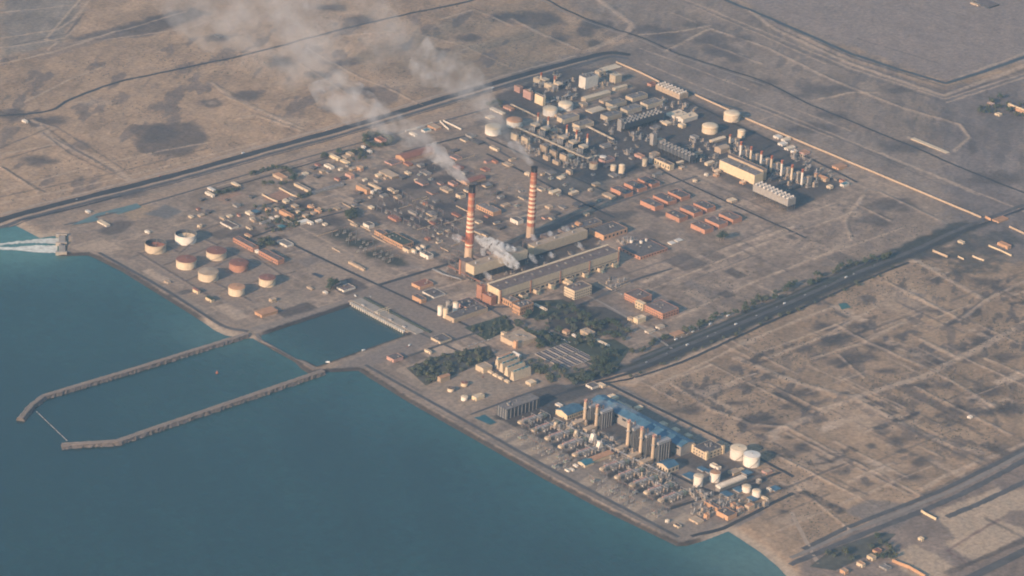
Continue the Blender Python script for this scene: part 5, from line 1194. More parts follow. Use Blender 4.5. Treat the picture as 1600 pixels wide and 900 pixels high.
# --- breakwaters
rockm = mat('armour rock', (.12, .10, .088), .95, .4, .25); crest = mat('crest track', (.27, .215, .17), .95, .15, .08); core = mat('crest rubble', (.24, .195, .16), .95, .25, .15)
def breakwater(label, px, wtop, h=3.2, name='breakwater', toe=11):
    pts = dense(Gs(px), 5, False); o = G(px[0][0], px[0][1]); t = thing(name, label, 'breakwater', (o[0], o[1], 0)); r2 = random.Random(len(pts))
    L = [np.array((p[0] - o[0], p[1] - o[1])) for p in pts]; w = wtop / 2
    prof = [(-w - toe, -8), (-w - toe * .55, -4.0), (-w - toe * .25, -1.0), (-w, h), (-w + 1.6, h + .6), (-w + 3, h), (w - 3, h), (w - 1.6, h + .6), (w, h), (w + toe * .25, -1.0), (w + toe * .55, -4.0), (w + toe, -8)]
    mb = MB(); K = len(prof); offs = [offset(L, a) for a, _ in prof]
    for k in range(len(L)):
        for c in range(K):
            j = (1.9 if c in (1, 2, 9, 10) else .6) if c not in (5, 6) else .1
            mb.v.append((offs[c][k][0] + r2.uniform(-j, j), offs[c][k][1] + r2.uniform(-j, j), prof[c][1] + r2.uniform(-j, j) * .8))
    for k in range(len(L) - 1):
        for c in range(K - 1): mb.f.append((k * K + c, k * K + c + 1, (k + 1) * K + c + 1, (k + 1) * K + c)); mb.mi.append(1 if 2 < c < 8 else 0); mb.sm.append(False)
    for k, fl in ((0, 0), (len(L) - 1, 1)): mb.f.append(tuple(k * K + c for c in (range(K) if fl else range(K - 1, -1, -1)))); mb.mi.append(0); mb.sm.append(False)
    m_ = mb.build('rock_mound', [rockm, core], t)
    if sum(p.normal.z for p in m_.data.polygons) < 0: m_.data.flip_normals()
    rb = MB(); a_ = offset(L, (w - 3.4)); b_ = offset(L, -(w - 3.4))
    for k in range(len(L)): rb.v += [(a_[k][0], a_[k][1], h + .35), (b_[k][0], b_[k][1], h + .35)]
    for k in range(len(L) - 1): rb.f.append((2 * k, 2 * k + 1, 2 * k + 3, 2 * k + 2)); rb.mi.append(0); rb.sm.append(True)
    r_ = rb.build('crest_track', crest, t)
    if r_.data.polygons[0].normal.z < 0: r_.data.flip_normals()
    return t
breakwater('longer northern breakwater bending seaward at its tip', [(388, 522), (300, 549), (215, 575.5), (130, 601), (68, 619.5), (50, 633), (32, 655)], 11, 2.4, toe=9)
breakwater('southern breakwater with straight flat tip', [(505, 580), (400, 616), (300, 650), (235, 672), (183, 690.5), (140, 693), (97, 696)], 12, 2.4, toe=9)
ribbon('causeway', [(400, 521), (412, 533), (438, 546), (463, 560), (478, 568), (492, 577)], 9, crest, .5, 'sunlit causeway track between the square basin and the outer basin', curve=False)
bm = thing('floating_boom', 'thin floating boom strung between the two breakwater tips', 'boom', tuple(G(57, 643, SEA_Z)))
L = [G(57 + 48 * k / 16, 643 + 46 * k / 16, SEA_Z) - G(57, 643, SEA_Z) for k in range(17)]
MB().path([tuple(a + np.array((0, 0, .5))) for a in L], 0.8, 6).build('boom_tube', W['steel'], bm)
for k in range(1, 16, 3): MB().lathe([(.2, 0), (2.2, .5), (2.2, 1.6), (.2, 2.4)], 8, L[k][0], L[k][1]).build('float', W['dark'], bm)
bu = thing('buoy', 'small red buoy floating in the outer basin', 'buoy', tuple(G(339, 583, SEA_Z)))
MB().lathe([(2.6, -.5), (3.2, .8), (2.2, 1.8), (.8, 5.0), (.3, 5.2)], 12).build('float', bandR, bu); MB().bar((0, 0, 5), (0, 0, 8), .3, 6).build('mast', W['dark'], bu)
# --- south plant
bldg('blue_hall', 'blue roofed hall with bright cream end wall at the plant gate', 886, 657, 18, 27, 8, 'yellow', 'blue', 'hall', style='gable', win=(0, 8, 1))
bh = bldg('turbine_hall', 'very long blue roofed hall behind the tall boilers', 1063, 713, 143, 21, 15, 'grey', 'blue', 'turbine hall', style='gabley', units=0, door=False)
lx, ly, hz = bh['size']
ridge_m = MB().box(-1.6, -3.4, 0, 1.6, 3.4, 1.3).mesh('roof_vent', RF['blue'])
for k in range(18): inst('roof_vent', ridge_m, bh, (lx / 2, ly * (k + .5) / 18, hz + min(lx * .16, 5) + .1))
for k in range(12): inst('window', window_mesh(), bh, (-.04, ly * (k + .5) / 12, hz * .7), (.25, ly / 12 * .5, hz * .2))
bldg('blue_annex', 'white fronted annex with blue roof below the tall boilers', 1043, 741, 17, 17, 9, 'cream', 'blue', style='gable', win=(4, 3, 1))
bldg('cream_block', 'big cream block with corner towers and dark roof plant', 1103, 719, 21, 27, 11, 'cream', 'dark', 'office', units=8, win=(5, 5, 2))
for nx, ny, lb in ((1083, 708, 'cream corner tower on the seaward side of the big cream block'), (1103.6, 719.6, 'cream corner tower at the near edge of the big cream block'), (1129, 710, 'cream corner tower on the landward side of the big cream block')):
    bldg('corner_tower', lb, nx, ny, 3, 3, 12.5, 'yellow', 'tan', 'tower', door=False)
bldg('orange_shed', 'orange tan roofed shed splitting the turbine rows', 926, 725, 8, 33, 5, 'yellow', 'orange', style='slab')
bldg('teal_shed', 'teal roofed shed at the seaward end of the orange tan shed', 914, 731, 11, 14, 4, 'cream', 'teal', style='gable')
for nx, ny, lb in ((901, 731, 'white container seaward of the teal shed'), (895, 737, 'white container next to the coast road plots'), (888, 738, 'pale blue container nearest the coast road')):
    bldg('site_container', lb, nx, ny, 6, 3, 2.5, 'white', 'white' if 'white' in lb else 'teal', 'container', door=False)
bldg('louvre_rack', 'long louvred cooler rack with repeated pale ribs', 1124, 769, 6, 43, 5, 'grey', 'grey', 'cooler rack', door=False)
p, lx, ly, hz = dims(1124, 769, 6, 43, 5)
lr = thing('cooler_fins', 'row of upright pale fins along the louvred cooler rack', 'cooler', (p[0], p[1], hgt(p[0], p[1]) + hz + .3))
for k in range(16): MB().prism([(lx * k / 16, -2), (lx * k / 16 + 1.5, -2), (lx * k / 16 + 1.5, ly + 1), (lx * k / 16, ly + 1)], .02, 4.5).build('fin', W['white'], lr)
for nx, ny, l, r_, h, w_, rf, lb in ((1121, 800, 21, 5, 6, 'orange', 'dark', 'orange fronted long house at the south corner'), (1137, 814, 18, 14, 7, 'orange', 'dark', 'orange dark roofed house at the far south corner'), (1158, 800, 17, 5, 5, 'orange', 'orange', 'orange shed landward of the south corner houses'), (1170, 799, 7, 9, 7, 'tan', 'orange', 'tan orange gabled house near the blue basin roof'), (1122, 735, 13, 5, 4, 'white', 'light', 'white slim house with pale front beside the big cream block'), (1146, 744, 9, 12, 4, 'tan', 'tan', 'tan pump house between tank and rack'), (1156, 738, 5, 7, 3, 'cream', 'light', 'cream hut seaward of the twin giant tanks'),
                                 (1198, 742, 8, 9, 3, 'pink', 'tan', 'low pink walled store inland of the twin giant tanks'), (1203, 769, 6, 3, 4, 'white', 'light', 'little white hut by the desert side blue roof'), (1198, 783, 9, 3, 3, 'cream', 'light', 'pale kiosk on the desert corner road'), (1186, 757, 5, 4, 6, 'grey', 'light', 'small pipe tower near the squat tanks')):
    bldg('south_house', lb, nx, ny, l, r_, h, w_, rf, units=2 if l > 12 else 0)
for nx, ny, l, r_, lb in ((1136, 778, 11, 9, 'blue roof under the louvred rack'), (1155, 771, 10, 9, 'blue roof seaward of the squat tanks'), (1177, 785, 10, 7, 'dark blue roof below the squat tanks'), (1211, 769, 9, 9, 'blue roof at the desert fence'), (1098, 738, 9, 7, 'small dark blue roof below the big cream block'), (1108, 741, 6, 6, 'tiny blue roof next to the medium tank'), (1079, 751, 13, 12, 'long grey blue roof beside the boiler road'), (1167, 744, 9, 9, 'faded blue roof landward of the rack')):
    bldg('blue_roof_shed', lb, nx, ny, l, r_, 2.5, 'grey', 'blue', style='slab', door=False)
for nx, ny, l, r_, lb in ((959, 626, 10, 8, 'cream roofed hut along the desert fence, first from the gate'), (968, 636, 9, 7, 'pink roofed hut along the desert fence, second from the gate'), (982, 640, 10, 5, 'pale hut along the desert fence, third from the gate'), (996, 642, 6, 9, 'striped pale canopy along the desert fence'), (1036, 668, 8, 8, 'cream hut beside the long blue roof, upper'), (1056, 677, 8, 7, 'cream hut beside the long blue roof, middle'), (1076, 686, 8, 7, 'cream hut beside the long blue roof, lower'), (941, 607, 9, 6, 'pink hut at the road bend'), (925, 609, 10, 12, 'white walled yard with dark middle at the road bend')):
    bldg('fence_hut', lb, nx, ny, l, r_, 3.5, 'white' if 'white' in lb else 'cream', 'dark' if 'dark' in lb else 'light')
bldg('white_hut', 'white flat hut beside the blue roofed hall', 875, 637, 8, 5, 2.5, 'white', 'white')
# heat recovery boilers with tall stacks
HR = 'tall boiler stacks of the south plant'
for sx, y1, y0, w_, lb in ((913, 660, 624, 15, 'tall stack with dark boiler nearest the blue roofed hall'), (931, 670, 632, 20, 'tall stack with twin bright tops, second from the blue roofed hall'), (980, 701, 656, 14, 'tall stack with reddish top, first of the landward three'), (1000, 712, 667, 15, 'tall stack in the middle of the landward three'), (1019, 721, 679, 22, 'tall stack with broad dark boiler nearest the white fronted annex')):
    p = G(sx, y1); az = pxm(p)[2]; h = (y1 - y0) / az; ax = abs(pxm(p)[0]); z = hgt(p[0], p[1]) - .3
    t = thing('boiler_stack', lb, 'stack', (p[0], p[1], z), 0, HR); L = w_ / ax
    MB().lathe([(3.6, 0), (3.5, h * .35), (3.3, h * .36), (3.2, h * .9)], 20, cap_top=False).build('shaft', W['tan'], t)
    MB().lathe([(3.3, h * .9), (3.3, h * .97), (3.8, h * .97), (3.8, h), (2.8, h), (2.8, h - 3)], 20, cap_top=False).build('cap', W['pink'], t)
    MB().lathe([(3.3, h * .62), (5.0, h * .62), (5.0, h * .64), (3.3, h * .64)], 20, cap_top=False).build('gallery', W['steel'], t)
    MB().box(6, -9, 0, L + 4, 9, h * .62).build('boiler', W['dark'], t)
    for k in range(5): MB().box(7 + (L - 4) * k / 5, -9.8, 0, 8 + (L - 4) * k / 5, -9.003, h * .62).build('boiler_rib', W['steel'], t)
    MB().box(7, -8, h * .62 + .004, L + 2, 8, h * .70).build('drum_deck', W['steel'], t)
    for k in range(2): MB().lathe([(1.8, 0), (1.8, h * .16)], 12, 10 + k * 9, 2).build('steam_drum', W['pink'], t, None).location = (0, 0, h * .70)
    MB().box(3, -3, h * .12, 6, 3, h * .5).build('duct', W['steel'], t)
    MB().box(-30, -6, 0, -4, 6, 9).build('inlet_duct', W['tan'], t)
    FOOT.append((p[0] - 8, p[1] - 12, p[0] + L + 6, p[1] + 12))
for sx, sy, lb in ((926, 690, 'white inlet hood between the turbine rows, landward leg'), (936, 702, 'white inlet hood between the turbine rows, seaward leg'), (900, 681, 'cream wedge duct by the boiler road'), (868, 668, 'small cream wedge duct in the first turbine row')):
    p = G(sx, sy); t = thing('inlet_hood', lb, 'inlet hood', tuple(p))
    mb = MB(); mb.quad((-9, -5, 0), (9, -5, 0), (4, -5, 20), (-2, -5, 20)); mb.quad((9, 5, 0), (-9, 5, 0), (-2, 5, 20), (4, 5, 20)); mb.quad((-9, 5, 0), (-9, -5, 0), (-2, -5, 20), (-2, 5, 20)); mb.quad((9, -5, 0), (9, 5, 0), (4, 5, 20), (4, -5, 20)); mb.quad((-2, -5, 20), (4, -5, 20), (4, 5, 20), (-2, 5, 20))
    mb.build('hood', W['cream' if sx < 920 else 'white'], t); t.scale = (.6, .6, .6) if sx < 920 else (.85, .85, .85); MB().box(-8, -7, 0, 8, -5.004, 6).build('silencer', W['steel'], t); FOOT.append((p[0] - 9, p[1] - 6, p[0] + 9, p[1] + 6))
# rows of gas turbine sets
def turbine_set():
    t = thing('turbine_set', 'x', 'gas turbine')
    MB().box(0, -5, 4, 7, 5, 9.5).build('filter_house', W['tan'], t); MB().box(-2.5, -4.5, 5, -.003, 4.5, 9.0).build('weather_hood', W['cream'], t)
    lg = MB()
    for a in (.6, 8.4):
        for b in (-5.4, 5.4): lg.bar((a, b, 0), (a, b, 4), .35, 4)
        lg.bar((a, -5.4, 2), (a, 5.4, 2), .25, 4)
    for b in (-5.4, 5.4): lg.bar((.6, b, 2), (8.4, b, 2), .25, 4)
    lg.build('support_frame', W['steel'], t)
    MB().box(9, -2.2, 5, 17, 2.2, 9.4).box(17, -2.2, 1, 21, 2.2, 9.4).build('intake_duct', W['grey'], t)
    MB().box(21.5, -4, 0, 44, 4, 6.5).build('enclosure', W['grey'], t)
    for k in range(5): MB().bar((23 + 4.4 * k, 4.5, 1.2), (23 + 4.4 * k, 8.6, 1.2 + (k % 3)), .5, 6).build('pipe', W['white' if k % 2 else 'pink'], t)
    MB().path([(20, 8.8, 3), (60, 8.8, 3), (60, 8.8, 6), (72, 8.8, 6)], .6, 6).build('header_pipe', W['cream'], t)
    for k in range(3): MB().box(24 + 6.5 * k, -2.5, 6.503, 28 + 6.5 * k, 2.5, 8.5).build('vent_hood', W['steel'], t)
    MB().box(46, -4.5, 0, 60, 4.5, 7).build('generator', W['grey'], t)
    MB().box(63, -5, 0, 71, 5, 6).lathe([(.8, 6), (.8, 9)], 8, 66, 2).lathe([(.8, 6), (.8, 9)], 8, 66, -2).build('transformer', W['green'], t)
    MB().box(18, 9, 0, 52, 13, 4.5).build('oil_skid', W['pink'], t)
    for k in range(4): MB().lathe([(1.0, 0), (1.0, 3.5 + k % 3 * 2), (.5, 4.2 + k % 3 * 2)], 10, 22 + 9 * k, -8.5).build('vessel', W[('white', 'steel', 'tan', 'grey')[k]], t)
    fr = MB()
    for x in (20, 45, 70): 
        fr.bar((x, -14, 0), (x, -14, 9), .4, 4); fr.bar((x, 15, 0), (x, 15, 9), .4, 4); fr.bar((x, -14, 9), (x, 15, 9), .4, 4)
    fr.build('gantry', W['steel'], t)
    return t
proto = turbine_set(); first = True
TS = ('nearest the blue roofed hall', 'second from the blue roofed hall', 'third from the blue roofed hall', 'fourth from the blue roofed hall', 'just seaward of the teal shed', 'just landward of the orange tan shed', 'second past the orange tan shed', 'third past the orange tan shed', 'fourth past the orange tan shed', 'nearest the south corner')
for k, (sx, sy) in enumerate(((812, 665), (833, 677), (854, 690), (875, 703), (897, 716), (940, 738), (963, 751), (986, 763), (1009, 775), (1031, 787))):
    p = G(sx, sy); lb = f'cream gas turbine set with pipework, {TS[k]}'; q = (p[0], p[1], hgt(p[0], p[1]) - .1)
    if k == 0: proto.location = q; proto['label'] = lb; proto['group'] = 'gas turbine sets of the south plant'
    else: copy_thing(proto, q, 0.0, lb, 'gas turbine sets of the south plant')
    FOOT.append((p[0] - 4, p[1] - 15, p[0] + 72, p[1] + 15))
# seaward step-up bays in front of the turbine sets
# --- south corner works
for nx, ny, l, r_, h, w_, rf, lb in ((1060, 826, 8, 5, 3, 'cream', 'dark', 'dark roofed pump kiosk at the sea wall corner'), (1043, 818, 4, 3, 4, 'white', 'light', 'little white cabin on the sea wall corner'), (1090, 820, 14, 10, 3, 'tan', 'tan', 'sandy flat house at the sea wall corner'), (1104, 812, 5, 5, 7, 'orange', 'orange', 'slim orange tower at the south corner')):
    bldg('corner_house', lb, nx, ny, l, r_, h, w_, rf)
# --- settlement workshops north west
SET = [('white_house', 'white house at the seaward end of the settlement', 332, 309, 12, 4, 3.5, 'white', 'light'), ('hut', 'grey white hut above the first white house', 333, 300, 9, 4, 2.5, 'white', 'white'), ('hut', 'long low pale hut by the settlement trees', 372, 293, 11, 4, 2.5, 'cream', 'light'),
       ('villa', 'tan villa in the hedged compound', 441, 283, 15, 9, 4, 'tan', 'orange'), ('long_house', 'white long house with bright front near the long shed', 481, 301, 22, 5, 4, 'cream', 'grey'), ('long_shed', 'very long pale grey shed in the settlement', 489, 305, 5, 49, 3, 'grey', 'grey'),
       ('hut', 'orange hut behind the long orange house', 420, 332, 6, 4, 4, 'orange', 'tan'), ('long_house', 'long orange house in the middle of the settlement', 455, 343, 19, 5, 5.5, 'orange', 'orange'), ('hut', 'orange lit hut, seaward one of the pair', 488, 328, 8, 4, 4, 'orange', 'tan'), ('hut', 'orange lit hut, inland one of the pair', 499, 334, 8, 4, 4, 'orange', 'tan'),
       ('blue_shed', 'dark blue domed shed between the huts', 399, 337, 8, 9, 4, 'dark', 'blue'), ('white_house', 'bright white L shaped house, long wing', 470, 352, 6, 14, 3.5, 'white', 'white'), ('white_house', 'bright white L shaped house, short wing', 486, 352, 7, 4, 3.5, 'white', 'white'), ('hut', 'flat white hut beside the bright L house', 496, 349, 4, 8, 3, 'white', 'white'),
       ('grey_shed', 'grey pitched shed among the huts', 409, 352, 4, 15, 3, 'grey', 'grey'), ('hut', 'white hut above the grey pitched shed', 426, 345, 6, 3, 3, 'white', 'white'), ('hut', 'second white hut above the grey pitched shed', 434, 342, 5, 3, 3, 'white', 'light'), ('hut', 'thin pale house over the dark green court', 455, 352, 15, 3, 3, 'cream', 'grey'), ('hut', 'greenish flat hut in the dark court', 440, 358, 6, 6, 2.5, 'green', 'teal'),
       ('twin_roof', 'house with brown roof between two pale edges', 362, 359, 18, 11, 3, 'white', 'brown'), ('hut', 'small pale edge house beyond the twin edged roof', 391, 360, 7, 4, 3, 'cream', 'brown'), ('hut', 'tan hut near the pale open tank', 312, 357, 4, 4, 4, 'cream', 'tan'), ('hut', 'small pink roofed hut by the warehouse end', 390, 372, 8, 4, 2.5, 'cream', 'orange'),
       ('yellow_house', 'yellow house among dark trees by the highway fence', 528, 252, 15, 4, 4.5, 'yellow', 'light'), ('hut', 'greenish pale hut beside the yellow house', 543, 258, 12, 5, 3, 'yellow', 'light'), ('hut', 'tan two part house near the yellow house', 548, 246, 8, 6, 4, 'tan', 'tan'), ('white_house', 'white angled house below the yellow house', 517, 265, 11, 6, 3, 'white', 'light'), ('hut', 'orange gabled hut with bright front', 563, 268, 6, 5, 5, 'orange', 'tan'),
       ('pink_house', 'pink flat house among the settlement trees', 548, 280, 9, 6, 5, 'pink', 'orange'), ('pink_house', 'red and white house inside the ring of trees', 596, 224, 11, 8, 3.5, 'pink', 'red'), ('hut', 'white hut beside the ring of trees, upper', 569, 233, 5, 3, 3, 'white', 'white'), ('hut', 'white hut beside the ring of trees, lower', 578, 240, 5, 4, 3, 'white', 'white'), ('orange_house', 'tall sunlit orange house inland of the long shed', 573, 304, 17, 6, 7, 'orange', 'tan'),
       ('hut', 'white hut next to the tall orange house, first', 582, 304, 4, 3, 4.5, 'white', 'white'), ('hut', 'white hut next to the tall orange house, second', 587, 301, 4, 3, 4, 'white', 'light'), ('long_house', 'slim pale house behind the two white huts', 593, 298, 18, 3, 3.5, 'cream', 'tan'), ('hut', 'pale hut beyond the slim pale house', 612, 300, 7, 4, 3, 'cream', 'tan'),
       ('tan_court', 'tan walled court house under the smoke', 681, 204, 13, 9, 3, 'orange', 'tan'), ('hut', 'pale hut at the seaward end of the smoky compound', 648, 214, 9, 4, 3, 'white', 'light'), ('hut', 'teal roofed hut in the smoky compound', 664, 208, 6, 10, 3, 'white', 'teal'), ('hut', 'cream hut by the lagoon', 166, 355, 14, 6, 2.5, 'white', 'light'), ('hut', 'white hut by the highway verge', 138, 334, 5, 4, 2.5, 'white', 'white'), ('hut', 'small white hut at the tank road', 232, 366, 6, 3, 3, 'white', 'white')]
for nm, lb, nx, ny, l, r_, h, w_, rf in SET: bldg(nm, lb, nx, ny, l, r_, h, w_, rf, style='slab' if h < 2.6 else 'flat')
# --- inland estate, lower yards
for nm, lb, nx, ny, l, r_, h, w_, rf in (('villa', 'pink villa among the dark trees of the inland estate', 1550, 167, 8, 4, 4, 'pink', 'light'), ('villa', 'cream hut at the edge of the inland estate', 1561, 182, 7, 5, 3, 'yellow', 'light'), ('long_house', 'long orange roof against the estate wall', 1600, 178, 22, 6, 4, 'orange', 'orange'), ('lot_house', 'orange house in the walled lot by the gate', 1574, 390, 16, 6, 5, 'orange', 'orange'), ('lot_house', 'pale hut at the corridor gate', 1560, 349, 10, 16, 2.5, 'orange', 'orange'), ('lot_house', 'small pale hut in the corridor verge', 1504, 382, 8, 4, 3, 'cream', 'light'),
                                 ('yard_house', 'cream lit house at the yard by the expressway', 1347, 888, 9, 5, 5, 'cream', 'orange'), ('yard_house', 'cream yellow house beside the walled yard', 1363, 877, 9, 6, 5, 'yellow', 'tan'), ('yard_house', 'orange house at the bottom edge yards', 1320, 899, 8, 6, 5, 'orange', 'tan'), ('yard_house', 'red roofed house by the expressway yards', 1370, 866, 7, 8, 4, 'orange', 'red'), ('yard_house', 'small bright hut beside the middle yard', 1440, 846, 6, 4, 4, 'yellow', 'light'), ('yard_house', 'teal pale shed at the yard edge', 1385, 893, 12, 8, 3, 'grey', 'grey'),
                                 ('old_shed', 'ruined pale hut in the desert corner', 343, 60, 9, 6, 2, 'dark', 'dark'), ('estate_block', 'long dark block on the smooth pan', 1545, 14, 24, 16, 3, 'dark', 'brown'), ('estate_block', 'pale block beside the long dark block on the pan', 1528, 10, 12, 9, 2.5, 'tan', 'tan'), ('field_hut', 'white hut in the middle of the south east lots', 1516, 655, 5, 4, 3, 'white', 'white'), ('field_hut', 'pale hut by the desert junction', 40, 193, 6, 4, 3, 'white', 'white')):
    bldg(nm, lb, nx, ny, l, r_, h, w_, rf)
r3 = random.Random(12); hutc = 0
for k in range(90):
    cx, cy = r3.choice(((390, 345), (430, 325), (470, 335), (510, 265), (550, 270), (580, 290), (350, 330), (620, 280), (480, 350), (330, 345), (545, 315))); cx += r3.uniform(-38, 38); cy += r3.uniform(-16, 16)
    p = G(cx, cy)
    if any(a - 6 < p[0] < c + 6 and b - 6 < p[1] < d + 6 for a, b, c, d in FOOT): continue
    ww = r3.choice(('white', 'cream', 'tan', 'grey', 'pink', 'dark', 'tan'))
    bldg('cabin', f'small {ww} cabin scattered among the settlement workshops', cx, cy, r3.uniform(2.5, 7), r3.uniform(2.5, 7), r3.uniform(2, 3.5), ww, {'white': 'light', 'cream': 'light', 'tan': 'tan', 'grey': 'grey', 'pink': 'red', 'dark': 'dark'}[ww], 'cabin', style='slab', door=False, group=f'{ww} cabins of the settlement')
bldg('flat_slab', 'pale bare slab beside the inland road, longer', 1478, 241, 55, 5, .8, 'tan', 'light', style='slab', door=False)
# ------------------------------------------------------------------ scattered repeats
def free(x, y, pad=0):
    for a, b, c, d in FOOT:
        if a - pad < x < c + pad and b - pad < y < d + pad: return False
    return True
def sample(poly_px, n, seed, mind=6, pad=1, tries=60):
    pts = Gs(poly_px); r2 = random.Random(seed); xs = [p[0] for p in pts]; ys = [p[1] for p in pts]; out = []
    for _ in range(n * tries):
        if len(out) >= n: break
        x = r2.uniform(min(xs), max(xs)); y = r2.uniform(min(ys), max(ys))
        if not inside(pts, np.array([x]), np.array([y]))[0] or not free(x, y, pad): continue
        if any((x - a) ** 2 + (y - b) ** 2 < mind * mind for a, b in out): continue
        out.append((x, y))
    return out
# trees: tapered trunk, limbs, crown of many leaf sized faces
leafm = [mat('tree leaves dark', (.058, .082, .048), .9, .35, .5), mat('tree leaves olive', (.095, .105, .06), .9, .35, .5), mat('tree leaves grey green', (.08, .095, .065), .9, .35, .5)]
bark = mat('tree bark', (.12, .09, .065), .9, .2, .5)
def tree_proto(seed, hh, rw, lm, name='tree', cat='tree', nleaf=240):
    r2 = random.Random(seed); t = thing(name, 'x', cat)
    mb = MB(); mb.bar((0, 0, -.5), (r2.uniform(-.3, .3), r2.uniform(-.3, .3), hh * .45), .38, 6, .24)
    cl = []
    for k in range(6):
        a = 1.047 * k + r2.uniform(-.4, .4); rr = rw * r2.uniform(.3, .75); z = hh * r2.uniform(.45, .85)
        q = (rr * math.cos(a), rr * math.sin(a), z); mb.bar((0, 0, hh * .38), q, .2, 5, .07); cl.append((q, rw * r2.uniform(.35, .6)))
    cl.append(((0, 0, hh * .8), rw * .6)); mb.build('trunk', bark, t)
    lf = MB()
    for k in range(nleaf):
        (cx, cy_, cz), cr = cl[r2.randrange(len(cl))]
        v = Vector((r2.gauss(0, 1), r2.gauss(0, 1), r2.gauss(0, .8))).normalized() * cr * r2.uniform(.55, 1.1)
        c = Vector((cx, cy_, cz)) + v; n_ = (v.normalized() + Vector((r2.uniform(-.5, .5), r2.uniform(-.5, .5), r2.uniform(0, .6)))).normalized()
        x = n_.orthogonal().normalized(); y = n_.cross(x); s = r2.uniform(.35, .8)
        lf.quad(tuple(c + x * s), tuple(c + y * s * .8), tuple(c - x * s), tuple(c - y * s * .8))
    lf.build('crown', lm, t); return t
TP = [tree_proto(1, 8.5, 4.6, leafm[0]), tree_proto(2, 7.0, 4.2, leafm[1]), tree_proto(3, 10.5, 5.2, leafm[0]), tree_proto(4, 6.0, 3.6, leafm[2])]
SP = [tree_proto(5, 3.6, 2.6, leafm[1], 'shrub', 'shrub', 120), tree_proto(6, 3.0, 3.0, leafm[2], 'shrub', 'shrub', 120)]
used = set()
def plant(pts, label, group, protos, smin=.8, smax=1.35, seed=3):
    smin *= 1.35; smax *= 1.45
    r2 = random.Random(seed)
    for x, y in pts:
        pr = protos[r2.randrange(len(protos))]; s = r2.uniform(smin, smax); loc = (x, y, hgt(x, y)); rz = r2.uniform(0, 6.28)
        if pr.name not in used:
            used.add(pr.name); pr.location = loc; pr.rotation_euler = (0, 0, rz); pr.scale = (s, s, s); pr['label'] = label; pr['group'] = group
        else: copy_thing(pr, loc, rz, label, group, (s, s, s * r2.uniform(.9, 1.15)))
plant(sample([(805, 500), (845, 480), (880, 478), (930, 490), (985, 520), (975, 545), (960, 585), (915, 600), (850, 560), (800, 525)], 105, 1, 8), 'dark green tree in the park between the turbine hall and the settling basins', 'trees of the green park', TP)
plant(sample([(850, 560), (880, 580), (945, 575), (985, 577), (900, 604), (835, 585)], 30, 2, 8), 'dark tree in the hedge belt below the settling basins', 'trees of the basin hedge belt', TP)
def along(px, n, jit, seed):
    ps = dense(Gs(px), 4, True); r2 = random.Random(seed); out = []
    for k in range(n):
        p = ps[int((k + r2.random()) / n * (len(ps) - 1))]; x, y = p[0] + r2.uniform(-jit, jit), p[1] + r2.uniform(-jit, jit)
        if free(x, y, 1): out.append((x, y))
    return out
plant(along([(985, 553), (1060, 524), (1130, 497), (1200, 468), (1280, 436), (1340, 414), (1400, 402)], 56, 11, 3), 'dark tree in the broken line along the plant side of the corridor road', 'trees lining the corridor road', TP, .8, 1.5)
plant(along([(985, 590), (1060, 561), (1200, 503), (1300, 462), (1400, 420)], 26, 7, 4), 'low tree on the desert side of the corridor road', 'trees on the desert side of the corridor', TP[1:2] + TP[3:], .6, 1.0)
plant(along([(390, 277), (410, 268), (440, 264), (452, 272), (458, 283), (430, 290), (410, 290)], 22, 4, 5), 'dark tree in the hedge round the tan villa compound', 'trees round the villa compound', TP)
n_ = 20; plant([tuple(G(590 + 21 * math.cos(6.283 * k / n_), 222 + 8.5 * math.sin(6.283 * k / n_))[:2]) for k in range(n_)], 'dark tree in the ring round the red and white house', 'ring of trees by the smoke', TP, 1.0, 1.5)
plant(sample([(545, 240), (568, 236), (572, 250), (550, 254)], 10, 7, 7) + along([(500, 248), (520, 243), (535, 240)], 8, 4, 8), 'dark tree behind the yellow house by the highway fence', 'trees behind the yellow house', TP)
plant(along([(440, 318), (470, 310), (500, 302), (535, 293)], 16, 4, 9), 'dark tree on the shaded side of the very long grey shed', 'trees beside the long grey shed', TP)
plant(sample([(537, 335), (550, 330), (558, 340), (545, 347)], 12, 10, 6), 'dark tree in the square clump landward of the white huts', 'square clump of trees', TP, 1.0, 1.4)
plant(sample([(402, 378), (420, 374), (428, 384), (408, 388)], 10, 11, 6), 'dark tree in the clump behind the salmon warehouses', 'clump behind the warehouses', TP, 1.0, 1.4)
plant(sample([(513, 444), (524, 441), (525, 458), (514, 458)], 5, 12, 5), 'tall dark tree beside the basin pump house', 'trees beside the basin pump house', [TP[2]], 1.2, 1.6)
plant([tuple(G(1128, 375)[:2]), tuple(G(1124, 377)[:2]), tuple(G(1132, 376)[:2])], 'big round tree alone on the desert below the brick houses', 'lone tree group below the brick houses', [TP[2]], 1.2, 1.6)
plant(sample([(760, 165), (780, 158), (790, 168), (770, 175)], 7, 13, 7), 'dark tree by the long pale flat store near the smoke', 'trees near the flat stores', TP)
plant(sample([(1520, 170), (1560, 152), (1605, 165), (1605, 190), (1560, 178), (1535, 185)], 20, 14, 10), 'dark tree of the walled inland estate', 'trees of the inland estate', TP, 1.0, 1.5)
plant(along([(330, 306), (350, 302), (378, 297)], 10, 4, 15), 'dark tree behind the white house at the seaward end of the settlement', 'trees behind the first white house', TP)
plant(sample([(1270, 885), (1300, 860), (1370, 835), (1400, 835), (1370, 860), (1310, 890)], 8, 16, 14), 'dark tree in the belt beside the wide expressway', 'trees beside the expressway', TP, .9, 1.5)
plant(sample([(1365, 870), (1390, 850), (1400, 870), (1380, 890)], 8, 17, 9), 'dark tree between the bottom edge yards', 'trees between the yards', TP, .9, 1.4)
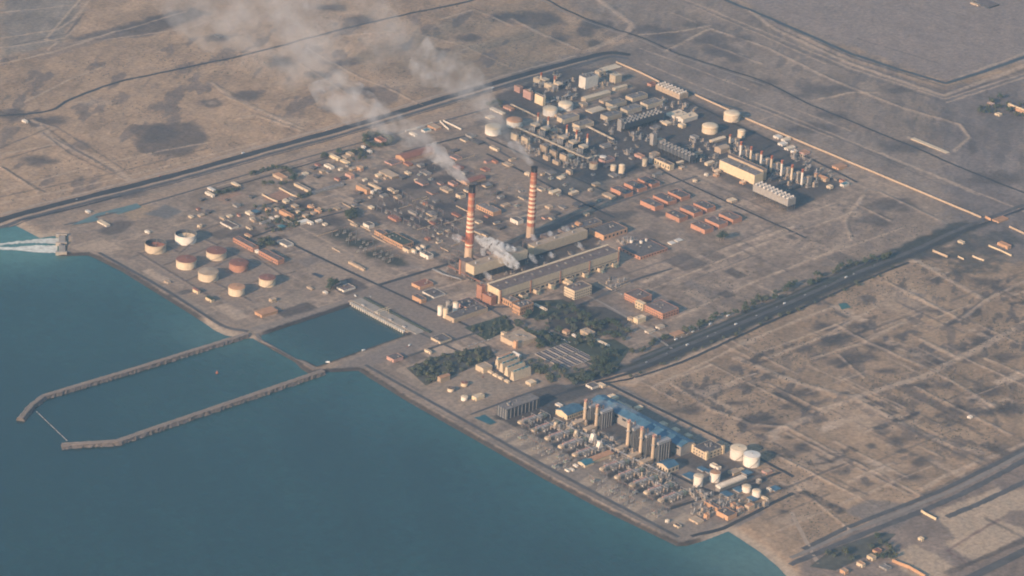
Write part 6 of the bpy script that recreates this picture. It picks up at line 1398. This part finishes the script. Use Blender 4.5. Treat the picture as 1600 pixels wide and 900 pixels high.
plant(sample([(430, 342), (456, 345), (455, 360), (430, 358)], 7, 18, 6), 'dark tree in the court of the greenish hut', 'trees of the dark court', TP[:2], .7, 1.0)
plant(sample([(640, 575), (690, 555), (760, 543), (770, 560), (720, 580), (670, 600)], 60, 20, 8), 'dark shrub on the overgrown ground above the sandy yard', 'shrubs above the sandy yard', SP, .8, 1.8)
plant(sample([(730, 515), (790, 495), (800, 515), (760, 530)], 26, 21, 8), 'green shrub on the lawn in front of the filter shed', 'shrubs of the filter shed lawn', SP, .7, 1.4)
plant(sample([(815, 558), (870, 590), (860, 600), (810, 570)], 20, 22, 7), 'dark shrub in the hedge between basins and evaporators', 'shrubs between basins and evaporators', SP, 1.0, 1.8)
plant(sample([(395, 320), (470, 325), (530, 330), (420, 370)], 30, 23, 10), 'dark shrub between the settlement huts', 'shrubs between the huts', SP, .8, 1.6)
for pr in TP + SP:
    if pr.name not in used:
        for ch in list(pr.children): bpy.data.objects.remove(ch)
        bpy.data.objects.remove(pr)
# lawns
lawnm = mat('watered lawn', (.048, .060, .042), .95, .35, .06)
def sheet(name, px, m, label, kind, z=.3, n=14):
    pts = Gs(px); mb = MB(); cx = sum(p[0] for p in pts) / len(pts); cy_ = sum(p[1] for p in pts) / len(pts); K = 4
    ring = dense(list(pts) + [pts[0]], 12, False)[:-1]
    N = len(ring)
    for k in range(1, K + 1):
        for p in ring: mb.v.append((cx + (p[0] - cx) * k / K, cy_ + (p[1] - cy_) * k / K, 0))
    mb.v = [(x, y, hgt(x, y) + z) for x, y, _ in mb.v]; c = len(mb.v); mb.v.append((cx, cy_, hgt(cx, cy_) + z))
    for i in range(N):
        j = (i + 1) % N; mb.f.append((c, i, j)); mb.mi.append(0); mb.sm.append(True)
        for k in range(K - 1): mb.f.append((k * N + i, (k + 1) * N + i, (k + 1) * N + j, k * N + j)); mb.mi.append(0); mb.sm.append(True)
    o = mb.build(name, m)
    if o.data.polygons[0].normal.z < 0: o.data.flip_normals()
    tag(o, label, kind=kind); return o
sheet('lawn', [(830, 470), (880, 468), (900, 480), (850, 500), (815, 495)], lawnm, 'watered dark lawn in front of the admin block', 'stuff')
sheet('lawn', [(855, 495), (900, 478), (945, 480), (985, 500), (965, 520), (900, 530), (860, 515)], mat('dry garden ground', (.062, .056, .048), .95, .3, .06), 'oval garden ground in the middle of the park', 'stuff')
sheet('lawn', [(850, 515), (900, 532), (960, 530), (985, 545), (960, 580), (900, 560), (830, 530)], lawnm, 'shaded grass under the park trees', 'stuff', .28)
sheet('lawn', [(725, 512), (790, 492), (805, 512), (760, 532)], mat('dull green lawn', (.045, .06, .04), .95, .3, .06), 'dull green lawn beside the filter shed', 'stuff')
sheet('lawn', [(880, 585), (945, 575), (985, 578), (900, 604)], lawnm, 'grass strip beside the corridor road end', 'stuff', .27)
sheet('lawn', [(635, 575), (690, 555), (765, 540), (775, 558), (720, 582), (665, 602)], mat('dark overgrown ground', (.075, .075, .06), .95, .35, .06), 'dark overgrown ground above the sandy yard', 'stuff')
sheet('lawn', [(1000, 556), (1130, 503), (1330, 420), (1400, 396), (1400, 403), (1200, 480), (1000, 566)], mat('dull green verge', (.045, .052, .042), .95, .35, .05), 'dull green verge strip along the corridor road', 'stuff', .26)
sheet('lawn', [(1265, 885), (1300, 858), (1375, 832), (1400, 834), (1370, 862), (1305, 892)], mat('dry dull verge', (.085, .085, .07), .95, .35, .06), 'dark grass under the trees beside the expressway', 'stuff')
# desert scrub too many to count
sc_m = mat('desert scrub', (.075, .068, .05), .95, .3, .6); mb = MB(); r2 = random.Random(77); cnt = 0
for poly, n in (([(1000, 600), (1200, 500), (1450, 405), (1610, 430), (1610, 690), (1260, 845), (1200, 760), (1080, 650)], 3600), ([(0, 90), (480, 30), (760, 0), (1000, 60), (760, 125), (0, 335)], 2200), ([(980, 60), (1150, 0), (1600, 160), (1600, 300), (1100, 120)], 900), ([(1000, 440), (1290, 310), (1450, 360), (1070, 520)], 700)):
    pts = Gs(poly); xs = [p[0] for p in pts]; ys = [p[1] for p in pts]
    x = np.array([r2.uniform(min(xs), max(xs)) for _ in range(n * 5)]); y = np.array([r2.uniform(min(ys), max(ys)) for _ in range(n * 5)])
    nz = vnoise(x, y, 120, 61, 4); ok = inside(pts, x, y) & (nz > .5); x = x[ok][:n]; y = y[ok][:n]
    for a, b in zip(x, y):
        if not free(a, b): continue
        z = hgt(a, b); s = r2.uniform(.8, 2.3); h_ = s * r2.uniform(.5, .9); k = len(mb.v)
        for i in range(5):
            t_ = 1.257 * i + r2.uniform(-.3, .3); mb.v.append((a + s * math.cos(t_), b + s * math.sin(t_), z - .1))
        mb.v.append((a + r2.uniform(-.4, .4), b + r2.uniform(-.4, .4), z + h_))
        for i in range(5): mb.f.append((k + i, k + (i + 1) % 5, k + 5)); mb.mi.append(0); mb.sm.append(False)
tag(mb.build('desert_scrub', sc_m), 'low dark scrub dotted over the desert', kind='stuff')
# switchyard gantries and transformers
def gantry_proto():
    t = thing('switchyard_gantry', 'x', 'gantry'); fr = MB(); w_ = 9; hh = 13
    for sx_ in (-w_, w_):
        for o_ in (-.7, .7): fr.bar((sx_ + o_, 0, 0), (sx_ * .98, 0, hh), .28, 4)
        fr.bar((sx_, 0, hh), (sx_, 0, hh + 3), .2, 4)
        for k in range(4): fr.bar((sx_ - .7, 0, hh * k / 4), (sx_ + .6, 0, hh * (k + 1) / 4), .14, 4)
    for zz in (hh, hh - 1.4): fr.bar((-w_, 0, zz), (w_, 0, zz), .28, 4)
    for k in range(9): fr.bar((-w_ + 2 * k, 0, hh - 1.4), (-w_ + 2 * k + 2, 0, hh), .14, 4)
    fr.build('lattice_frame', mat('weathered gantry steel', (.13, .125, .12), .7, .2, .3), t)
    for k in (-5, 0, 5): MB().lathe([(.35, hh - 4.2), (.5, hh - 3.8), (.35, hh - 3.4), (.5, hh - 3), (.35, hh - 2.6), (.2, hh - 1.5)], 8, k, 0).build('insulator', W['brown'], t)
    return t
def breaker_proto():
    t = thing('circuit_breaker', 'x', 'switchgear'); MB().box(-4, -1, 0, 4, 1, 1.2).build('plinth', W['conc'], t)
    for k in (-3, 0, 3): MB().lathe([(.6, 1.2), (.6, 2.6), (.35, 2.8), (.45, 3.6), (.3, 4.2), (.4, 5.2), (.15, 5.6)], 8, k, 0).build('pole', W['grey'], t)
    MB().bar((-4, 0, 5.6), (4, 0, 5.6), .18, 4).build('busbar', W['steel'], t); return t
def trafo_proto():
    t = thing('power_transformer', 'x', 'transformer'); MB().box(-4, -2.5, .4, 4, 2.5, 4.6).build('tank', W['green'], t); MB().box(-4.5, -4.2, .8, 4.5, -2.6, 4).build('radiator', W['steel'], t); MB().box(-4.5, 2.6, .8, 4.5, 4.2, 4).build('radiator', W['steel'], t)
    for k in (-2.5, 0, 2.5): MB().lathe([(.5, 4.6), (.35, 5.4), (.5, 5.8), (.3, 6.6), (.15, 7.4)], 8, k, .8).build('bushing', W['brown'], t)
    MB().bar((-3.5, -1.5, 6.2), (3.5, -1.5, 6.2), .7, 8).build('conservator', W['steel'], t); return t
protos = {'g': gantry_proto(), 'b': breaker_proto(), 't': trafo_proto()}; done = set()
def rep(k, x, y, rz, label, group, s=1.0):
    pr = protos[k]; loc = (x, y, hgt(x, y) - .1)
    if k not in done: done.add(k); pr.location = loc; pr.rotation_euler = (0, 0, rz); pr['label'] = label; pr['group'] = group; pr.scale = (s, s, s)
    else: copy_thing(pr, loc, rz, label, group, (s, s, s))
def yard(poly, dx, dy, kind, label, group, seed, jit=2.0, rz=0.0, keep=.85, lim=400):
    pts = Gs(poly); xs = [p[0] for p in pts]; ys = [p[1] for p in pts]; r2 = random.Random(seed); x = min(xs); n = 0
    while x < max(xs):
        y = min(ys)
        while y < max(ys):
            a, b = x + r2.uniform(-jit, jit), y + r2.uniform(-jit, jit)
            if r2.random() < keep and n < lim and inside(pts, np.array([a]), np.array([b]))[0] and free(a, b, 2): rep(kind, a, b, rz, label, group, r2.uniform(.9, 1.2)); n += 1
            y += dy
        x += dx
Y1 = [(510, 366), (540, 355), (625, 400), (628, 414), (605, 420), (560, 398)]; Y2 = [(575, 325), (640, 300), (735, 345), (735, 375), (690, 395), (640, 365)]; Y3 = [(640, 275), (700, 260), (790, 290), (815, 330), (770, 350), (700, 320)]; Y4 = [(840, 285), (880, 270), (960, 320), (920, 335), (870, 320)]
yard(Y1, 26, 30, 'g', 'steel gantry in the dark seaward switchyard bays', 'gantries of the seaward switchyard', 1, 2, 0, .8, 70)
yard(Y2, 34, 32, 'g', 'steel gantry in the switchyard beside the long control building', 'gantries of the control building yard', 2, 3, 1.571, .8, 90)
yard(Y3, 40, 40, 'g', 'steel gantry in the inland switchyard between the chimneys and the smoke', 'gantries of the inland switchyard', 3, 4, 0, .75, 70)
yard([(510, 369), (540, 358), (622, 402), (605, 416), (560, 395)], 22, 16, 'b', 'small circuit breaker in the dark seaward switchyard bays', 'breakers of the seaward switchyard', 4, 2, 0, .6, 110)
yard([(585, 322), (640, 306), (720, 345), (690, 388), (640, 362)], 26, 20, 'b', 'small circuit breaker in the yard beside the long control building', 'breakers of the control building yard', 5, 2, 1.571, .5, 110)
yard(Y3, 60, 45, 't', 'grey green power transformer in the inland switchyard', 'transformers of the inland switchyard', 6, 6, 0, .6, 26)
yard(Y4, 45, 40, 't', 'grey green power transformer seaward of the small tan cubes', 'transformers near the cubes', 7, 6, 0, .7, 20)
yard([(785, 683), (815, 668), (905, 722), (880, 738)], 34, 26, 't', 'step up transformer on the sandy plots seaward of the turbine sets', 'step up transformers of the south plant', 8, 3, 0, .7, 18)
yard([(905, 758), (940, 740), (1050, 800), (1030, 815)], 34, 28, 't', 'step up transformer on the sandy plots by the south corner', 'step up transformers by the south corner', 9, 3, 0, .7, 18)
yard([(690, 402), (720, 395), (735, 430), (700, 430)], 22, 22, 'g', 'steel gantry at the foot of the nearer chimney', 'gantries by the nearer chimney', 10, 2, 1.571, .9, 22)
yard([(785, 683), (815, 668), (905, 722), (880, 738)], 30, 22, 'g', 'steel gantry on the sandy plots seaward of the turbine sets', 'gantries of the south plots', 11, 3, 1.571, .75, 30)
yard([(905, 758), (940, 740), (1050, 800), (1030, 815)], 30, 22, 'g', 'steel gantry on the sandy plots by the south corner', 'gantries of the south corner plots', 12, 3, 1.571, .75, 30)
yard([(785, 683), (815, 668), (905, 722), (880, 738)], 17, 15, 'b', 'circuit breaker on the sandy plots seaward of the turbine sets', 'breakers of the south plots', 13, 2, 0, .5, 50)
yard([(905, 758), (940, 740), (1050, 800), (1030, 815)], 17, 15, 'b', 'circuit breaker on the sandy plots by the south corner', 'breakers of the south corner plots', 14, 2, 0, .5, 50)
r4 = random.Random(44)
for k in range(64):
    x, y = sample([(560, 300), (640, 250), (740, 210), (850, 270), (960, 340), (800, 360), (700, 400), (640, 380)], 1, 900 + k, 1, 6, 30)[0]
    q = proj((x, y, 0)); ww = r4.choice(('tan', 'grey', 'cream', 'brown', 'pink', 'dark'))
    bldg('relay_cabin', f'low {ww} relay cabin among the switchyard bays', q[0], q[1], r4.uniform(3, 13), r4.uniform(3, 10), r4.uniform(2, 3.6), ww, {'tan': 'tan', 'grey': 'grey', 'cream': 'grey', 'brown': 'red', 'pink': 'brown', 'dark': 'dark'}[ww], 'cabin', style='slab' if k % 2 else 'flat', door=False, group=f'{ww} relay cabins of the switchyard')
for k in range(40):
    x, y = sample([(830, 200), (960, 140), (1080, 180), (1110, 270), (960, 300), (860, 280)], 1, 1900 + k, 1, 6, 30)[0]
    q = proj((x, y, 0)); ww = r4.choice(('tan', 'grey', 'cream', 'steel', 'dark'))
    bldg('service_cabin', f'low {ww} service cabin crowded into the far yard', q[0], q[1], r4.uniform(3, 9), r4.uniform(4, 13), r4.uniform(2, 4.5), ww, {'tan': 'tan', 'grey': 'grey', 'cream': 'light', 'steel': 'grey', 'dark': 'dark'}[ww], 'cabin', style='slab' if k % 2 else 'flat', door=False, group=f'{ww} service cabins of the far yard')
for k in range(34):
    px_ = r4.uniform(480, 800), r4.uniform(250, 400)
    p = G(*px_)
    if not free(p[0], p[1], 8) or not inside(pl_pts, np.array([p[0]]), np.array([p[1]]))[0]: continue
    a = r4.uniform(25, 80); e = (p[0] + a, p[1]) if k % 2 else (p[0], p[1] - a)
    if not free(e[0], e[1], 4): continue
    wall_run('low tan plot wall in the switchyard ground', [px_, proj((e[0], e[1], 0))], 2.2, .6, 'tan', 'plot_wall', pil=False)['group'] = 'low plot walls of the switchyard'
# process skids: clutter of vessels, frames and pipes in the crowded yards
def skid_proto(seed):
    r2 = random.Random(seed); t = thing('process_skid', 'x', 'process skid')
    MB().box(-5, -3, 0, 5, 3, 1.0).build('base', W['conc'], t)
    for k in range(2): 
        x = r2.uniform(-3.5, 3.5); MB().lathe([(1.2, 1), (1.2, r2.uniform(4, 9)), (.5, r2.uniform(9, 10))], 10, x, r2.uniform(-1.5, 1.5)).build('vessel', W[('grey', 'steel', 'tan', 'dark')[seed % 4]], t)
    fr = MB(); hh = r2.uniform(5, 10)
    for a in (-4.6, 4.6):
        for b in (-2.6, 2.6): fr.bar((a, b, .9), (a, b, hh), .25, 4)
    for a in (-4.6, 4.6): fr.bar((a, -2.6, hh), (a, 2.6, hh), .25, 4)
    for b in (-2.6, 2.6): fr.bar((-4.6, b, hh), (4.6, b, hh), .25, 4)
    fr.build('frame', W['steel'], t); MB().path([(-5, 0, 3), (0, 2.2, 3), (6, 2.2, 3), (6, 2.2, 6), (9, 2.2, 6)], .5, 6).build('pipe', W['tan'], t); return t
for k in range(4): protos['s%d' % k] = skid_proto(k)
def skids(poly, n, label, group, seed, s0=.75, s1=1.35, mind=12):
    r2 = random.Random(seed)
    for x, y in sample(poly, n, seed, mind, 2): rep('s%d' % r2.randrange(4), x, y, r2.choice((0, 1.571, 3.14)), label, group, r2.uniform(s0, s1))
skids([(800, 215), (850, 190), (930, 235), (935, 262), (890, 265), (830, 240)], 70, 'piping skid packed around the red topped gas turbine stacks', 'skids around the gas turbines', 31)
skids([(800, 150), (870, 115), (905, 130), (900, 155), (850, 172)], 34, 'piping skid in the yard of the pink cubes by the highway', 'skids of the pink cube yard', 32)
skids([(900, 120), (950, 118), (970, 130), (930, 140)], 14, 'piping skid behind the white boiler block', 'skids behind the white boiler block', 33)
skids([(1130, 240), (1150, 225), (1290, 290), (1230, 300), (1190, 265)], 44, 'piping skid at the feet of the slim red capped stacks', 'skids of the slim stack row', 34)
skids([(1080, 215), (1130, 230), (1120, 270), (1060, 250)], 18, 'piping skid between the ringed tan tank and the sunlit hall', 'skids behind the dark fan deck', 35)
skids([(870, 668), (905, 660), (1040, 735), (1060, 760), (1030, 765), (940, 710)], 60, 'piping skid along the boiler road between turbine sets and tall stacks', 'skids of the boiler road', 36)
skids([(1060, 770), (1090, 765), (1210, 790), (1160, 805), (1090, 815)], 30, 'piping skid in the south corner yard of the plant', 'skids of the south corner', 37, .8, 1.4)
skids([(760, 430), (850, 400), (950, 370), (940, 380), (850, 418), (775, 445)], 12, 'piping skid in the shaded gap between boilers and turbine hall', 'skids between boilers and hall', 38, .7, 1.1)
skids([(960, 380), (985, 372), (1020, 385), (1000, 395)], 8, 'piping skid inside the long brick L house yard', 'skids of the brick L house', 39)
skids([(940, 440), (960, 435), (985, 440), (960, 452)], 7, 'pale crate skid inside the low parapet plot', 'skids of the parapet plot', 40, .6, 1.0)
skids([(940, 190), (1040, 200), (1020, 240), (960, 245)], 22, 'piping skid in the dim ground around the grey towers', 'skids around the grey towers', 41)
skids([(1000, 150), (1060, 160), (1100, 175), (1090, 195), (1020, 200)], 16, 'piping skid between the sheds and the cream halls', 'skids near the cream halls', 42)
skids([(1230, 232), (1280, 262), (1320, 285), (1290, 285), (1240, 255)], 14, 'piping skid behind the workshops on the far wall', 'skids behind the workshops', 43)
for k, pr in protos.items():
    if k not in done:
        for ch in list(pr.children): bpy.data.objects.remove(ch)
        bpy.data.objects.remove(pr)
# parked vehicles
def car_mesh(name, colr, l, w_, h_, cab0, cab1, box=False):
    mb = MB(); hl = l / 2; hw = w_ / 2
    mb.prism([(-hl, -hw), (hl, -hw), (hl, hw), (-hl, hw)], .35, h_ * .58)
    x0, x1 = -hl + l * cab0, -hl + l * cab1; d = .0 if box else .35; n = len(mb.v); zz = h_ * .585
    mb.v += [(x0, -hw + .05, zz), (x1, -hw + .05, zz), (x1, hw - .05, zz), (x0, hw - .05, zz), (x0 + d, -hw + .2, h_), (x1 - d * 1.6, -hw + .2, h_), (x1 - d * 1.6, hw - .2, h_), (x0 + d, hw - .2, h_)]
    for f, mi in (((0, 1, 5, 4), 1), ((1, 2, 6, 5), 1), ((2, 3, 7, 6), 1), ((3, 0, 4, 7), 1), ((4, 5, 6, 7), 0)): mb.f.append(tuple(n + i for i in f)); mb.mi.append(mi if not box else 0); mb.sm.append(False)
    for sx_ in (-hl * .62, hl * .62):
        for sy_ in (-hw, hw): mb.bar((sx_, sy_ - .12, .38), (sx_, sy_ + .12, .38), .38, 10, m=2)
    return mb.mesh(name, [colr, glass, doorm])
cw = mat('white car paint', (.7, .7, .68), .35, .05, 1); cr_ = mat('red car paint', (.4, .04, .03), .35, .05, 1); cgy = mat('silver car paint', (.35, .36, .37), .35, .05, 1); cbl = mat('blue car paint', (.05, .1, .22), .35, .05, 1)
CM = {'white car': car_mesh('parked_car', cw, 4.6, 1.85, 1.5, .18, .78), 'red car': car_mesh('parked_car', cr_, 4.6, 1.85, 1.5, .18, .78), 'silver car': car_mesh('parked_car', cgy, 4.6, 1.85, 1.5, .18, .78), 'blue car': car_mesh('parked_car', cbl, 4.6, 1.85, 1.5, .18, .78), 'white bus': car_mesh('parked_bus', cw, 11, 2.6, 3.2, .02, .98, True), 'white truck': car_mesh('parked_truck', cw, 8.5, 2.5, 3.0, .02, .72, True)}
def vehicle(kind, px, py, rz, label, group=None, dz=.35):
    p = G(px, py); me = CM[kind]; o = bpy.data.objects.new(me.name.split('.')[0], me); C.objects.link(o); o.location = (p[0], p[1], hgt(p[0], p[1]) + dz); o.rotation_euler = (0, 0, rz)
    tag(o, label, kind.split()[1], group)
for k in range(9): vehicle(('white car', 'silver car', 'white car', 'blue car')[k % 4], 858 + 4.4 * k * .9, 520 + 1.9 * k + (k % 2), 1.57, ('white', 'silver', 'white', 'blue')[k % 4] + ' car parked at the top of the settling basins', ('white', 'silver', 'white', 'blue')[k % 4] + ' cars parked above the basins')
for k in range(8): vehicle(('white car', 'silver car')[k % 2], 733 + 5 * k, 541 - 1.6 * k, 0, ('white', 'silver')[k % 2] + ' car parked on the lane past the dull green lawn', ('white', 'silver')[k % 2] + ' cars by the dull lawn')
for k in range(7): vehicle(('white car', 'white truck')[k % 3 == 0], 1110 - 9 * k, 507 + 4 * k, .1, ('white truck' if k % 3 == 0 else 'white car') + ' on the corridor road near the brick blocks', 'traffic on the corridor road')
for k in range(10): vehicle(('white car', 'silver car')[k % 2], 952 + 5.2 * k * .9, 448 + 3.0 * k, .8, ('white', 'silver')[k % 2] + ' car parked beside the brick training blocks', ('white', 'silver') [k % 2] + ' cars by the training blocks')
vehicle('red car', 637, 542, .4, 'red car on the basin embankment road'); vehicle('white truck', 640, 540, .4, 'white truck beside the red car on the basin embankment'); vehicle('white truck', 568, 548, 0, 'white truck parked at the edge of the square basin'); vehicle('white truck', 512, 566, 2.3, 'white truck where the causeway meets the embankment'); vehicle('white bus', 1138, 494, .1, 'white bus on the corridor road'); vehicle('red car', 755, 590, 0, 'red car alone on the sandy yard'); vehicle('white truck', 555, 463, 1.2, 'white truck behind the intake deck'); vehicle('white car', 579, 464, 1.2, 'white car behind the intake deck')
for k in range(14): vehicle(('white car', 'silver car', 'white truck')[k % 3], 1010 + 27 * k + (k % 4) * 5, 566.5 - 11.5 * k - (k % 4) * 2.0, .1, ('white car', 'silver car', 'white truck')[k % 3] + ' on the grey corridor carriageway', ('white cars', 'silver cars', 'white trucks')[k % 3] + ' on the corridor', .45)
for k in range(6): vehicle(('white car', 'red car', 'white truck')[k % 3], 120 + 130 * k, 312 - 36.0 * k + (k > 3) * 6, .05, ('white car', 'red car', 'white truck')[k % 3] + ' driving on the highway', ('white cars', 'red cars', 'white trucks')[k % 3] + ' on the highway', .5)
# ------------------------------------------------------------------ smoke and steam: real volumes
def vol_mat(name, dens, col, scale, thr, emit=0, aniso=.2, soft=.25, zst=1.0, attr=True, seed=0.0):
    m = bpy.data.materials.new(name); m.use_nodes = True; t = m.node_tree; N = t.nodes; L = t.links
    N.remove(N['Principled BSDF']); out = N['Material Output']
    v = N.new('ShaderNodeVolumePrincipled'); v.inputs['Color'].default_value = (*col, 1); v.inputs['Anisotropy'].default_value = aniso
    tc = N.new('ShaderNodeTexCoord'); mp = N.new('ShaderNodeMapping'); mp.inputs['Location'].default_value = (seed, seed * 1.7, 0); mp.inputs['Scale'].default_value = (1, 1, zst)
    nz = N.new('ShaderNodeTexNoise'); nz.inputs['Scale'].default_value = scale; nz.inputs['Detail'].default_value = 5; nz.inputs['Roughness'].default_value = .62
    L.new(tc.outputs['Object'], mp.inputs[0]); L.new(mp.outputs[0], nz.inputs['Vector'])
    mr = N.new('ShaderNodeMapRange'); mr.interpolation_type = 'SMOOTHSTEP'; mr.inputs[1].default_value = thr; mr.inputs[2].default_value = thr + soft; mr.inputs[4].default_value = dens
    L.new(nz.outputs[0], mr.inputs[0]); L.new(mr.outputs[0], v.inputs['Density']); L.new(v.outputs[0], out.inputs['Volume'])
    m.volume_intersection_method = 'ACCURATE' if hasattr(m, 'volume_intersection_method') else None
    return m
def plume(name, label, path, m, seg=14, seed=1):
    """closed lumpy tube through (px, py, height, radius)"""
    ps = [np.array(G(a, b, z)) for a, b, z, r in path]; rs = [r for *_, r in path]; r2 = random.Random(seed)
    o0 = ps[0]; Q = [2 * ps[0] - ps[1]] + ps + [2 * ps[-1] - ps[-2]]; RR = [rs[0]] + rs + [rs[-1]]; pts = []; rad = []
    for i in range(1, len(Q) - 2):
        n = max(3, int(np.linalg.norm(Q[i + 1] - Q[i]) / max(8, RR[i] * .8)))
        for k in range(n):
            t = k / n; a, b, c, d = Q[i - 1:i + 3]
            pts.append(.5 * ((2 * b) + (-a + c) * t + (2 * a - 5 * b + 4 * c - d) * t * t + (-a + 3 * b - 3 * c + d) * t ** 3)); rad.append(RR[i] * (1 - t) + RR[i + 1] * t)
    pts.append(ps[-1]); rad.append(rs[-1])
    mb = MB(); n = len(pts)
    for i, p in enumerate(pts):
        d = Vector(pts[min(i + 1, n - 1)] - pts[max(i - 1, 0)]).normalized(); x = d.cross(Vector((0, 0, 1))).normalized(); y = x.cross(d)
        f = 1 if 0 < i < n - 1 else .25
        for k in range(seg):
            a = 6.2832 * k / seg; rr = rad[i] * f * r2.uniform(.72, 1.22); c = Vector(p - o0) + x * (rr * math.cos(a)) + y * (rr * .75 * math.sin(a)); mb.v.append(tuple(c))
    for i in range(n - 1):
        for k in range(seg): j = (k + 1) % seg; mb.f.append((i * seg + j, i * seg + k, (i + 1) * seg + k, (i + 1) * seg + j)); mb.mi.append(0); mb.sm.append(True)
    mb.f.append(tuple(range(seg))); mb.mi.append(0); mb.sm.append(True); mb.f.append(tuple((n - 1) * seg + k for k in range(seg - 1, -1, -1))); mb.mi.append(0); mb.sm.append(True)
    o = mb.build(name, m); o.location = tuple(o0); tag(o, label, kind='stuff'); return o
zA = hA; zB = hB
pm = [vol_mat('smoke dense', .050, (.97, .94, .92), .042, .38, seed=3.), vol_mat('smoke middle', .0165, (.97, .94, .92), .024, .42, seed=8.), vol_mat('smoke thin', .0055, (.97, .94, .92), .0125, .44, seed=5.)]
plume('smoke', 'dense start of the smoke trail from the nearer chimney', [(734, 289, zA, 7), (722, 279, zA + 10, 12), (706, 262, zA + 22, 18), (690, 247, zA + 30, 22), (668, 228, zA + 40, 30)], pm[0], seed=1)
plume('smoke', 'drifting middle of the smoke trail from the nearer chimney', [(672, 232, zA + 38, 26), (645, 213, zA + 48, 36), (612, 197, zA + 56, 44), (580, 180, zA + 62, 50), (545, 160, zA + 70, 60), (510, 130, zA + 80, 70)], pm[1], seed=2)
plume('smoke', 'thin far end of the smoke trail from the nearer chimney', [(520, 138, zA + 78, 66), (480, 95, zA + 95, 95), (430, 50, zA + 110, 130), (370, 10, zA + 130, 170), (320, -30, zA + 150, 200)], pm[2], seed=3)
plume('smoke', 'dense start of the smoke trail from the inland chimney', [(832, 260, zB, 6), (824, 248, zB + 8, 10), (812, 236, zB + 16, 15), (796, 222, zB + 24, 20)], vol_mat('smoke start thin', .034, (.94, .93, .93), .03, .37, seed=11.), seed=4)
plume('smoke', 'drifting middle of the smoke trail from the inland chimney', [(800, 225, zB + 22, 18), (778, 198, zB + 35, 28), (755, 165, zB + 48, 40), (728, 132, zB + 60, 55), (690, 108, zB + 70, 66), (640, 95, zB + 80, 75)], vol_mat('smoke second', .0125, (.97, .94, .92), .024, .44, seed=14.), seed=5)
plume('smoke', 'thin far end of the smoke trail from the inland chimney', [(650, 98, zB + 78, 75), (600, 62, zB + 95, 100), (540, 25, zB + 115, 130), (470, -20, zB + 140, 170)], vol_mat('smoke far', .0042, (.97, .94, .92), .0125, .45, seed=19.), seed=6)
stm = vol_mat('steam', .20, (.995, .99, .98), .10, .45, soft=.14, seed=23.); stm2 = vol_mat('steam thin', .09, (.99, .98, .97), .09, .40, soft=.2, seed=29.)
plume('steam', 'billowing white steam trailing past the first boiler house', [(812, 419, 26, 10), (801, 412, 32, 14), (789, 403, 36, 17), (779, 394, 42, 19), (772, 384, 48, 18), (762, 379, 54, 16), (750, 374, 58, 13), (742, 371, 60, 8)], stm, seed=7)
plume('steam', 'smaller white steam puff over the boiler roof', [(808, 390, 44, 8), (795, 388, 46, 10), (784, 383, 50, 12), (776, 378, 55, 9)], stm, seed=8)
plume('steam', 'low steam wisp in front of the first boiler house', [(768, 436, 14, 8), (762, 431, 20, 9), (755, 425, 24, 6)], stm2, seed=9)
plume('steam', 'thin steam column beside the nearer chimney', [(757, 400, 42, 7), (755, 393, 52, 9), (754, 385, 62, 7)], stm2, seed=10)
plume('steam', 'thin steam cloud seaward of the nearer chimney', [(722, 376, 60, 9), (714, 372, 66, 12), (707, 367, 70, 9)], stm2, seed=11)
for k, (a, b, lb) in enumerate((((840, 412), (826, 396), 'steam wisp falling from the second boiler house seaward end'), ((866, 402), (856, 394), 'steam wisp in the gap below the second boiler house'), ((910, 388), (898, 378), 'steam wisp near the dark roofed block'), ((838, 378), (829, 366), 'steam puff at the foot of the inland chimney'), ((864, 370), (856, 361), 'steam puff on the second boiler house roof'), ((892, 362), (877, 354), 'steam wisp at the inland end of the boiler roofs'))):
    plume('steam', lb, [(a[0], a[1], 20, 5), ((a[0] + b[0]) / 2, (a[1] + b[1]) / 2, 28, 8.5), (b[0], b[1], 34, 6)], stm2, seed=12 + k)
pu = vol_mat('stack vapour', .02, (.95, .92, .88), .05, .40, soft=.2, seed=33.)
plume('steam', 'pale vapour drifting over the blue roof from the south stacks', [(1000, 646, 62, 4), (985, 640, 66, 8), (965, 634, 70, 10), (945, 630, 72, 8), (930, 626, 70, 4)], pu, seed=20)
# ------------------------------------------------------------------ haze: one closed box of air round camera and scene
hz_m = bpy.data.materials.new('warm haze'); hz_m.use_nodes = True; t = hz_m.node_tree
t.nodes.remove(t.nodes['Principled BSDF']); v = t.nodes.new('ShaderNodeVolumePrincipled')
v.inputs['Color'].default_value = (.38, .64, .94, 1); v.inputs['Density'].default_value = HAZE_D; v.inputs['Anisotropy'].default_value = .5
t.links.new(v.outputs[0], t.nodes['Material Output'].inputs['Volume'])
hb = MB(); zt = CAM[2] + 60; B = 15000
c0 = (CAM[0] * .5, CAM[1] * .5)
hb.box(-17000, -17000, -25, 17000, 17000, zt)
ho = hb.build('haze', hz_m); tag(ho, 'pale dusty haze filling the air over the coast', kind='stuff')
